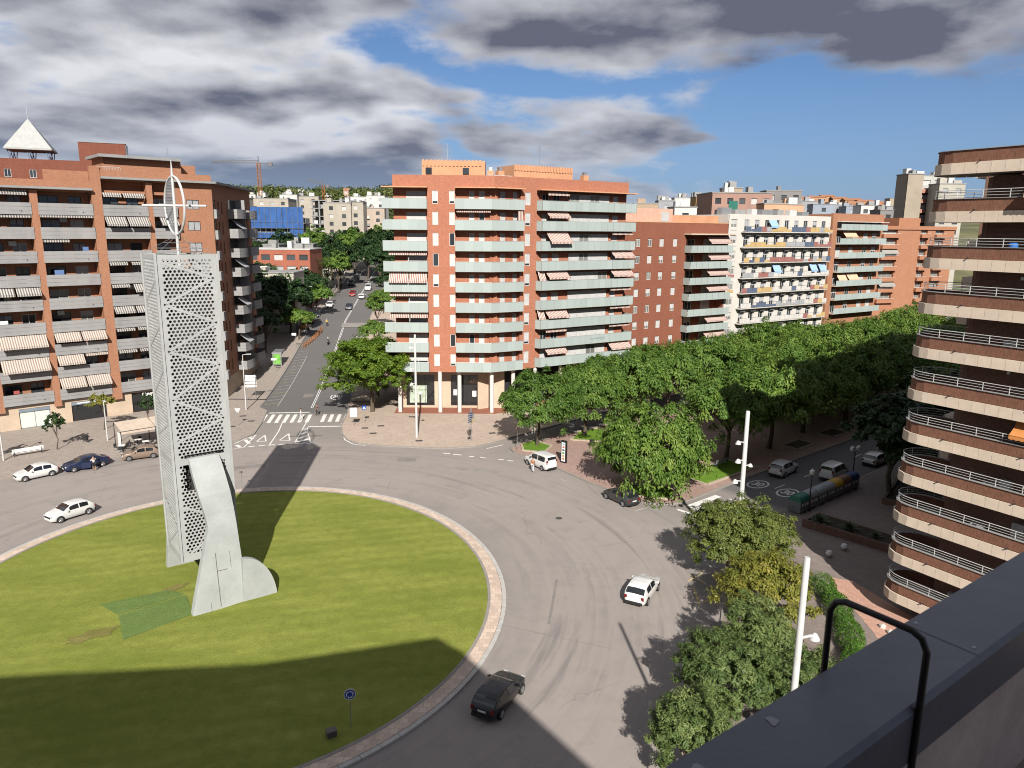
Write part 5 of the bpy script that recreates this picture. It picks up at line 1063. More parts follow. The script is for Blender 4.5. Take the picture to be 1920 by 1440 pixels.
# far orange block
r4 = thing('apartment_building', 'bright orange brick block at the far end of the boulevard trees', 'building', (93, 192, 0))
F4 = Fac(r4, 0, 0, 18); z4 = [0.8 + 2.8 * i for i in range(10)]
wn = [(x, x + w_, z + 0.9, z + 2.4) for z in z4[3:] for x, w_ in ((2.0, 5.0), (14.6, 2.3), (19.5, 3.0))]
wall_grid(MB(), 0, 26, 0, 28.7, wn, 0.8).build('brick_wall', BRK_O, r4, F4.at(0, 0, 0), F4.a); MB().box(0.02, 26, 0.82, 12, 0, 28.6).build('core', BRK_O, r4, F4.at(0, 0, 0), F4.a)
for p, q, z0, z1 in wn:
    window(F4, (p + q) / 2, z0, q - p, z1 - z0, -0.7, WHITE, GLASSL, SHUT, rr.choice((0, 0.4)), 2)
    o = F4.put('balcony', bx(q - p + 0.5, 0.9, 0.9, BRK_O), (p + q) / 2, 0.35, z0 - 1.0); F4.put('handrail', bx(q - p + 0.5, 0.05, 0.06, WHITE), 0, 0.4, 1.1, o)
for z in (z4[7], z4[4]): awning(F4, 4.5, z + 2.5, 5.2, 0.9, 0.9, AW_BW, out=0.3)
MB().box(-0.3, 26.3, -0.35, -0.01, 28.0, 28.9).box(9, 16, 2, 8, 28.6, 31).build('roof_parapet', BRK_O, r4, F4.at(0, 0, 0), F4.a)

# ---------------------------------------------------------------- houses and blocks farther off
COLS = {'beige': (0.40, 0.36, 0.30), 'white': (0.58, 0.56, 0.54), 'grey': (0.30, 0.31, 0.33), 'tan': (0.40, 0.30, 0.21), 'tan2': (0.36, 0.29, 0.22), 'ochre': (0.40, 0.24, 0.10), 'brownpink': (0.34, 0.21, 0.17), 'peach': (0.56, 0.34, 0.22), 'greyslab': (0.22, 0.21, 0.21), 'bluegrey': (0.27, 0.31, 0.37), 'orange': (0.46, 0.26, 0.15), 'pink': (0.50, 0.33, 0.27), 'beigewall': (0.44, 0.36, 0.30), 'whitelow': (0.56, 0.57, 0.58), 'school': (0.36, 0.12, 0.075), 'lowcream': (0.45, 0.42, 0.36), 'greylow': (0.26, 0.26, 0.25), 'towerwall': (0.34, 0.29, 0.23), 'towerfront': (0.44, 0.43, 0.41), 'towerside': (0.42, 0.40, 0.35)}
FARL = [
    (-121.9, -114.9, 330, 39.6, 'beige'),
    (-120.1, -101.1, 345, 39.8, 'beige'),
    (-115.1, -106.6, 375, 43.0, 'white'),
    (-108.1, -97.3, 380, 42.5, 'beige'),
    (-74.8, -68.5, 300, 36.9, 'beige'),
    (-69.3, -63.8, 298, 36.8, 'beige'),
    (-65.3, -59.1, 300, 37.2, 'beige'),
    (-67.9, -56.3, 330, 35.7, 'beigewall'),
    (-89.8, -78.0, 420, 44.1, 'white'),
    (-77.0, -67.2, 400, 43.9, 'white'),
    (-82.1, -75.0, 360, 40.1, 'grey'),
    (-77.6, -69.0, 300, 23.1, 'whitelow'),
    (-73.6, -58.5, 312, 21.5, 'whitelow'),
    (-71.1, -54.3, 205, 21.4, 'school'),
    (-61.0, -49.8, 172, 17.0, 'lowcream'),
    (-74.4, -69.5, 225, 22.1, 'greylow'),
    (-68.6, -61.2, 230, 22.2, 'greylow'),
    (-175.3, -169.8, 520, 50.5, 'white'),
    (-169.0, -163.1, 560, 52.8, 'white'),
    (-164.2, -158.7, 600, 54.4, 'white'),
    (-149.4, -144.3, 600, 52.9, 'white'),
    (-143.4, -138.9, 640, 58.7, 'pink'),
    (-198.8, -192.9, 700, 61.8, 'white'),
    (-194.8, -190.0, 560, 51.1, 'white'),
]
FARR = [
    (33.4, 39.9, 210, 34.4, 'tan'),
    (49.4, 54.9, 260, 37.2, 'grey'),
    (63.3, 73.4, 300, 39.9, 'white'),
    (38.6, 44.1, 185, 32.7, 'white'),
    (54.6, 58.9, 230, 37.1, 'ochre'),
    (51.5, 67.7, 205, 37.0, 'brownpink'),
    (59.1, 64.2, 215, 39.0, 'tan2'),
    (62.1, 68.0, 190, 33.9, 'peach'),
    (79.2, 90.0, 240, 39.7, 'greyslab'),
    (68.2, 72.8, 192, 33.8, 'peach'),
    (124.1, 132.1, 330, 40.3, 'grey'),
    (118.0, 126.5, 300, 37.9, 'bluegrey'),
    (139.8, 150.6, 340, 39.2, 'grey'),
    (143.9, 154.4, 330, 38.2, 'bluegrey'),
    (127.6, 137.9, 280, 36.9, 'white'),
    (132.1, 138.7, 270, 36.3, 'grey'),
    (115.0, 120.4, 240, 34.1, 'greyslab'),
    (119.9, 124.9, 235, 44.7, 'towerwall'),
    (125.5, 133.7, 238, 44.5, 'towerfront'),
    (127.4, 135.1, 230, 41.6, 'towerside'),
    (210.5, 220.0, 560, 51.5, 'orange'),
    (249.1, 262.6, 640, 55.9, 'orange'),
    (283.1, 295.5, 700, 59.7, 'orange'),
    (268.5, 280.7, 640, 55.2, 'orange'),
    (261.2, 274.7, 600, 52.3, 'orange'),
    (253.7, 265.6, 560, 49.5, 'orange'),
    (245.6, 255.9, 520, 46.9, 'tan'),
    (207.6, 215.9, 420, 45.8, 'tan2'),
    (176.0, 184.1, 460, 45.2, 'pink'),
    (194.8, 203.1, 470, 45.4, 'white'),
    (199.3, 206.2, 450, 43.8, 'pink'),
    (196.4, 203.9, 420, 41.9, 'tan'),
    (54.4, 60.0, 330, 37.9, 'grey'),
    (69.0, 75.7, 380, 40.1, 'tan'),
    (83.6, 92.5, 420, 43.3, 'grey'),
    (97.7, 105.9, 430, 44.4, 'tan'),
]
CN = {'beige': 'beige', 'white': 'white', 'grey': 'grey', 'tan': 'tan', 'tan2': 'tan', 'ochre': 'ochre', 'brownpink': 'brown pink', 'peach': 'peach', 'greyslab': 'dark grey', 'bluegrey': 'blue grey', 'orange': 'orange', 'pink': 'pink', 'beigewall': 'beige', 'whitelow': 'low white', 'school': 'red brick', 'lowcream': 'low cream', 'greylow': 'low grey', 'towerwall': 'brown', 'towerfront': 'pale grey', 'towerside': 'cream'}
def hill_z(x, y):
    if y < 380: return hgt(x, y)
    f = min(1, max(0, (x + 20) / 120)); return hgt(x, min(y, 380)) * 1 + 66 * (1 - math.exp(-(y - 380) / 330)) * (1 - 0.22 * f) * (0.94 + 0.06 * math.sin(x / 61 + y / 97)) * min(1, (y - 380) / 60)
PANE_F = glass('far_glass', (0.05, 0.055, 0.06), 0.15)
def far_block(x0, x1, y, zt, key, n_):
    W_ = x1 - x0; base = hill_z((x0 + x1) / 2, y); r_ = random.Random(n_ * 7 + 3); H_ = zt - base
    lab = FLAB.get((key, n_)) or f'{CN[key]} building far off'
    t_ = thing('house' if y > 400 else 'city_building', lab, 'building', ((x0 + x1) / 2, y, base), R(r_.uniform(-6, 6)))
    mt = mat('render_' + key, COLS[key], 0.9, 0.1, 0.3, fine=0.1); D_ = min(14, max(6, W_ * 0.8))
    vis = min(H_, 16); b = MB()
    fh = 3.0; cols_ = max(1, int(W_ / (3.0 if y < 300 else 4.5))); rows_ = max(1, int(vis / fh)); ops = []
    if key not in ('towerwall',):
        for i in range(cols_):
            for j in range(rows_):
                cx = -W_ / 2 + W_ * (i + 0.5) / cols_; z = H_ - 0.9 - fh * j - 1.9
                if z < 0.3: continue
                wd = min(1.6, W_ / cols_ * 0.5) if key not in ('school', 'towerfront') else W_ / cols_ * 0.68
                ops.append((cx - wd / 2, cx + wd / 2, z, z + 1.5))
    wall_grid(b, -W_ / 2, W_ / 2, -1, H_, ops, 0.3, -D_ / 2); b.build('wall', mt, t_)
    MB().box(-W_ / 2, W_ / 2, -D_ / 2 + 0.31, D_ / 2, -1, H_ - 0.02).build('core', mt, t_)
    pm_ = {}
    for (p, q, z0, z1) in ops:
        kk = r_.choice((PANE_F, PANE_F, PANE_F, SHUT, SHUTG)); put('window', bx(q - p, 0.03, z1 - z0, kk), t_, ((p + q) / 2, -D_ / 2 + 0.27, z0))
    if key == 'orange' or (key in ('pink', 'tan') and y > 400):
        rb_ = MB(); hw = W_ / 2 + 0.4; hd = D_ / 2 + 0.4; rb_.poly([(-hw, -hd, H_), (hw, -hd, H_), (hw, 0, H_ + 1.8), (-hw, 0, H_ + 1.8)]); rb_.poly([(hw, hd, H_), (-hw, hd, H_), (-hw, 0, H_ + 1.8), (hw, 0, H_ + 1.8)]); rb_.poly([(-hw, hd, H_), (-hw, -hd, H_), (-hw, 0, H_ + 1.8)]); rb_.poly([(hw, -hd, H_), (hw, hd, H_), (hw, 0, H_ + 1.8)]); rb_.build('roof', mat('roof_tile', (0.34, 0.16, 0.09), 0.9), t_)
    else:
        MB().box(-W_ / 2 - 0.15, W_ / 2 + 0.15, -D_ / 2 - 0.15, D_ / 2 + 0.15, H_ - 0.01, H_ + 0.25).build('roof', CONC if key != 'school' else WHITE, t_)
        for i in range(r_.randint(1, 3)): MB().box(0, r_.uniform(1, 2.6), -1, 1, 0, r_.uniform(0.8, 2.0)).build('roof_hut', r_.choice((mt, WHITE, CONC)), t_, (r_.uniform(-W_ / 2, W_ / 2 - 2.7), r_.uniform(-D_ / 4, D_ / 4), H_ + 0.24))
    if key == 'towerfront':
        for j in range(5):
            for i in range(2): put('balcony', bx(W_ * 0.38, 1.0, 1.1, mat('balcony_rose', (0.40, 0.19, 0.14), 0.8)), t_, (-W_ * 0.22 + W_ * 0.44 * i, -D_ / 2 - 0.5, H_ - 5.2 - 3 * j))
    if key == 'brownpink':
        for z in (H_ - 4.2, H_ - 8.0): put('green_blind', bx(2.4, 0.12, 2.2, mat('blind_green', (0.02, 0.14, 0.11), 0.8)), t_, (-2.4, -D_ / 2 - 0.08, z))
    if key == 'beigewall':
        for j in range(4): put('balcony', bx(3.6, 0.9, 1.0, WHITE if j % 2 == 0 else CONC), t_, (-2.4, -D_ / 2 - 0.46, H_ - 4.4 - 3 * j))
    if (key, n_) == ('whitelow', 12): text_part('lettering', 'ecl', 2.0, mat('letter_blue', (0.06, 0.08, 0.2), 0.6), t_, (2.0, -D_ / 2 - 0.05, H_ - 1.6), (R(90), 0, 0), 0.02)
    return t_
FLAB = {('beige', 0): 'beige block peeping out behind the curved balconies of the left block', ('beige', 1): 'long beige block behind the blue netting', ('white', 2): 'white rooftop block above the long beige block', ('beige', 3): 'beige block behind the bare concrete frame', ('beige', 4): 'beige slab block first right of the concrete frame', ('beige', 5): 'beige slab block second right of the concrete frame', ('beige', 6): 'beige slab block third right of the concrete frame', ('beigewall', 7): 'plain beige block with a stack of balconies beside the glass balcony block',
  ('white', 8): 'white far block above the third beige slab block', ('white', 9): 'white far block just left of the glass balcony block roof', ('grey', 10): 'grey far block between the concrete frame and the white far block', ('whitelow', 11): 'low white shed left of the lettered white building', ('whitelow', 12): 'low white building with dark lettering above the street trees', ('school', 13): 'red brick two storey school with white windows behind the palms', ('lowcream', 14): 'low cream building behind the thicket left of the street', ('greylow', 15): 'low grey building left above the school roof', ('greylow', 16): 'low grey building right above the school roof',
  ('white', 17): 'small white hillside house left of the tall crane mast', ('white', 18): 'small white hillside house right of the tall crane', ('white', 19): 'small white hillside house midway between the cranes', ('white', 20): 'small white hillside house below the small crane', ('pink', 21): 'small pink hillside house near the glass balcony block', ('white', 22): 'highest small white house on the wooded ridge', ('white', 23): 'leftmost small white hillside house beside the left block',
  ('tan', 100): 'tan block rising directly behind the red block beside the glass balconies', ('grey', 101): 'grey block second from the glass balcony block on the skyline', ('white', 102): 'white skyline block behind the red block', ('white', 103): 'white rooftop block just above the red block', ('ochre', 104): 'ochre block left of the brown pink block', ('brownpink', 105): 'brown pink block with green blinds above the white block', ('tan2', 106): 'tan stair head on top of the brown pink block', ('peach', 107): 'peach block right below the brown pink block', ('greyslab', 108): 'dark grey flat roofed block right of the brown pink block', ('peach', 109): 'small peach block above the middle of the white block',
  ('grey', 110): 'grey block right of the dark grey flat roof', ('bluegrey', 111): 'blue grey roof left of the hillside town', ('grey', 112): 'grey block under the orange hillside roofs', ('bluegrey', 113): 'blue grey roof right of the grey hillside block', ('white', 114): 'white block left below the brown tower', ('grey', 115): 'grey block at the foot of the brown tower', ('greyslab', 116): 'dark grey block above the orange brick block', ('towerwall', 117): 'windowless brown side of the skyline tower block', ('towerfront', 118): 'skyline tower block with rose balconies', ('towerside', 119): 'cream tower wing next to the rounded balconies',
  ('orange', 120): 'first orange hillside house from the left of the hill town', ('orange', 121): 'second orange hillside house from the left of the hill town', ('orange', 122): 'highest orange house of the hill town', ('orange', 123): 'fourth orange hillside house of the hill town', ('orange', 124): 'fifth orange hillside house of the hill town', ('orange', 125): 'sixth orange hillside house of the hill town', ('tan', 126): 'tan hillside house right of the orange houses', ('tan2', 127): 'tan hillside villa beside the skyline tower', ('pink', 128): 'pink house low on the left of the hill town', ('white', 129): 'white house low in the middle of the hill town', ('pink', 130): 'pink house low on the right of the hill town', ('tan', 131): 'tan house at the lower right of the hill town', ('grey', 132): 'grey far block above the red block roof', ('tan', 133): 'tan far block above the red block roof', ('grey', 134): 'grey far block left of the white skyline block', ('tan', 135): 'tan far block right of the white skyline block'}
NEAR_N = 0
for n_, a in enumerate(FARL): far_block(*a, n_)
for n_, a in enumerate(FARR): far_block(*a, 100 + n_)
# unfinished block: concrete frame and blue scaffold netting
sc = thing('construction_site', 'building under construction wrapped in blue scaffold netting', 'building', (-87.5, 278, hill_z(-87.5, 278)))
zb0 = hill_z(-87.5, 278)
NET = mat('scaffold_net_blue', (0.03, 0.10, 0.30), 0.8, 0.25, 0.4); NETG = mat('scaffold_net_green', (0.03, 0.24, 0.25), 0.8, 0.25, 0.4)
for j in range(5): MB().box(-10, 10, 0.3, 10, j * 3.3 + 2.7, j * 3.3 + 3.0).build('floor_slab', CONC, sc)
for i in range(9): put('concrete_post', bx(0.4, 0.4, 17, CONC), sc, (-9 + 2.25 * i, 1.2, 0))
MB().box(-9.5, 9.5, 4, 9.5, 0, 18).build('inner_wall', CONC, sc)
def net(x0, x1, z0, z1, mt, y):
    b = MB(); n = 26
    for i in range(n):
        a, c = x0 + (x1 - x0) * i / n, x0 + (x1 - x0) * (i + 1) / n; f = lambda x: y - 0.16 * math.sin(x * 2.3) - 0.1 * math.sin(x * 5.1)
        b.poly([(a, f(a), z0), (c, f(c), z0), (c, f(c), z1), (a, f(a), z1)])
    b.build('netting', mt, sc)
ht = 34.6 - zb0; net(-10.3, 9.8, ht - 7.6, ht, NET, -0.9); net(-10.3, 4, ht - 11.2, ht - 9.2, NET, -0.9); net(-1.5, 4.5, ht - 14.5, ht - 11.4, NETG, -1.4); net(4.6, 9.6, ht - 14.5, ht - 8.0, NET, -0.6)
b = MB()
for i in range(11): b.tube([(-10 + 2 * i, -1.1, 0), (-10 + 2 * i, -1.1, ht)], 0.06, 4)
for j in range(8): b.tube([(-10, -1.1, 1 + j * 2.2), (10, -1.1, 1 + j * 2.2)], 0.05, 4)
b.build('scaffold', STEEL, sc)
fs = thing('construction_site', 'bare concrete frame of an unfinished block right of the blue netting', 'building', (-73, 312, hill_z(-73, 312)))
hb = 38.5 - hill_z(-73, 312)
for j in range(6): MB().box(-11, 10, 0, 9, hb - 0.3 - j * 3.2, hb - j * 3.2).build('floor_slab', CONC, fs)
for i in range(8): put('concrete_post', bx(0.5, 0.5, hb - 0.3, CONC), fs, (-10.4 + 2.85 * i, 0.5, 0))
MB().box(-10.5, 9.8, 5, 8.5, 0, hb - 0.4).build('inner_wall', mat('raw_blockwork', (0.26, 0.24, 0.22), 0.95), fs)
for i in range(7):
    for j in range(5):
        if (i * 3 + j * 5) % 4: put('infill_panel', bx(1.5, 0.2, 1.6, CONC if (i + j) % 2 else WHITE), fs, (-9 + 2.85 * i, 0.1, hb - 3.4 - j * 3.2))
def crane(x, y, zt, mast0, jib_a, counter, ang, label, tilt=0.0):
    c_ = thing('tower_crane', label, 'crane', (x, y, 0)); CR = mat('crane_orange', (0.36, 0.15, 0.05), 0.7); CG = mat('crane_grey', (0.16, 0.15, 0.15), 0.7)
    b = MB(); h_ = zt - mast0; w_ = 0.8
    for sx in (-1, 1):
        for sy in (-1, 1): b.tube([(sx * w_, sy * w_, mast0), (sx * w_, sy * w_, zt)], 0.16, 4)
    n = int(h_ / 2)
    for i in range(n):
        z = mast0 + i * 2; s_ = 1 if i % 2 else -1; b.tube([(-w_ * s_, -w_, z), (w_ * s_, -w_, z + 2)], 0.1, 4); b.tube([(-w_, -w_ * s_, z), (-w_, w_ * s_, z + 2)], 0.1, 4)
    b.build('mast', CR, c_)
    b = MB(); d = Vector((math.cos(ang), math.sin(ang), tilt)); L = jib_a
    b.tube([Vector((0, 0, zt)), Vector((0, 0, zt)) + d * L], 0.16, 4); b.tube([Vector((0, 0, zt + 1.3)), Vector((0, 0, zt + 0.8)) + d * L], 0.13, 4)
    for i in range(int(L / 1.5)): a = Vector((0, 0, zt)) + d * (i * 1.5); e = Vector((0, 0, zt + 1.2)) + d * (i * 1.5 + 0.75); b.tube([a, e], 0.07, 4); b.tube([e, Vector((0, 0, zt)) + d * (i * 1.5 + 1.5)], 0.07, 4)
    b.tube([Vector((0, 0, zt)), Vector((0, 0, zt)) - Vector((d.x, d.y, 0)) * counter], 0.2, 4); b.tube([(0, 0, zt), (0, 0, zt + 3.6)], 0.25, 4); b.tube([Vector((0, 0, zt + 3.4)), Vector((0, 0, zt + 1.2)) + d * L * 0.7], 0.05, 4)
    b.build('jib', CG, c_); e = -Vector((d.x, d.y, 0)) * counter; MB().box(e.x - 0.9, e.x + 0.9, e.y - 0.6, e.y + 0.6, zt - 1.6, zt + 0.4).build('counterweight', CG, c_)
crane(-140.7, 420, 62.0, 20, 25.5, 6.5, R(183), 'tall orange mast crane with its jib pointing left above the blue netting')
crane(-130.6, 520, 56.0, 28, 11.5, 3.0, R(178), 'small distant crane with a tilted jib right of the tall crane', 0.28)
# hills
def hills():
    xs = np.arange(-1100, 1101, 40); ys = np.concatenate([np.arange(380, 1000, 28), np.arange(1000, 1700, 90)]); nx = len(xs)
    v = [(float(x), float(y), hill_z(x, y) - 1.2) for y in ys for x in xs]; f = [(j * nx + i, j * nx + i + 1, (j + 1) * nx + i + 1, (j + 1) * nx + i) for j in range(len(ys) - 1) for i in range(nx - 1)]
    me = bpy.data.meshes.new('hills'); me.from_pydata(v, [], f); me.materials.append(mat('hill_scrub', (0.07, 0.085, 0.035), 0.95, 0.35, 0.02, c2=(0.15, 0.14, 0.06))); me.polygons.foreach_set('use_smooth', [True] * len(f)); return struct(put('hills', me))
hills()
# ---------------------------------------------------------------- trees and plants
LM_B = leafmat('leaf_boulevard', (0.032, 0.078, 0.012), (0.086, 0.158, 0.025), (0.195, 0.268, 0.048))
LM_S = leafmat('leaf_street', (0.035, 0.080, 0.008), (0.090, 0.155, 0.012), (0.19, 0.25, 0.025))
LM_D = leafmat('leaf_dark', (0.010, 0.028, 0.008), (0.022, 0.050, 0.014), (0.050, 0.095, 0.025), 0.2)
LM_O = leafmat('leaf_olive', (0.045, 0.075, 0.016), (0.115, 0.145, 0.032), (0.24, 0.255, 0.07))
LM_Y = leafmat('leaf_yellowing', (0.065, 0.095, 0.016), (0.185, 0.185, 0.030), (0.35, 0.285, 0.060))
LM_G = leafmat('leaf_grey_green', (0.030, 0.062, 0.016), (0.098, 0.145, 0.042), (0.215, 0.255, 0.088))
LM_P = leafmat('leaf_palm', (0.020, 0.045, 0.010), (0.055, 0.085, 0.020), (0.13, 0.15, 0.04))
BARK = mat('bark_brown', (0.10, 0.075, 0.055), 0.95, 0.3, 3, 0.6, 12); BARKP = mat('bark_pale', (0.24, 0.20, 0.16), 0.95, 0.3, 3, 0.5, 12)
def leaf_mesh(name, mt, pos, nrm, axis, lw, ll, tone):
    """one bent quad per leaf; numpy arrays in, mesh out"""
    n = len(pos); t = np.cross(nrm, axis); t /= np.linalg.norm(t, axis=1, keepdims=True) + 1e-9
    a = np.cross(t, nrm); a /= np.linalg.norm(a, axis=1, keepdims=True) + 1e-9
    lw = lw[:, None] / 2; ll = ll[:, None] / 2
    v = np.stack([pos - a * ll, pos + t * lw - nrm * lw * 0.25, pos + a * ll - nrm * ll * 0.3, pos - t * lw - nrm * lw * 0.25], 1).reshape(-1, 3)
    me = bpy.data.meshes.new(name); me.vertices.add(4 * n); me.vertices.foreach_set('co', v.astype(np.float32).ravel())
    me.loops.add(4 * n); me.loops.foreach_set('vertex_index', np.arange(4 * n, dtype=np.int32)); me.polygons.add(n)
    me.polygons.foreach_set('loop_start', np.arange(0, 4 * n, 4, dtype=np.int32)); me.update(calc_edges=True)
    at = me.attributes.new('tone', 'FLOAT', 'FACE'); at.data.foreach_set('value', tone.astype(np.float32)); me.materials.append(mt); return me
def crown_mesh(seed, mt, rx, rz, zc, nclump, nleaf, leaf, droop=0.4, flat=0.0, cr=0.17, inner=0.55, name='crown', lobes=5, low=-0.25):
    """leaf clumps spread through an uneven ellipsoid: a lumpy outline with gaps between clumps"""
    g = np.random.default_rng(seed)
    d = g.normal(size=(nclump, 3)); d[:, 2] = np.where(d[:, 2] < low, -d[:, 2] * 0.5, d[:, 2]); d /= np.linalg.norm(d, axis=1, keepdims=True)
    lob = g.normal(size=(lobes, 3)); lob /= np.linalg.norm(lob, axis=1, keepdims=True)
    bump = 0.76 + 0.34 * np.max(d @ lob.T, axis=1) ** 4 + g.normal(size=nclump) * 0.085
    r = (inner + (1 - inner) * g.random(nclump) ** 0.45) * bump
    c = d * r[:, None] * np.array([rx, rx, rz]); c[:, 2] += zc
    if flat: c[:, 2] -= flat * (c[:, 0] ** 2 + c[:, 1] ** 2) / rx ** 2 * rz
    ct = np.clip(g.normal(0.45, 0.2, nclump), 0, 1)
    idx = g.integers(0, nclump, nleaf); size = cr * rx * g.uniform(0.6, 1.3, nclump)
    off = g.normal(size=(nleaf, 3)); off /= np.linalg.norm(off, axis=1, keepdims=True); off *= (g.random(nleaf) ** 0.5)[:, None]
    sz = size[idx][:, None] * np.array([1.0, 1.0, 0.62]); pos = c[idx] + off * sz
    pos[:, 2] -= droop * size[idx] * (off[:, 0] ** 2 + off[:, 1] ** 2)          # sprays hang at the rim of each clump
    outw = pos - np.array([0, 0, zc - 0.2 * rz]); outw /= np.linalg.norm(outw, axis=1, keepdims=True) + 1e-9
    nrm = outw * 0.5 + off * 0.45 + np.array([0, 0, 0.55]) + g.normal(size=(nleaf, 3)) * 0.42; nrm /= np.linalg.norm(nrm, axis=1, keepdims=True)
    ax = off * np.array([1, 1, 0.3]) + np.array([0, 0, -droop]) + g.normal(size=(nleaf, 3)) * 0.4
    tone = np.clip(0.62 * ct[idx] + 0.38 * g.random(nleaf) + 0.02, 0, 1)
    return leaf_mesh(name, mt, pos, nrm, ax, leaf[0] * g.uniform(0.7, 1.3, nleaf), leaf[1] * g.uniform(0.7, 1.35, nleaf), tone)
def trunk_mesh(seed, h_, r_, rx, rz, zc, mt, nb=7):
    g = random.Random(seed); b = MB(); x = y = 0; pts = []
    for i in range(5): t = i / 4; pts.append((x, y, h_ * t - 0.3 * (i == 0))); x += g.uniform(-.1, .1); y += g.uniform(-.1, .1)
    b.tube(pts, [r_ * 1.35, r_, r_ * 0.88, r_ * 0.8, r_ * 0.7], 9)
    for k_ in range(nb):
        a = 2 * math.pi * k_ / nb + g.uniform(-.3, .3); e = g.uniform(0.35, 1.0); L = rx * 0.72; tip = Vector((L * math.cos(a) * (1 - 0.4 * e), L * math.sin(a) * (1 - 0.4 * e), zc + rz * (e - 0.35) * 0.9)); s0 = Vector(pts[-1]) - Vector((0, 0, g.uniform(0, h_ * 0.15)))
        mid = s0.lerp(tip, 0.5) + Vector((g.uniform(-.3, .3), g.uniform(-.3, .3), 0.25)); b.tube([s0, mid, tip], [r_ * 0.5, r_ * 0.3, r_ * 0.08], 6)
        for q in range(2): t2 = tip.lerp(mid, 0.45) + Vector((g.uniform(-1, 1), g.uniform(-1, 1), g.uniform(0.2, 1.0))) * rx * 0.22; b.tube([mid.lerp(tip, 0.3), t2], [r_ * 0.2, r_ * 0.05], 5)
    return b.mesh('trunk', mt, True)
KINDS_ = {}
def kind(key, n, mt, rx, rz, zc, th, tr, nclump, nleaf, leaf, bark=BARK, **kw):
    KINDS_[key] = []
    for i in range(n):
        q = random.Random(hash_(key) + i * 31); f = q.uniform(0.9, 1.1) if n > 1 else 1; fz = q.uniform(0.86, 1.12) if n > 1 else 1; kk = dict(kw); kk['lobes'] = q.randint(4, 9); kk.setdefault('inner', q.uniform(0.4, 0.6))
        KINDS_[key].append((crown_mesh(hash_(key) + i * 17, mt, rx * f, rz * fz, zc * (0.5 + 0.5 * fz), int(nclump * q.uniform(0.75, 1.15)), nleaf, leaf, **kk), trunk_mesh(i + 5, th, tr, rx, rz, zc, bark)))
def hash_(s): return sum(ord(c) * (i + 3) for i, c in enumerate(s))
kind('boulevard', 6, LM_B, 6.2, 4.4, 6.9, 3.6, 0.26, 280, 21000, (0.18, 0.42), droop=0.75, flat=0.16, cr=0.15, low=-0.45)
kind('front', 1, LM_B, 6.0, 5.0, 5.4, 3.0, 0.28, 330, 30000, (0.16, 0.40), droop=1.1, flat=0.36, cr=0.15, low=-0.6)
kind('street', 2, LM_S, 6.4, 4.9, 6.0, 3.0, 0.26, 300, 27000, (0.14, 0.42), droop=-0.1, cr=0.14, low=-0.75)
kind('dark', 3, LM_D, 4.2, 4.6, 6.2, 2.6, 0.24, 160, 8000, (0.30, 0.50), droop=0.3)
kind('mid', 2, LM_B, 4.0, 3.6, 5.8, 3.0, 0.2, 150, 8000, (0.26, 0.46), droop=0.3)
kind('olive', 2, LM_O, 3.6, 2.9, 3.7, 2.2, 0.16, 260, 27000, (0.10, 0.21), droop=0.25, bark=BARKP, cr=0.15, inner=0.35, low=-0.8)
kind('yellow', 1, LM_Y, 3.5, 2.7, 3.6, 2.0, 0.15, 250, 24000, (0.11, 0.20), droop=0.25, bark=BARKP, cr=0.15, inner=0.35, low=-0.8)
kind('greygreen', 2, LM_G, 2.9, 3.0, 3.4, 1.6, 0.15, 240, 28000, (0.07, 0.25), droop=-0.6, bark=BARKP, cr=0.16, inner=0.3, low=-0.7)
kind('young', 2, LM_D, 1.1, 1.9, 3.2, 1.7, 0.07, 70, 1500, (0.16, 0.28), droop=0.2)
kind('ginkgo', 1, LM_Y, 1.6, 1.5, 3.9, 2.6, 0.08, 70, 2600, (0.14, 0.22), droop=0.2)
def tree(key, x, y, label, s=1.0, rz=0.0, v=0, z=None, group=None, name='tree', sz=None):
    cr, tk = KINDS_[key][v % len(KINDS_[key])]
    t = thing(name, label, 'tree', (x, y, hgt(x, y) + 0.1 if z is None else z), rz, group); t.scale = (s, s, sz or s)
    put('crown', cr, t); put('trunk', tk, t); return t
ORD = ['first', 'second', 'third', 'fourth', 'fifth', 'sixth', 'seventh', 'eighth', 'ninth', 'tenth', 'eleventh', 'twelfth', 'thirteenth', 'fourteenth', 'fifteenth', 'sixteenth', 'seventeenth', 'eighteenth', 'nineteenth', 'twentieth', 'twenty-first', 'twenty-second']
rg = random.Random(44)
tree('front', 15.0, 73.3, 'large drooping green tree at the tip of the boulevard walk beside the dark parked hatchback', 1.0, 0.4)
G_B = 'green trees along the boulevard'
for i, s_ in enumerate([60.5, 69, 77.5, 86, 95, 104, 113.5, 123, 133, 143, 153, 163, 174]):
    x, y = SN(s_ + rg.uniform(-.5, .5), 66.8 + rg.uniform(-.6, .6)); lab = 'rounded green tree above the white van at the near end of the boulevard' if i == 0 else f'{ORD[i]} green tree of the sunlit boulevard row, counted from the white van'
    tree('boulevard', x, y, lab, rg.uniform(0.92, 1.06) if i else 0.84, rg.uniform(0, 6), i, group=G_B)
for i, s_ in enumerate([74.5, 83, 93, 104, 113.5, 123, 133, 143, 153, 163, 174]):
    x, y = SN(s_ + rg.uniform(-.5, .5), 48.2 + rg.uniform(-.6, .6)); tree('boulevard', x, y, f'{ORD[i]} shaded green tree in the row beside the road, counted from the bench', rg.uniform(1.0, 1.15), rg.uniform(0, 6), i + 2, group=G_B)
for i, s_ in enumerate([98, 108, 118, 128, 139, 150, 161]):
    x, y = SN(s_, 57.5 + rg.uniform(-1, 1)); tree('boulevard', x, y, f'{ORD[i]} green tree in the middle of the boulevard canopy, counted from the double lamp', rg.uniform(0.95, 1.1), rg.uniform(0, 6), i + 3, group=G_B)
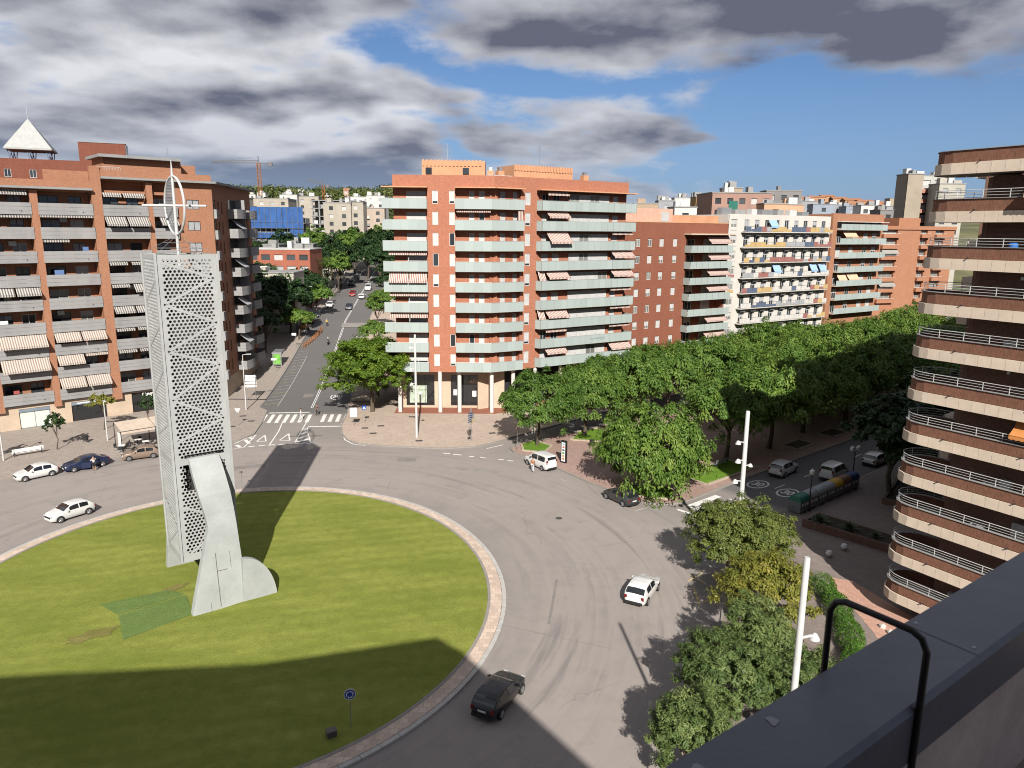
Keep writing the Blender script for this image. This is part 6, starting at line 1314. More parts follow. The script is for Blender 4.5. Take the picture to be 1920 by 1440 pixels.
for i, s_ in enumerate([76.5, 84, 92, 101, 110, 120, 130]):
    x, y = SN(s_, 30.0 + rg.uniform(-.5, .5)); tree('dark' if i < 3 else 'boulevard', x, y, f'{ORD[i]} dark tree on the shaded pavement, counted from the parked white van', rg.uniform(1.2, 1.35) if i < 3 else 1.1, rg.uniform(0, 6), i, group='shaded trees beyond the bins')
for i, s_ in enumerate([84, 95, 106, 117, 128, 140, 152, 164]):
    x, y = SN(s_, 77.3); tree('boulevard', x, y, f'{ORD[i]} green tree on the far pavement, counted from the glass balcony block', 0.8 if i else 0.75, rg.uniform(0, 6), i + 1, group='trees on the far pavement')
for i in range(6):
    x, y = SN(184 + i * 9, 47 + 5 * (i % 2) + (16 if i > 2 else 0)); tree('boulevard', x, y, f'{ORD[i]} green tree of the clump closing the far end of the boulevard', 1.05, rg.uniform(0, 6), i, group='trees at the far end')
tree('street', -20.9, 107.0, 'big bright green tree on the corner by the blue crossing sign', 1.1, 1.0, 0)
tree('street', -21.8, 116.5, 'bright green street tree standing just behind the big corner tree', 0.95, 2.2, 1)
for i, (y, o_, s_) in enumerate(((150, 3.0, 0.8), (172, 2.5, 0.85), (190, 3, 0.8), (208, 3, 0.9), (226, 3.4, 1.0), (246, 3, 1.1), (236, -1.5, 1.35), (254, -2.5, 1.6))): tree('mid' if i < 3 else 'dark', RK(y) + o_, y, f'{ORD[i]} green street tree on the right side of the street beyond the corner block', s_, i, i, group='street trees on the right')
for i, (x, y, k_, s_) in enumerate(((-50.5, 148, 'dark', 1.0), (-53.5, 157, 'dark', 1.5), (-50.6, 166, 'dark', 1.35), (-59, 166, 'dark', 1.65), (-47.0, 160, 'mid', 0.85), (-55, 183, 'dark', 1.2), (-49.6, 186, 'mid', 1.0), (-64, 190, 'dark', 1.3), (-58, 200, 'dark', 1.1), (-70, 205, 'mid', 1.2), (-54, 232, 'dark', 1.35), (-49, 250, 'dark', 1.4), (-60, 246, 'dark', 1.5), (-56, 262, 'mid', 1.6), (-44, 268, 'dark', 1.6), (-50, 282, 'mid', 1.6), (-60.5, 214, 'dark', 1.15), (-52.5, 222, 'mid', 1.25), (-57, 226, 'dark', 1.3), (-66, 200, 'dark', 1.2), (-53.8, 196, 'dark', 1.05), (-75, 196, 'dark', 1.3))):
    tree(k_, x, y, f'{ORD[i]} {"dark" if k_ == "dark" else "lighter"} green tree in the thicket left of the street, counted from the balconies', s_, i * 1.3, i, group='thicket left of the street')
for i, (x, y, s_) in enumerate(((-96, 262, 1.4), (-88, 258, 1.2), (-80, 262, 1.5), (-72, 268, 1.6), (-66, 272, 1.4), (-60, 276, 1.5), (-102, 250, 1.5), (-78, 250, 1.1))): tree('dark' if i % 3 else 'mid', x, y, f'{ORD[i]} tree of the line below the blue netting', s_, i, i, group='trees below the building site')
tree('olive', 17.0, 53.2, 'sparse olive green tree at the road edge by the tall white lamp post', 1.0, 0.7)
tree('olive', 19.9, 54.6, 'olive green tree behind the sparse roadside tree, nearer the brick planter', 0.85, 2.7, 1)
tree('yellow', 17.2, 45.6, 'yellowing tree between the olive tree and the grey green tree', 1.0, 0.2)
tree('greygreen', 14.4, 38.2, 'tall grey green tree below the yellowing tree', 0.98, 0.3, 0); tree('greygreen', 11.6, 35.6, 'grey green tree in front of the dark coping', 1.0, 1.9, 1); tree('greygreen', 8.9, 31.6, 'lowest grey green tree leaning over the road next to the coping', 0.85, 2.9, 0); tree('greygreen', 15.6, 34.8, 'grey green tree at the foot of the white pole by the hedge', 0.9, 4.0, 1)
tree('young', -55.8, 86.4, 'thin young dark green tree on the pavement by the white shop shutters', 1.0, 0, 0); tree('young', -60.6, 81.6, 'thin young tree at the picture edge next to the lamp post', 1.0, 1, 1); tree('ginkgo', -55.0, 95.6, 'small yellow green tree in front of the blue grey shop sign', 1.0, 0, 0); tree('young', -49.8, 97.5, 'small dark green tree under the white shop lettering', 1.1, 2, 1, sz=1.0)
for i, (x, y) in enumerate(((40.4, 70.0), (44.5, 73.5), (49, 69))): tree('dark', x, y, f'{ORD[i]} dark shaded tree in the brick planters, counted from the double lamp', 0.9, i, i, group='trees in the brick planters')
# date palm by the school
def palm(x, y, h_, label, L=4.6):
    t = thing('palm_tree', label, 'tree', (x, y, hgt(x, y))); g = np.random.default_rng(3); pos, nrm, ax, tone = [], [], [], []
    for k_ in range(58):
        a = k_ * 2.399; e = 1.25 - 2.1 * (k_ / 58); dv = np.array([math.cos(a), math.sin(a), 0]); tn = g.random() * 0.7
        for s_ in range(26):
            u = (s_ + 1) / 26; r_ = L * u * math.cos(e * (1 - 0.55 * u)); z = h_ + L * u * math.sin(e) - 2.0 * u * u; side = np.cross(dv, [0, 0, 1])
            for sg in (-1, 1): w_ = 0.42 * math.sin(math.pi * min(1, u * 0.9 + 0.1)); pos.append(dv * r_ + np.array([0, 0, z]) + side * sg * w_ * 0.5); nrm.append([side[0] * sg * 0.5, side[1] * sg * 0.5, 0.8]); ax.append(dv * 0.5 + side * sg + np.array([0, 0, -0.3])); tone.append(min(1, tn + 0.3 * g.random()))
    n = len(pos); me = leaf_mesh('crown', LM_P, np.array(pos), np.array(nrm) / np.linalg.norm(nrm, axis=1, keepdims=True), np.array(ax), np.full(n, 0.1), np.full(n, 0.62), np.array(tone)); put('crown', me, t)
    MB().lathe([(0.42, -0.3), (0.34, 1), (0.31, h_ - 1), (0.42, h_ - 0.2), (0.2, h_ + 0.5)], 12).build('trunk', BARK, t, smooth=True)
palm(-55.6, 208, 9.5, 'tall date palm in front of the red brick school', 5.4); palm(-62.0, 206, 6.5, 'shorter palm left of the tall date palm', 4.2)
# hedge and planter shrubs
def hedge(pts, w_, h_, label, mt, dens=900):
    g = np.random.default_rng(9); P_, N__, A__, T_ = [], [], [], []
    for (a, c) in zip(pts[:-1], pts[1:]):
        a, c = np.array(a), np.array(c); d = c - a; L = np.linalg.norm(d); d /= L; nn = np.array([-d[1], d[0]]); n = int(L * dens)
        u = g.random(n) * L; th = g.random(n) * math.pi; rr_ = 1 - 0.25 * g.random(n); o_ = np.cos(th) * w_ / 2 * rr_ * (1 + 0.18 * np.sin(u * 2.1)); z = 0.15 + np.sin(th) ** 0.6 * h_ * rr_ * (1 + 0.12 * np.sin(u * 1.7 + 1))
        P_.append(np.c_[a[0] + d[0] * u + nn[0] * o_, a[1] + d[1] * u + nn[1] * o_, z]); nv = np.c_[nn[0] * np.cos(th), nn[1] * np.cos(th), np.sin(th)] + g.normal(size=(n, 3)) * 0.45; N__.append(nv / np.linalg.norm(nv, axis=1, keepdims=True)); A__.append(g.normal(size=(n, 3))); T_.append(g.random(n))
    P_, N__, A__, T_ = map(np.concatenate, (P_, N__, A__, T_)); me = leaf_mesh('hedge', mt, P_, N__, A__, np.full(len(P_), 0.07), np.full(len(P_), 0.13), T_)
    o = tag(put('hedge', me), label, 'hedge'); return o
LM_H = leafmat('leaf_hedge', (0.030, 0.085, 0.008), (0.060, 0.150, 0.014), (0.12, 0.23, 0.03)); hedge([(24.0, 52.6), (23.7, 48.8), (22.9, 45.0), (21.6, 41.0), (19.8, 36.5)], 1.7, 1.2, 'clipped bright green hedge beside the white pole', LM_H)
def agave(x, y, z, s_, label, n=34, nm='agave_plant'):
    g = np.random.default_rng(int(x * 10)); b = MB()
    for k_ in range(n):
        a = k_ * 2.4; e = 0.25 + 1.1 * (k_ / n); d = Vector((math.cos(a) * math.cos(e), math.sin(a) * math.cos(e), math.sin(e))); sd = Vector((-math.sin(a), math.cos(a), 0)); L = s_ * (1.15 - 0.3 * k_ / n)
        m1 = d * L * 0.5; tp = d * L + Vector((0, 0, -0.18 * L)); w_ = 0.07 * s_; b.poly([-sd * w_ * 0.6, m1 - sd * w_, tp, m1 + sd * w_, sd * w_ * 0.6])
    o = tag(b.build(nm, mat('agave_leaf', (0.05, 0.085, 0.03), 0.6, 0.25, 2), None, (x, y, z)), label, 'plant'); return o
agave(28.6, 63.9, 0.75, 1.25, 'spiky plant in the brick planter nearest the single globe lamp'); agave(30.6, 62.2, 0.75, 1.2, 'middle spiky plant of the brick planter'); agave(32.2, 60.6, 0.75, 0.8, 'smallest spiky plant in the brick planter near the rounded balconies')
# far woods on the hills
def woods():
    g = np.random.default_rng(77); cs = []
    for _ in range(900):
        y = g.uniform(430, 960) if g.random() < 0.7 else g.uniform(700, 1000); x = g.uniform(-0.46, -0.02) * y if g.random() < 0.8 else g.uniform(0.1, 0.55) * y
        cs.append((x, y, hill_z(x, y), g.uniform(3.5, 8.5)))
    cs = np.array(cs); nl = 62000; i = g.integers(0, len(cs), nl); off = g.normal(size=(nl, 3)); off /= np.linalg.norm(off, axis=1, keepdims=True); off *= g.random((nl, 1)) ** 0.4
    pos = cs[i, :3] + off * cs[i, 3:4] * np.array([0.8, 0.8, 0.8]) + np.c_[np.zeros(nl), np.zeros(nl), cs[i, 3] * 0.7]; nrm = off + np.array([0, 0, 0.4]) + g.normal(size=(nl, 3)) * 0.4; nrm /= np.linalg.norm(nrm, axis=1, keepdims=True)
    ct = g.random(len(cs)); me = leaf_mesh('woods', leafmat('leaf_far', (0.018, 0.036, 0.012), (0.05, 0.075, 0.018), (0.15, 0.16, 0.045), 0.15), pos, nrm, g.normal(size=(nl, 3)), np.full(nl, 1.5), np.full(nl, 2.0), 0.6 * ct[i] + 0.4 * g.random(nl)); o = put('woods', me); struct(o, 'stuff')
woods()
# ---------------------------------------------------------------- block row on the right of the boulevard road (casts the shade over the trees)
sh = thing('apartment_building', 'brick apartment row along the shaded side of the boulevard road beyond the rounded balconies', 'building', (*SN(64, 21), 0))
SHF = Fac(sh, 0, 0, 40)
for u0_, u1_, hh in ((0, 30, 33.0), (30.02, 130, 37.0)):
    MB().box(u0_, u1_, -18, 0, 0, hh).build('brick_wall', BRK_W, sh, (0, 0, 0), SHF.a)
    for j in range(11): MB().box(u0_ + 0.5, u1_ - 0.5, 0.0, 0.9, 3.2 + 2.8 * j, 4.1 + 2.8 * j).build('balcony_band', CPAN, sh, (0, 0, 0), SHF.a)
# ---------------------------------------------------------------- vehicles
TYRE = mat('tyre_rubber', (0.018, 0.018, 0.018), 0.85, 0.1); RIMM = mat('alloy_rim', (0.42, 0.42, 0.43), 0.35, 0.1, metal=0.8); CGL = glass('car_glass', (0.012, 0.014, 0.016), 0.04, 0.8, 0.1)
LAMPC = mat('headlamp_clear', (0.55, 0.56, 0.57), 0.15, 0.05); LAMPR = mat('tail_lamp_red', (0.17, 0.012, 0.010), 0.25, 0.1); PLATE = mat('plate_white', (0.75, 0.75, 0.73), 0.5, 0.02); TRIMB = mat('black_plastic', (0.02, 0.02, 0.021), 0.6, 0.1)
PROF = {
 'hatch': dict(L=4.1, W=1.76, top=[(0, .52), (.008, .74), (.028, .93), (.075, 1.12), (.13, 1.30), (.195, 1.41), (.31, 1.465), (.46, 1.465), (.555, 1.41), (.65, 1.2), (.735, .985), (.8, .93), (.9, .85), (.965, .74), (.99, .6), (1, .45)], fr=(.57, .725), rr=(.045, .135), side=((.18, .37), (.395, .60))),
 'suv': dict(L=4.35, W=1.84, top=[(0, .6), (.008, .9), (.02, 1.08), (.06, 1.34), (.1, 1.52), (.16, 1.6), (.3, 1.64), (.5, 1.62), (.585, 1.56), (.66, 1.34), (.735, 1.13), (.8, 1.07), (.92, .98), (.975, .84), (.99, .66), (1, .5)], fr=(.595, .725), rr=(.022, .085), side=((.13, .36), (.385, .62))),
 'van': dict(L=4.5, W=1.86, top=[(0, .5), (.005, 1.1), (.015, 1.45), (.035, 1.72), (.06, 1.82), (.2, 1.86), (.5, 1.86), (.6, 1.8), (.68, 1.5), (.76, 1.17), (.82, 1.1), (.93, .98), (.98, .8), (1, .48)], fr=(.615, .75), rr=(.013, .034), side=((.09, .37), (.395, .64))),
 'sedan': dict(L=4.7, W=1.82, top=[(0, .5), (.008, .78), (.02, .95), (.06, 1.0), (.13, 1.03), (.19, 1.18), (.27, 1.36), (.37, 1.43), (.5, 1.43), (.58, 1.37), (.66, 1.17), (.735, .98), (.82, .91), (.93, .82), (.98, .7), (1, .45)], fr=(.59, .725), rr=(.14, .255), side=((.22, .40), (.42, .61)))}
WID = [(0, .70), (.015, .82), (.05, .91), (.13, .975), (.35, 1), (.6, 1), (.8, .985), (.92, .93), (.97, .84), (1, .7)]
def itp(tab, t):
    for (a, u), (b_, v) in zip(tab[:-1], tab[1:]):
        if a <= t <= b_: return u + (v - u) * (t - a) / (b_ - a)
    return tab[-1][1]
_CAR = {}
def car_meshes(kd):
    if kd in _CAR: return _CAR[kd]
    p = PROF[kd]; L, W_ = p['L'], p['W'] / 2; hi = max(z for _, z in p['top']); belt0 = {'hatch': .93, 'suv': 1.06, 'van': 1.10, 'sedan': .93}[kd]
    def sec(t):
        x = (t - 0.5) * L; top = itp(p['top'], t); w_ = W_ * itp(WID, t); blt = min(belt0, top - 0.035); k_ = max(0, (top - blt)) ; wt = w_ * (0.975 - min(.30, .42 * max(0, k_ - 0.05)) * (0.55 if kd == 'van' else 1))
        zb = 0.2 + 0.10 * max(0, (abs(t - .5) - .42) / .08)
        return [(x, w_ * .86, zb), (x, w_ * .975, zb + .12), (x, w_, min(.6, blt - .05)), (x, w_ * .985, blt), (x, wt, top - .045 if k_ > .12 else top - .02), (x, wt * .86, top - .008), (x, wt * .45, top + .012), (x, 0, top + .016)]
    ts = sorted(set([t for t, _ in p['top']] + list(np.linspace(0, 1, 33)))); b = MB(); n = 15
    for t in ts: s_ = sec(t); b.v += s_ + [(x, -y, z) for x, y, z in reversed(s_[:-1])]
    for i in range(len(ts) - 1):
        for j in range(n): q = (j + 1) % n; b.f.append((i * n + j, (i + 1) * n + j, (i + 1) * n + q, i * n + q))
    b.f.append(tuple(reversed(range(n)))); b.f.append(tuple((len(ts) - 1) * n + j for j in range(n)))
    out = {'body': b}
    def cross_glass(t0, t1, ny, off):
        g = MB(); tt = np.linspace(t0, t1, 5); rows = []
        for t in tt:
            s_ = sec(t); e = s_[4]; rows.append([(s_[4][0] + off[0], s_[4][1] * .93, s_[4][2] + off[1] + .01), (s_[5][0] + off[0], s_[5][1], s_[5][2] + off[1]), (s_[7][0] + off[0], 0, s_[7][2] + off[1]), (s_[5][0] + off[0], -s_[5][1], s_[5][2] + off[1]), (s_[4][0] + off[0], -s_[4][1] * .93, s_[4][2] + off[1] + .01)])
        for a, c in zip(rows[:-1], rows[1:]):
            for j in range(4): g.poly([a[j], a[j + 1], c[j + 1], c[j]])
        return g
    out['windscreen'] = cross_glass(*p['fr'], 5, (.012, .01)); out['rear_window'] = cross_glass(*p['rr'], 5, (-.012, .008))
    for n_, (t0, t1) in enumerate(p['side']):
        g = MB(); tt = np.linspace(t0, t1, 5)
        for sg in (1, -1):
            g = MB(); rows = []
            for t in tt: s_ = sec(t); a, c = Vector(s_[3]), Vector(s_[4]); f0, f1 = .08, .88; rows.append([a.lerp(c, f0) + Vector((0, .012, 0)), a.lerp(c, f1) + Vector((0, .012, 0))])
            for r_, s2 in zip(rows[:-1], rows[1:]): g.poly([(q.x, q.y * sg, q.z) for q in (r_[0], s2[0], s2[1], r_[1])])
            out[f'side{n_}{sg}'] = g
    ww = .315 if kd != 'suv' else .345
    out['wheel'] = MB().lathe([(ww - .02, -.11), (ww, -.09), (ww, .09), (ww - .02, .11), (ww * .66, .115)], 20).xf(Matrix.Rotation(R(90), 4, 'X')); rim = MB().lathe([(ww * .68, 0), (ww * .68, .012), (ww * .55, .02)], 20)
    for i in range(5): a = 2 * math.pi * i / 5; rim.tube([(0, 0, .02), (ww * .62 * math.cos(a), ww * .62 * math.sin(a), .02)], .03, 4)
    out['rim'] = rim.xf(Matrix.Rotation(R(90), 4, 'X')); arch = MB(); pts = [(ww * 1.2 * math.cos(a), 0, ww * 1.2 * math.sin(a)) for a in np.linspace(-.35, math.pi + .35, 16)]; arch.poly(pts); out['arch'] = arch
    _CAR[kd] = {k_: (v if k_ == 'body' else v.mesh(k_, {'wheel': TYRE, 'rim': RIMM, 'arch': TRIMB}.get(k_, CGL), k_ in ('windscreen', 'rear_window'))) for k_, v in out.items()}; _CAR[kd]['sec'] = sec; return _CAR[kd]
_BODY = {}
def car(kd, x, y, ang, pnt, label, scale=1.0, group=None, pitch=0.0, name='car', z=None, cat='car', plain=False):
    m_ = car_meshes(kd); p = PROF[kd]; L, W_ = p['L'], p['W']; ww = .315 if kd != 'suv' else .345
    t = thing(name, label, cat, (x, y, hgt(x, y) + .004 if z is None else z), R(ang), group); t.rotation_euler = (0, pitch, R(ang)); t.scale = (scale,) * 3
    if (kd, pnt.name) not in _BODY: _BODY[(kd, pnt.name)] = m_['body'].mesh('body', pnt, True)
    put('body', _BODY[(kd, pnt.name)], t); put('windscreen', m_['windscreen'], t); put('rear_window', m_['rear_window'], t); [put('side_window', m_[f'side{q}{sg}'], t) for q in (0, 1) for sg in (1, -1)]
    for ax in (.185, .815):
        for sg in (1, -1):
            xx = (ax - .5) * L; put('wheel_arch', m_['arch'], t, (xx, sg * (W_ / 2 * .985 + .006), ww)); wh = put('wheel', m_['wheel'], t, (xx, sg * (W_ / 2 - .085), ww)); put('rim', m_['rim'], wh, (0, sg * .105, 0), 0 if sg < 0 else math.pi)
    sec = m_['sec']
    for sg in (1, -1):
        s_ = sec(.955); hl = Vector(s_[3]); put('headlight', bx(.34, .26, .14, LAMPC), t, (hl.x - .02, sg * (hl.y - .17), hl.z - .13)); s_ = sec(.02); put('tail_light', bx(.12, .2, .26 if kd != 'van' else .5, LAMPR), t, (s_[3][0] + .0, sg * (s_[3][1] - .085), s_[3][2] - .22))
        s_ = sec(.66); put('wing_mirror', bx(.12, .18, .13, TRIMB if kd == 'van' else pnt), t, (s_[3][0], sg * (s_[3][1] + .09), s_[3][2] + .02))
    put('number_plate', bx(.02, .5, .11, PLATE), t, (-L / 2 - .012, 0, .62 if kd != 'van' else .72)); put('number_plate', bx(.02, .5, .11, PLATE), t, (L / 2 + .004, 0, .40))
    put('rear_bumper', bx(.10, W_ * .74, .2, TRIMB), t, (-L / 2 - .0, 0, .26)); put('grille', bx(.05, W_ * .6, .16, TRIMB), t, (L / 2 - .03, 0, .5))
    return t
PW = paint('paint_white', (0.70, 0.70, 0.69)); PBL = paint('paint_blue', (0.008, 0.017, 0.06)); PBZ = paint('paint_bronze', (0.30, 0.22, 0.17), 0.35, 0.6, 0.3); PK = paint('paint_black', (0.006, 0.006, 0.008), 0.35, 0.35); PG = paint('paint_dark_grey', (0.05, 0.052, 0.056), 0.3, 0.7, 0.2); PR_ = paint('paint_red', (0.35, 0.02, 0.018)); PS = paint('paint_silver', (0.35, 0.36, 0.37), 0.35, 0.6, 0.5); PNB = paint('paint_navy', (0.03, 0.035, 0.05))
car('hatch', -52.1, 76.6, -130.7, PW, 'white parked hatchback at the kerb in front of the bench'); cB = car('sedan', -48.6, 80.0, -131.7, PBL, 'dark blue parked saloon with its driver standing at the door'); car('hatch', -44.2, 83.8, -150, PBZ, 'bronze parked car beside the cafe tables', 1.0)
dr = MB().box(-0.95, 0, -0.03, 0.03, 0.28, 0.95).mesh('door', PBL, False); dd = put('door', dr, cB, (0.75, 0.93, 0.0), R(-28)); dd['label'] = 'open driver door'
car('hatch', -41.8, 65.5, -122.7, PW, 'white hatchback driving round the left side of the lawn'); car('hatch', -0.6, 38.15, 62.8, PK, 'black hatchback driving beside the lawn kerb in the building shadow'); car('hatch', 10.0, 51.1, 62, PW, 'white hatchback driving away on the sunlit road left of the olive tree')
car('hatch', 11.2, 70.85, 122.7, PG, 'dark grey hatchback parked by the tip of the boulevard walk'); car('van', 3.4, 81.9, 125.8, PW, 'white van parked beside the tall information totem', 0.97, cat='van', name='van'); car('suv', 31.1, 80.1, 45, PW, 'white car driving up the shaded boulevard road'); car('van', 36.4, 78.9, 44, PW, 'white van parked in the shade behind the recycling bins', 1.0, cat='van', name='van'); car('hatch', *SN(87.5, 36.4), 40, PW, 'white car parked in the shade ahead of the white van')
UPH = -0.082
for kd, x, y, a, pt, lab, pi_ in (('hatch', -49.6, 199, -82, PW, 'white car parked on the left of the street beyond the digger', .082), ('sedan', -43.8, 196.5, -82, PNB, 'dark car driving down the middle of the street', .082), ('hatch', -47.2, 217, -84, PR_, 'red car driving down the far part of the street', .082), ('hatch', -43.6, 212.5, 96, PW, 'white car driving up the street beside the red car', UPH), ('van', -44.6, 227.5, -84, PW, 'white van coming down the far end of the street', .082), ('hatch', -49.9, 186, -82, PNB, 'dark car parked on the left of the street behind the digger', .082),
    ('suv', -51.6, 236, -84, PG, 'first dark car parked far up the left kerb of the street', .08), ('hatch', -52.3, 243, -84, PNB, 'second dark car parked far up the left kerb of the street', .08), ('sedan', -52.9, 250, -84, PG, 'third dark car parked far up the left kerb of the street', .07), ('hatch', -53.6, 258, -84, PW, 'white car parked at the top of the left kerb of the street', .07), ('hatch', RK(158) - 1.1, 158, 98, PW, 'white car parked under the street tree on the right kerb', UPH), ('hatch', RK(151) - 1.1, 151, 98, PG, 'grey car parked under the street tree on the right kerb', UPH)):
    car(kd, x, y, a, pt, lab, 1.0, pitch=pi_, cat='van' if kd == 'van' else 'car', name='van' if kd == 'van' else 'car')

# ---------------------------------------------------------------- people
SKIN = mat('skin', (0.42, 0.25, 0.17), 0.6, 0.05); HAIR = mat('hair_dark', (0.03, 0.02, 0.015), 0.8)
def skin_obj(name, verts, edges, radii, mt, parent, sub=1):
    me = bpy.data.meshes.new(name); me.from_pydata(verts, edges, []); me.materials.append(mt); o = bpy.data.objects.new(name, me); col.objects.link(o)
    o.parent = parent; sk = o.modifiers.new('skin', 'SKIN'); sk.use_smooth_shade = True
    for i, r_ in enumerate(radii): me.skin_vertices[0].data[i].radius = (r_, r_) if not isinstance(r_, tuple) else r_
    me.skin_vertices[0].data[0].use_root = True
    if sub: o.modifiers.new('sub', 'SUBSURF').levels = sub; o.modifiers['sub'].render_levels = sub
    return o
def person(x, y, face, label, shirt, legs, stride=0.18, sit=False, hair=HAIR, arm=0.15, long_leg=True, z=None, helmet=None, reach=0.0):
    """standing, walking or seated figure 1.74 m tall, facing +x before turning"""
    t = thing('person', label, 'person', (x, y, hgt(x, y) + 0.02 if z is None else z), R(face))
    hp = 0.92 if not sit else 0.78; H_ = hp
    def leg(sg, sw):
        if sit: return [(0.0, sg * .10, H_), (0.42, sg * .16, H_ - .08), (0.30, sg * .17, H_ - .52), (0.44, sg * .17, H_ - .56)]
        return [(0, sg * .095, H_), (sw * .55, sg * .10, H_ - .42), (sw, sg * .10, H_ - .84 + abs(sw) * .1), (sw + .16, sg * .11, H_ - .88 + abs(sw) * .1)]
    lL, lR = leg(1, stride), leg(-1, -stride)
    lean = 0.12 if sit else 0.0
    sh_ = (lean, 0, H_ + .50)
    def armp(sg, sw): 
        if sit or reach: return [(lean, sg * .19, H_ + .46), (lean + .12, sg * .23, H_ + .22), (lean + .40, sg * .20, H_ + .20), (lean + .48, sg * .19, H_ + .2)]
        return [(lean, sg * .19, H_ + .46), (sw * .4, sg * .235, H_ + .18), (sw + .06, sg * .24, H_ - .06), (sw + .09, sg * .23, H_ - .15)]
    aL, aR = armp(1, -arm), armp(-1, arm)
    head = [(lean, 0, H_ + .57), (lean + .02, 0, H_ + .66), (lean + .03, 0, H_ + .76)]
    v = [(0, 0, H_), (lean * .5, 0, H_ + .24), sh_] + head + aL + aR + lL + lR
    e = [(0, 1), (1, 2), (2, 3), (3, 4), (4, 5), (2, 6), (6, 7), (7, 8), (8, 9), (2, 10), (10, 11), (11, 12), (12, 13), (0, 14), (14, 15), (15, 16), (16, 17), (0, 18), (18, 19), (19, 20), (20, 21)]
    r_ = [(.15, .12), (.13, .11), (.14, .10), .055, .095, .085, .06, .045, .036, .034, .06, .045, .036, .034, .09, .062, .045, .042, .09, .062, .045, .042]
    skin_obj('body', v, e, r_, SKIN, t)
    skin_obj('shirt', [(0, 0, H_ + .04), (lean * .5, 0, H_ + .25), (lean, 0, H_ + .48), aL[0], aL[1], aR[0], aR[1]], [(0, 1), (1, 2), (2, 3), (3, 4), (2, 5), (5, 6)], [(.165, .135), (.15, .125), (.15, .115), .078, .062, .078, .062], shirt, t)
    kn = (lambda q: [q[0], q[1], q[2]]) if long_leg else (lambda q: [q[0], q[1]])
    vl, vr = kn(lL), kn(lR); n = len(vl); skin_obj('trousers', [(0, 0, H_ + .03)] + vl + vr, [(0, 1)] + [(i, i + 1) for i in range(1, n)] + [(0, n + 1)] + [(i, i + 1) for i in range(n + 1, 2 * n)], [(.16, .13)] + [.105, .08, .065][:n] + [.105, .08, .065][:n], legs, t)
    hm = helmet or hair; cx, _, cz = head[2]; MB().lathe([(.02, -.02), (.098, .0), (.108, .05), (.09, .11), (.05, .145), (.01, .155)], 12).build('helmet' if helmet else 'hair', hm, t, (cx - .012, 0, cz - .01), smooth=True)
    MB().lathe([(.012, 0), (.02, .02), (.006, .05)], 6).build('nose', SKIN, t, (cx + .092, 0, cz - .06))
    for sg in (1, -1): put('eye', bx(.012, .03, .014, DARKM), t, (cx + .085, sg * .036, cz - .012))
    return t
CW = mat('cloth_white', (0.68, 0.68, 0.67), 0.9); CD = mat('cloth_dark', (0.03, 0.032, 0.04), 0.9); CO = mat('cloth_rust', (0.38, 0.17, 0.06), 0.9); CL = mat('cloth_pale', (0.48, 0.50, 0.52), 0.9); CB = mat('cloth_brown', (0.18, 0.06, 0.04), 0.9); CP = mat('cloth_pink', (0.55, 0.30, 0.28), 0.9); CHV = mat('cloth_hi_vis', (0.62, 0.60, 0.06), 0.9); HELM = mat('helmet_white', (0.7, 0.7, 0.7), 0.3); CJ = mat('cloth_denim', (0.10, 0.14, 0.22), 0.9)
person(-47.05, 78.95, 140, 'person in a white shirt and dark shorts standing at the blue saloon', CW, CD, 0.05, long_leg=False, reach=1); person(2.45, 79.75, 60, 'person in a rust coloured top standing beside the white van', CO, CL, 0.06)
person(-30.2, 101.9, 10, 'person in pale clothes walking on the zebra crossing', CW, CL, 0.22); person(-28.6, 104.6, 190, 'person in brown clothes walking on the zebra crossing beside the centre line', CB, CD, 0.2)
person(-44.3, 174.2, -60, 'road worker in a yellow vest beside the digger', CHV, CD, 0.06, helmet=HELM); person(-50.3, 143.5, -70, 'person in a pink top on the shaded pavement by the low balconies', CP, CJ, 0.15)
# motor scooter with its rider
mo = thing('motor_scooter', 'dark motor scooter ridden down the street', 'scooter', (-39.6, 156, hgt(-39.6, 156)), R(-82))
for xx in (-.62, .62): put('wheel', MB().lathe([(.24, -.06), (.27, -.04), (.27, .04), (.24, .06)], 16).xf(Matrix.Rotation(R(90), 4, 'X')).mesh('wheel', TYRE), mo, (xx, 0, .27))
MB().box(-.75, .1, -.16, .16, .38, .68).box(.1, .42, -.15, .15, .28, .38).box(.40, .55, -.18, .18, .38, .95).build('bodywork', PK, mo); MB().box(-.7, .1, -.14, .14, .69, .78).build('seat', TRIMB, mo); MB().tube([(.5, 0, .9), (.42, 0, 1.08)], .03, 6).tube([(.42, -.32, 1.1), (.42, .32, 1.1)], .018, 6).build('handlebar', DARKM, mo); put('headlight', bx(.05, .16, .12, LAMPC), mo, (.56, 0, .78))
person(-39.62, 156.15, -82, 'rider in dark clothes and white helmet on the motor scooter', CD, CD, sit=True, helmet=HELM, z=hgt(-39.6, 156) + .02)

# ---------------------------------------------------------------- road works
dg = thing('backhoe_digger', 'orange and yellow digger working behind orange barriers on the left of the street', 'digger', (-48.2, 168.5, hgt(-48, 168.5)), R(-80)); YEL = mat('machine_yellow', (0.50, 0.26, 0.05), 0.6); 
for xx, r_ in ((-1.1, .62), (1.2, .45)):
    for sg in (1, -1): put('wheel', MB().lathe([(r_ - .08, -.2), (r_, -.14), (r_, .14), (r_ - .08, .2), (r_ * .5, .21)], 18).xf(Matrix.Rotation(R(90), 4, 'X')).mesh('wheel', TYRE), dg, (xx, sg * .85, r_))
MB().box(-1.7, 1.9, -.5, .5, .6, 1.15).box(.5, 1.9, -.48, .48, 1.15, 1.6).build('chassis', YEL, dg); cab = MB().box(-1.2, .4, -.62, .62, 2.6, 2.72)
for xx in (-1.15, .35):
    for sg in (-.58, .58): cab.tube([(xx, sg, 1.15), (xx, sg, 2.62)], .05, 5)
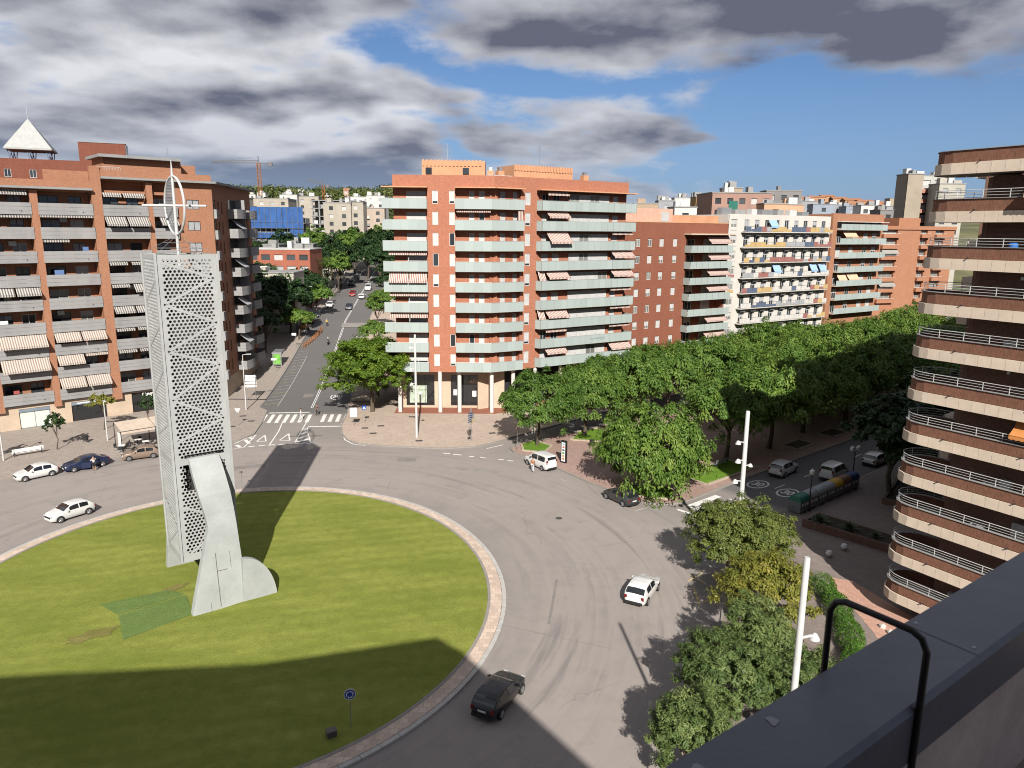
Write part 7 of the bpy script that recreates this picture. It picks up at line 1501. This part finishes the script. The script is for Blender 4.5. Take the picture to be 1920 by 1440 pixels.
cab.build('cab', YEL, dg); MB().box(-1.1, .3, -.55, .55, 1.2, 2.55).build('cab_glass', CGL, dg); MB().tube([(-1.7, 0, 1.0), (-2.5, 0, 2.8), (-3.4, 0, 2.2)], [.14, .13, .1], 6).tube([(-3.4, 0, 2.2), (-3.3, 0, 1.1)], .1, 6).build('boom', YEL, dg); MB().box(-3.6, -3.0, -.35, .35, .7, 1.15).build('rear_bucket', DARKM, dg); MB().box(2.3, 3.0, -1.0, 1.0, .15, .75).tube([(1.6, -.55, 1.2), (2.5, -.55, .6)], .08, 5).tube([(1.6, .55, 1.2), (2.5, .55, .6)], .08, 5).build('front_bucket', STEEL, dg)
dt = thing('dump_truck', 'small yellow truck with a pale load behind the digger', 'truck', (-49.2, 177.5, hgt(-49, 177.5)), R(-82))
for xx in (-1.2, 1.2):
    for sg in (1, -1): put('wheel', car_meshes('hatch')['wheel'], dt, (xx, sg * .8, .32))
MB().box(-2.0, 1.9, -.8, .8, .45, .7).build('chassis', DARKM, dt); MB().box(.9, 2.0, -.85, .85, .7, 1.9).build('cab', YEL, dt); put('windscreen', bx(.03, 1.4, .6, CGL), dt, (2.02, 0, 1.2)); MB().box(-2.1, .8, -.95, .95, .75, 1.35).build('tipper', STEEL, dt); MB().lathe([(.95, 1.3), (.8, 1.8), (.35, 2.15), (.05, 2.2)], 12).build('load', mat('sand_pale', (0.5, 0.45, 0.36), 0.95), dt, (-.65, 0, 0))
ORB = mat('barrier_orange', (0.50, 0.20, 0.06), 0.7)
for i in range(9):
    y = 153 + i * 2.0; x = LK(y) + 1.2 + 1.9 * math.sin(i / 8 * math.pi / 2); b = MB()
    for z in (.3, .62, .95): b.box(-.95, .95, -.02, .02, z, z + .1)
    for xx in (-.9, 0, .9): b.box(xx - .03, xx + .03, -.03, .03, 0, 1.1)
    tag(b.build('work_barrier', ORB, None, (x, y, hgt(x, y)), R(84 - 6 * (i % 2))), f'{ORD[i]} orange slatted barrier of the road works, counted from the bus shelter', 'barrier', 'orange barriers round the road works')
# ---------------------------------------------------------------- street furniture
def lamp_tall(x, y, h_, r_, heads, label, z=None):
    t = thing('lamp_post', label, 'lamp post', (x, y, hgt(x, y) + .1 if z is None else z)); MB().lathe([(r_ * 1.15, -.2), (r_ * 1.1, 1.5), (r_ * .85, h_ - .05), (r_ * .7, h_)], 16).build('pole', WHITE, t, smooth=True)
    for (hz, a, s_) in heads:
        d = Vector((math.cos(a), math.sin(a), 0)); br = MB().tube([d * r_ * .5 + Vector((0, 0, hz)), d * (r_ + .35) + Vector((0, 0, hz + .05))], .05, 6); br.build('bracket', WHITE, t)
        MB().lathe([(.06 * s_, .25 * s_), (.14 * s_, .2 * s_), (.30 * s_, -.05 * s_), (.34 * s_, -.18 * s_), (.30 * s_, -.2 * s_)], 16).build('floodlight', WHITE, t, tuple(d * (r_ + .45) + Vector((0, 0, hz))), smooth=True)
    return t
lamp_tall(-12.5, 93.2, 13.7, .15, [(9.2, R(200), .75), (7.3, R(215), .75), (6.0, R(20), .75), (12.0, R(180), .75)], 'tall white lamp post on the pavement in front of the glass balcony block')
lamp_tall(18.9, 57.0, 12.9, .19, [(10.3, R(190), .7), (8.8, R(205), .75), (8.3, R(20), .6), (7.0, R(185), .75)], 'tall white lamp post rising from the sparse olive tree'); lamp_tall(10.0, 23.0, 16.2, .125, [(13.2, R(10), .55)], 'white pole with a round floodlight beside the hedge near the coping')
def lamp_street(x, y, h_, arm, a, label):
    t = thing('lamp_post', label, 'lamp post', (x, y, hgt(x, y) + .1)); MB().lathe([(.10, -.2), (.085, 1.5), (.055, h_)], 10).build('pole', WHITE, t, smooth=True); d = Vector((math.cos(a), math.sin(a), 0)); MB().tube([Vector((0, 0, h_ - .02)), Vector((0, 0, h_ + .1)) + d * arm], .045, 6).build('arm', WHITE, t); put('lantern', bx(.7, .26, .1, WHITE), t, tuple(d * (arm + .2) + Vector((0, 0, h_ + .05))), a)
lamp_street(-40.0, 107.2, 8.4, .7, R(10), 'thin white street lamp at the kerb by the direction board'); lamp_street(-51.8, 90.5, 5.2, .3, R(-50), 'short pale lamp post on the pavement left of the cafe awning'); lamp_street(-59.3, 81.9, 5.2, .3, R(-50), 'short pale lamp post at the picture edge by the bench')
for i, (y, sd) in enumerate(((176, -1), (205, -1), (228, -1), (250, -1))): lamp_street(LK(y) - 1.0, y, 9.0, .9, R(0), f'{ORD[i]} white street lamp up the left side of the street, counted from the digger')
lamp_street(-47.2, 262, 11, .9, R(20), 'white street lamp near the top of the street by the white van')
GLOBE = mat('opal_globe', (0.75, 0.75, 0.73), 0.25, 0.02)
def lamp_globe(x, y, n, label, h_=3.7, z=.14):
    t = thing('globe_lamp', label, 'lamp post', (x, y, z)); IR = mat('cast_iron', (0.02, 0.022, 0.021), 0.5, 0.1); MB().lathe([(.22, 0), (.2, .35), (.1, .6), (.065, .9), (.055, h_ - .2), (.09, h_)], 12).build('post', IR, t, smooth=True)
    xs = [0] if n == 1 else [-.42, .42]
    if n == 2: MB().tube([(-.42, 0, h_ + .1), (0, 0, h_ - .05), (.42, 0, h_ + .1)], .035, 6).build('crossarm', IR, t)
    for xx in xs: g_ = MB().lathe([(.1, 0), (.22, .12), (.27, .3), (.2, .48), (.08, .52), (.06, .62), (.02, .66)], 14).build('globe', GLOBE, t, (xx, 0, h_ + (.1 if n == 2 else 0)), smooth=True)
    t.rotation_euler = (0, 0, R(20))
lamp_globe(29.4, 68.35, 1, 'single globe lamp on a black post in front of the recycling bins'); lamp_globe(37.2, 76.2, 2, 'double globe lamp beside the white van in the shade'); lamp_globe(27.0, 104.0, 2, 'double globe lamp between the boulevard trees in the gap of sunlight'); lamp_globe(14.0, 85.5, 2, 'double globe lamp whose globes show left of the big drooping tree')
# recycling containers
def container(s_, colr, label, grp):
    x, y = SN(s_, 34.1); t = thing('recycling_container', label, 'bin', (x, y, .14), R(40), grp); gm = mat('bin_grey', (0.17, 0.18, 0.18), 0.6); MB().box(-.82, .82, -.65, .65, .08, 1.2).build('body', gm, t)
    b = MB(); n = 9; prev = None; ar = [(.68 * math.cos(a), 1.2 + .55 * math.sin(a)) for a in np.linspace(0, math.pi, n)]
    for (y0, z0), (y1, z1) in zip(ar[:-1], ar[1:]): b.poly([(-.84, y0, z0), (.84, y0, z0), (.84, y1, z1), (-.84, y1, z1)])
    b.poly([(-.84, y_, z_) for y_, z_ in ar]); b.poly([(.84, y_, z_) for y_, z_ in reversed(ar)]); b.build('lid', mat(*colr), t, smooth=True)
    for xx in (-.45, .1, .5): put('opening', bx(.2, .03, .26, SIGNW), t, (xx, -.67, .75))
    put('foot_pedal', bx(.6, .12, .05, DARKM), t, (0, -.7, .15))
GRP = 'recycling containers along the boulevard road'; BG = ('lid_grey', (0.30, 0.32, 0.33), .5)
for i, (c_, l_) in enumerate(((('lid_green', (0.02, 0.16, 0.11), .5), 'green lidded recycling container at the near end of the row'), (BG, 'grey lidded container next to the green lidded one'), (BG, 'grey lidded container in the middle of the row'), (BG, 'grey lidded container next to the yellow lidded one'), (('lid_yellow', (0.56, 0.33, 0.03), .5), 'yellow lidded recycling container'), (('lid_brown', (0.20, 0.09, 0.04), .5), 'brown lidded recycling container'), (('lid_blue', (0.015, 0.04, 0.17), .5), 'blue lidded recycling container at the far end of the row'))): container(65.6 + i * 1.75, c_, l_, GRP)
# brick planters and walls on the right
def planter(pts, h_, label, w_=.3):
    t = thing('brick_planter', label, 'planter', (0, 0, 0)); n = len(pts); c_ = Vector((sum(p[0] for p in pts) / n, sum(p[1] for p in pts) / n))
    ins = [tuple(Vector(p) + (c_ - Vector(p)).normalized() * w_ * 1.3) for p in pts]; b = MB()
    for i in range(n): j = (i + 1) % n; b.prism([pts[i], pts[j], ins[j], ins[i]], .1, h_)
    b.build('brick_wall', BRK_W, t); MB().poly([(*p, h_ - .12) for p in ins]).build('soil', mat('dark_soil', (0.045, 0.035, 0.025), .95, .3), t)
    cp = MB()
    for i in range(n): j = (i + 1) % n; cp.prism([pts[i], pts[j], ins[j], ins[i]], h_ + .003, h_ + .06)
    cp.build('coping', mat('planter_coping', (0.16, 0.12, 0.10), .85), t); return t
planter([(27.2, 64.4), (32.9, 58.2), (34.6, 59.8), (29.2, 66.2)], .85, 'brown brick planter with spiky plants in front of the rounded balconies'); planter([(37.6, 70.4), (44.5, 64.5), (52, 72), (44, 79)], .7, 'brown brick planter with dark trees beyond the single globe lamp')
tag(MB().prism([(32.95, 58.1), (36.2, 54.6), (36.5, 54.9), (33.25, 58.4)], .1, 1.5).build('low_wall', BRK_W), 'low brown brick wall running from the planter to the rounded balconies', 'wall')
for x, y, l_ in ((28.9, 59.3, 'white ball bollard nearer the brick planter'), (27.0, 57.9, 'white ball bollard nearer the olive tree')):
    t = thing('ball_bollard', l_, 'bollard', (x, y, .14)); MB().lathe([(.02, .02), (.2, .08), (.3, .3), (.2, .52), (.02, .58)], 14).build('ball', GLOBE, t, smooth=True); MB().lathe([(.12, 0), (.12, .06)], 10).build('base', CONC, t)
struct(MB().prism([(25.2, 54.2), (27.0, 53.4), (30.0, 44.5), (29.0, 38), (24.2, 38), (25.0, 46)], .1, .155).build('pink_path', tiles('pink_path_tile', (0.42, 0.25, 0.19), .3)))
rs = random.Random(2); b_ = 0
for i in range(9): 
    me = bmesh.new(); bmesh.ops.create_icosphere(me, subdivisions=1, radius=rs.uniform(.16, .3))
    for v in me.verts: v.co *= rs.uniform(.75, 1.25)
    mm = bpy.data.meshes.new('rock'); me.to_mesh(mm); me.free(); mm.materials.append(mat('white_rock', (0.55, 0.51, 0.46), .9, .15)); tag(put('rock', mm, None, (25.9 + rs.uniform(-.5, .9) - i * .12, 46.5 - i * .75, .2)), f'{ORD[i]} pale rock beside the pink path, counted from its upper end', 'rock', 'pale rocks by the hedge')
# left pavement: bench, bin, cafe
def bench(x, y, a, label, mt, L=2.0):
    t = thing('bench', label, 'bench', (x, y, .14), R(a))
    for i in range(4): put('seat_slat', bx(L, .11, .04, mt), t, (0, -.2 + .13 * i, .42))
    for i in range(3): put('back_slat', bx(L, .035, .11, mt), t, (0, .28 + .03 * i, .55 + .15 * i))
    for xx in (-L / 2 + .2, L / 2 - .2): MB().box(-.03, .03, -.22, .25, .36, .42).box(-.03, .03, -.2, -.14, 0, .36).box(-.03, .03, .18, .24, 0, .36).box(-.03, .03, .25, .33, .36, .95).build('leg', DARKM if mt is not WHITE else STEEL, t, (xx, 0, 0))
bench(-58.0, 84.3, 42 + 180, 'white bench on the left pavement behind the white parked hatchback', SIGNW, 3.2); bench(24.4, 82.2, 40 + 180, 'pale metal bench in the shade by the grass bed', STEEL, 2.4)
def litter(x, y, label):
    t = thing('litter_bin', label, 'bin', (x, y, .14)); MB().lathe([(.24, .3), (.26, .9), (.27, .92)], 14).build('drum', DARKM, t, smooth=True); MB().tube([(-.3, 0, 0), (-.3, 0, 1.0)], .025, 6).tube([(.3, 0, 0), (.3, 0, 1.0)], .025, 6).build('stand', DARKM, t)
litter(-54.0, 89.5, 'dark litter bin on the left pavement between the thin tree and the lamp post'); litter(10.2, 89.6, 'dark litter bin by the grass bed under the boulevard trees')
AWC = mat('cafe_canvas', (0.56, 0.46, 0.37), .9); cf = thing('cafe_awning', 'cream canvas terrace awning on dark posts behind the bronze car', 'awning', (-47.0, 87.0, .14), R(42))
b = MB()
for xx in (-1.0, 3.0, 7.0):
    for yy in (0, 3.0): b.tube([(xx, yy, 0), (xx, yy, 2.3 if yy == 0 else 2.9)], .05, 6)
b.tube([(-1, 0, 2.3), (7, 0, 2.3)], .05, 6).tube([(-1, 3, 2.9), (7, 3, 2.9)], .05, 6); b.build('frame', DARKM, cf)
for x0, x1 in ((-.95, 2.95), (3.05, 6.95)): MB().poly([(x0, 0, 2.36), (x1, 0, 2.36), (x1, 2.95, 2.95), (x0, 2.95, 2.95)]).poly([(x0, -.03, 2.34), (x0, -.04, 2.0), (x1, -.04, 2.0), (x1, -.03, 2.34)]).build('canvas', AWC, cf)
MB().box(-1.05, -.95, .1, 1.4, .1, 2.0).build('wind_screen', SIGNW, cf)
CTX = [(-47.6, 86.0), (-45.6, 87.9), (-43.7, 89.6), (-46.9, 88.6)]
TLAB = ['white square cafe table nearest the lamp post', 'white square cafe table behind the bronze car', 'white square cafe table nearest the tower', 'white square cafe table deep under the awning']
for i, (x, y) in enumerate(CTX):
    t = thing('cafe_table', TLAB[i], 'table', (x, y, .14), R(20 * i + 15)); put('top', bx(.75, .75, .03, SIGNW), t, (0, 0, .72)); MB().lathe([(.22, 0), (.22, .03), (.03, .05), (.03, .72)], 10).build('pedestal', DARKM, t)
    for j in range(3):
        a = R(20 * i + 15 + 120 * j + 30); c_ = thing('cafe_chair', f'dark cafe chair at the {TLAB[i]}, {("first", "second", "third")[j]} clockwise', 'chair', (x + .8 * math.cos(a), y + .8 * math.sin(a), .14), a + math.pi / 2, 'dark chairs at the cafe tables'); put('seat', bx(.42, .42, .04, DARKM), c_, (0, 0, .43)); put('backrest', bx(.42, .04, .4, DARKM), c_, (0, -.2, .5))
        for sx in (-.18, .18):
            for sy in (-.18, .18): put('leg', bx(.03, .03, .43, STEEL), c_, (sx, sy, 0))
# signs
BLUES = mat('sign_blue', (0.01, 0.07, 0.36), .45, .02)
def post_sign(x, y, h_, a, label, build, z=.14, name='road_sign'):
    t = thing(name, label, 'sign', (x, y, z), R(a)); MB().tube([(0, 0, -.1), (0, 0, h_)], .03, 8).build('post', STEEL, t); build(t, h_); return t
def disc(t, h_, r_=.32):
    n = 28; b = MB(); b.poly([(r_ * math.cos(2 * math.pi * i / n), -.035, h_ + r_ * math.sin(2 * math.pi * i / n)) for i in range(n)]); b.build('white_border', SIGNW, t); b = MB(); b.poly([(.9 * r_ * math.cos(2 * math.pi * i / n), -.04, h_ + .9 * r_ * math.sin(2 * math.pi * i / n)) for i in range(n)]); b.build('disc_face', BLUES, t)
    MB().lathe([(r_, -.03), (r_, 0)], 28).xf(Matrix.Translation((0, 0, h_)) @ Matrix.Rotation(R(90), 4, 'X')).build('back_plate', STEEL, t)
    for k_ in range(3):
        a0 = 2 * math.pi * k_ / 3 + .3; b = MB(); aa = np.linspace(a0, a0 + 1.35, 8)
        for p, q in zip(aa[:-1], aa[1:]): b.poly([(r_ * .48 * math.cos(p), -.045, h_ + r_ * .48 * math.sin(p)), (r_ * .66 * math.cos(p), -.045, h_ + r_ * .66 * math.sin(p)), (r_ * .66 * math.cos(q), -.045, h_ + r_ * .66 * math.sin(q)), (r_ * .48 * math.cos(q), -.045, h_ + r_ * .48 * math.sin(q))])
        e = a0 - .05; b.poly([(r_ * .36 * math.cos(e), -.045, h_ + r_ * .36 * math.sin(e)), (r_ * .78 * math.cos(e), -.045, h_ + r_ * .78 * math.sin(e)), (r_ * .57 * math.cos(e - .5), -.045, h_ + r_ * .57 * math.sin(e - .5))]); b.build('arrow', SIGNW, t)
post_sign(-8.7, 35.65, 2.0, 14, 'round blue roundabout sign with three white arrows on the shaded lawn', disc, lz(-8.7, 35.65))
def ped(t, h_):
    put('plate', bx(.6, .02, .6, BLUES), t, (0, -.04, h_ - .3)); MB().poly([(-.22, -.053, h_ - .2), (.22, -.053, h_ - .2), (0, -.053, h_ + .2)]).build('white_triangle', SIGNW, t); MB().poly([(-.03, -.056, h_ - .05), (.04, -.056, h_ - .05), (.03, -.056, h_ + .07), (-.02, -.056, h_ + .07)]).poly([(-.09, -.056, h_ - .17), (-.05, -.056, h_ - .17), (.02, -.056, h_ - .05), (-.02, -.056, h_ - .05)]).poly([(.06, -.056, h_ - .17), (.1, -.056, h_ - .17), (.03, -.056, h_ - .05), (-.01, -.056, h_ - .05)]).build('walker_symbol', DARKM, t)
post_sign(-20.8, 100.4, 2.2, 8, 'blue square pedestrian crossing sign on the corner pavement', ped)
def panel(t, h_):
    put('plate', bx(.95, .03, 1.25, SIGNW), t, (0, -.05, h_ - 1.2))
    for i in range(5): put('print_line', bx(.6 - .08 * (i % 2), .004, .06, CONC), t, (0, -.07, h_ - .3 - i * .16))
post_sign(-22.0, 98.9, 2.5, 8, 'white notice board on a post by the zebra crossing', panel)
def give_back(t, h_): MB().poly([(-.4, .03, h_ + .32), (.4, .03, h_ + .32), (0, .03, h_ - .36)]).poly([(-.4, .05, h_ + .32), (0, .05, h_ - .36), (.4, .05, h_ + .32)]).build('triangle_plate', SIGNW, t)
post_sign(-37.9, 98.3, 2.1, 0, 'triangular give way sign on the left pavement corner', give_back)
def boards(t, h_):
    MB().tube([(1.3, 0, -.1), (1.3, 0, h_)], .04, 8).build('post', STEEL, t)
    for i in range(4): put('direction_board', bx(1.7, .04, .38, SIGNW), t, (.65, -.06, h_ - .5 - i * .52))
post_sign(-42.0, 113.6, 4.2, 6, 'large white direction board of four panels by the street kerb', boards)
BLB = mat('finger_board_blue', (0.09, 0.13, 0.22), .5); BLY = mat('finger_board_yellow', (0.5, 0.40, 0.14), .5)
def fingers(t, h_):
    MB().tube([(.35, .1, -.1), (.35, .1, h_ - .2)], .03, 8).build('post', STEEL, t)
    for i in range(5): put('finger_board', bx(.8, .03, .17, BLB), t, (-.3 if i % 2 else -.2, -.04, h_ - .9 - i * .28)); put('finger_board', bx(.7, .03, .17, BLB if i < 3 else BLY), t, (.42, .06, h_ - 1.0 - i * .3))
    put('notice_box', bx(.5, .12, .7, mat('notice_box_brown', (0.10, 0.09, 0.08), .6)), t, (-.32, -.05, .9))
post_sign(-5.3, 91.6, 4.6, 60, 'finger signpost with stacked blue boards on the middle pavement', fingers)
post_sign(-28.3, 73.2, 2.0, 30, 'thin brown marker post at the far edge of the lawn', lambda t, h_: put('cross_plate', bx(.3, .04, .22, mat('marker_brown', (0.16, 0.12, 0.08), .8)), t, (0, 0, h_ - .3)))
post_sign(16.6, 71.0, 2.4, 30, 'blue road sign at the tip of the boulevard walk beside the drooping tree', lambda t, h_: put('plate', bx(.55, .03, .55, BLUES), t, (0, -.04, h_ - .3))); post_sign(0.7, 88.0, 2.9, 20, 'thin sign post behind the white van at the corner tree', lambda t, h_: put('plate', bx(.3, .03, .3, mat('sign_brown', (.3, .12, .08), .6)), t, (0, 0, h_ - .3)))
tt = thing('information_totem', 'tall dark totem with a white and coloured panel beside the white van', 'sign', (6.2, 83.0, .14), R(-38)); put('slab_body', bx(.72, .28, 2.7, mat('totem_black', (0.02, 0.02, 0.022), .4)), tt); put('panel', bx(.5, .012, 2.3, SIGNW), tt, (0, -.148, .2))
for i, c_ in enumerate(((.25, .38, .5), (.5, .1, .08), (.02, .02, .03), (.03, .25, .1), (.55, .28, .05), (.5, .12, .04))): put('pictogram', bx(.3, .006, .2, mat(f'pictogram_{i}', c_, .5)), tt, (.02, -.157, 2.2 - i * .36))
bs = thing('bus_shelter', 'bus shelter with a bright green poster on the street pavement', 'shelter', (-44.6, 137.0, hgt(-44.6, 137) + .14), R(8)); MB().box(-.9, .9, -.1, .1, 2.5, 2.65).box(-.9, .9, -.1, 4.2, 2.66, 2.75).build('roof', STEEL, bs); put('poster', bx(1.3, .06, 1.9, mat('poster_green', (0.16, 0.42, 0.07), .5, .4, 1.5)), bs, (0, -.12, .5)); MB().box(-.8, -.68, -.08, .08, 0, 2.5).box(.68, .8, -.08, .08, 0, 2.5).box(-.68, .68, -.08, .08, .3, .42).box(-.68, .68, -.08, .08, 2.42, 2.5).build('frame', STEEL, bs); MB().box(-.88, -.84, .2, 4.1, .2, 2.5).build('glass_side', CGL, bs)
post_sign(-43.6, 133.0, 2.6, 5, 'white bus stop sign in front of the green poster shelter', lambda t, h_: put('plate', bx(1.0, .05, .35, SIGNW), t, (-.3, 0, h_ - .4)), hgt(-43.6, 133) + .14); post_sign(-45.3, 152, 3.2, 5, 'white sign box on a post at the start of the road works', lambda t, h_: put('plate', bx(.9, .12, .5, SIGNW), t, (-.35, 0, h_ - .5)), hgt(-45.3, 152) + .14)
ga = thing('gantry_sign', 'curved grey mast carrying a white sign far up the street', 'sign', (-57.2, 238, hgt(-57, 238)), R(0)); MB().tube([(0, 0, 0), (0, 0, 3.5), (.6, 0, 5.0), (2, 0, 5.9), (3.6, 0, 6.1)], .1, 8).build('mast', STEEL, ga); put('sign_plate', bx(2.0, .1, 1.9, SIGNW), ga, (2.2, -.1, 3.4))
for i in range(7): x, y = -53.6 + i * .35, 216 + i * 2.6; tag(MB().lathe([(.09, 0), (.08, .85), (.03, .95)], 8).build('bollard', DARKM, None, (LK(y) - .8, y, hgt(LK(y) - .8, y) + .14)), f'{ORD[i]} dark bollard on the far left kerb of the street, counted from the red car', 'bollard', 'bollards along the far kerb')
ub = thing('utility_box', 'small brown utility box on the shaded lawn near the roundabout sign', 'box', (-9.6, 34.9, lz(-9.6, 34.9)), R(30)); put('cabinet', bx(.5, .4, .32, mat('utility_brown', (0.10, 0.085, 0.075), .8)), ub); put('lid', bx(.54, .44, .04, mat('utility_lid', (0.14, 0.12, 0.11), .8)), ub, (0, 0, .32))
# manhole covers and small litter lie on the pavements
for x, y, a in ((-39.2, 103.6, 20), (-37.0, 100.8, 10), (-38.6, 97.8, 30), (-20.2, 97.6, 10), (-18.6, 95.0, 5), (-14.6, 104.0, 0), (-18.2, 98.8, 10), (-2.6, 95.6, 20), (-12.0, 91.6, 10)): o = MB().box(-.45, .45, -.3, .3, 0, .012).build('manhole_cover', mat('iron_cover', (0.05, 0.05, 0.05), .7), None, (x, y, .142), R(a)); o.parent = next(q for q in col.objects if q.name == ('pavement_left' if x < -30 else 'pavement_middle'))
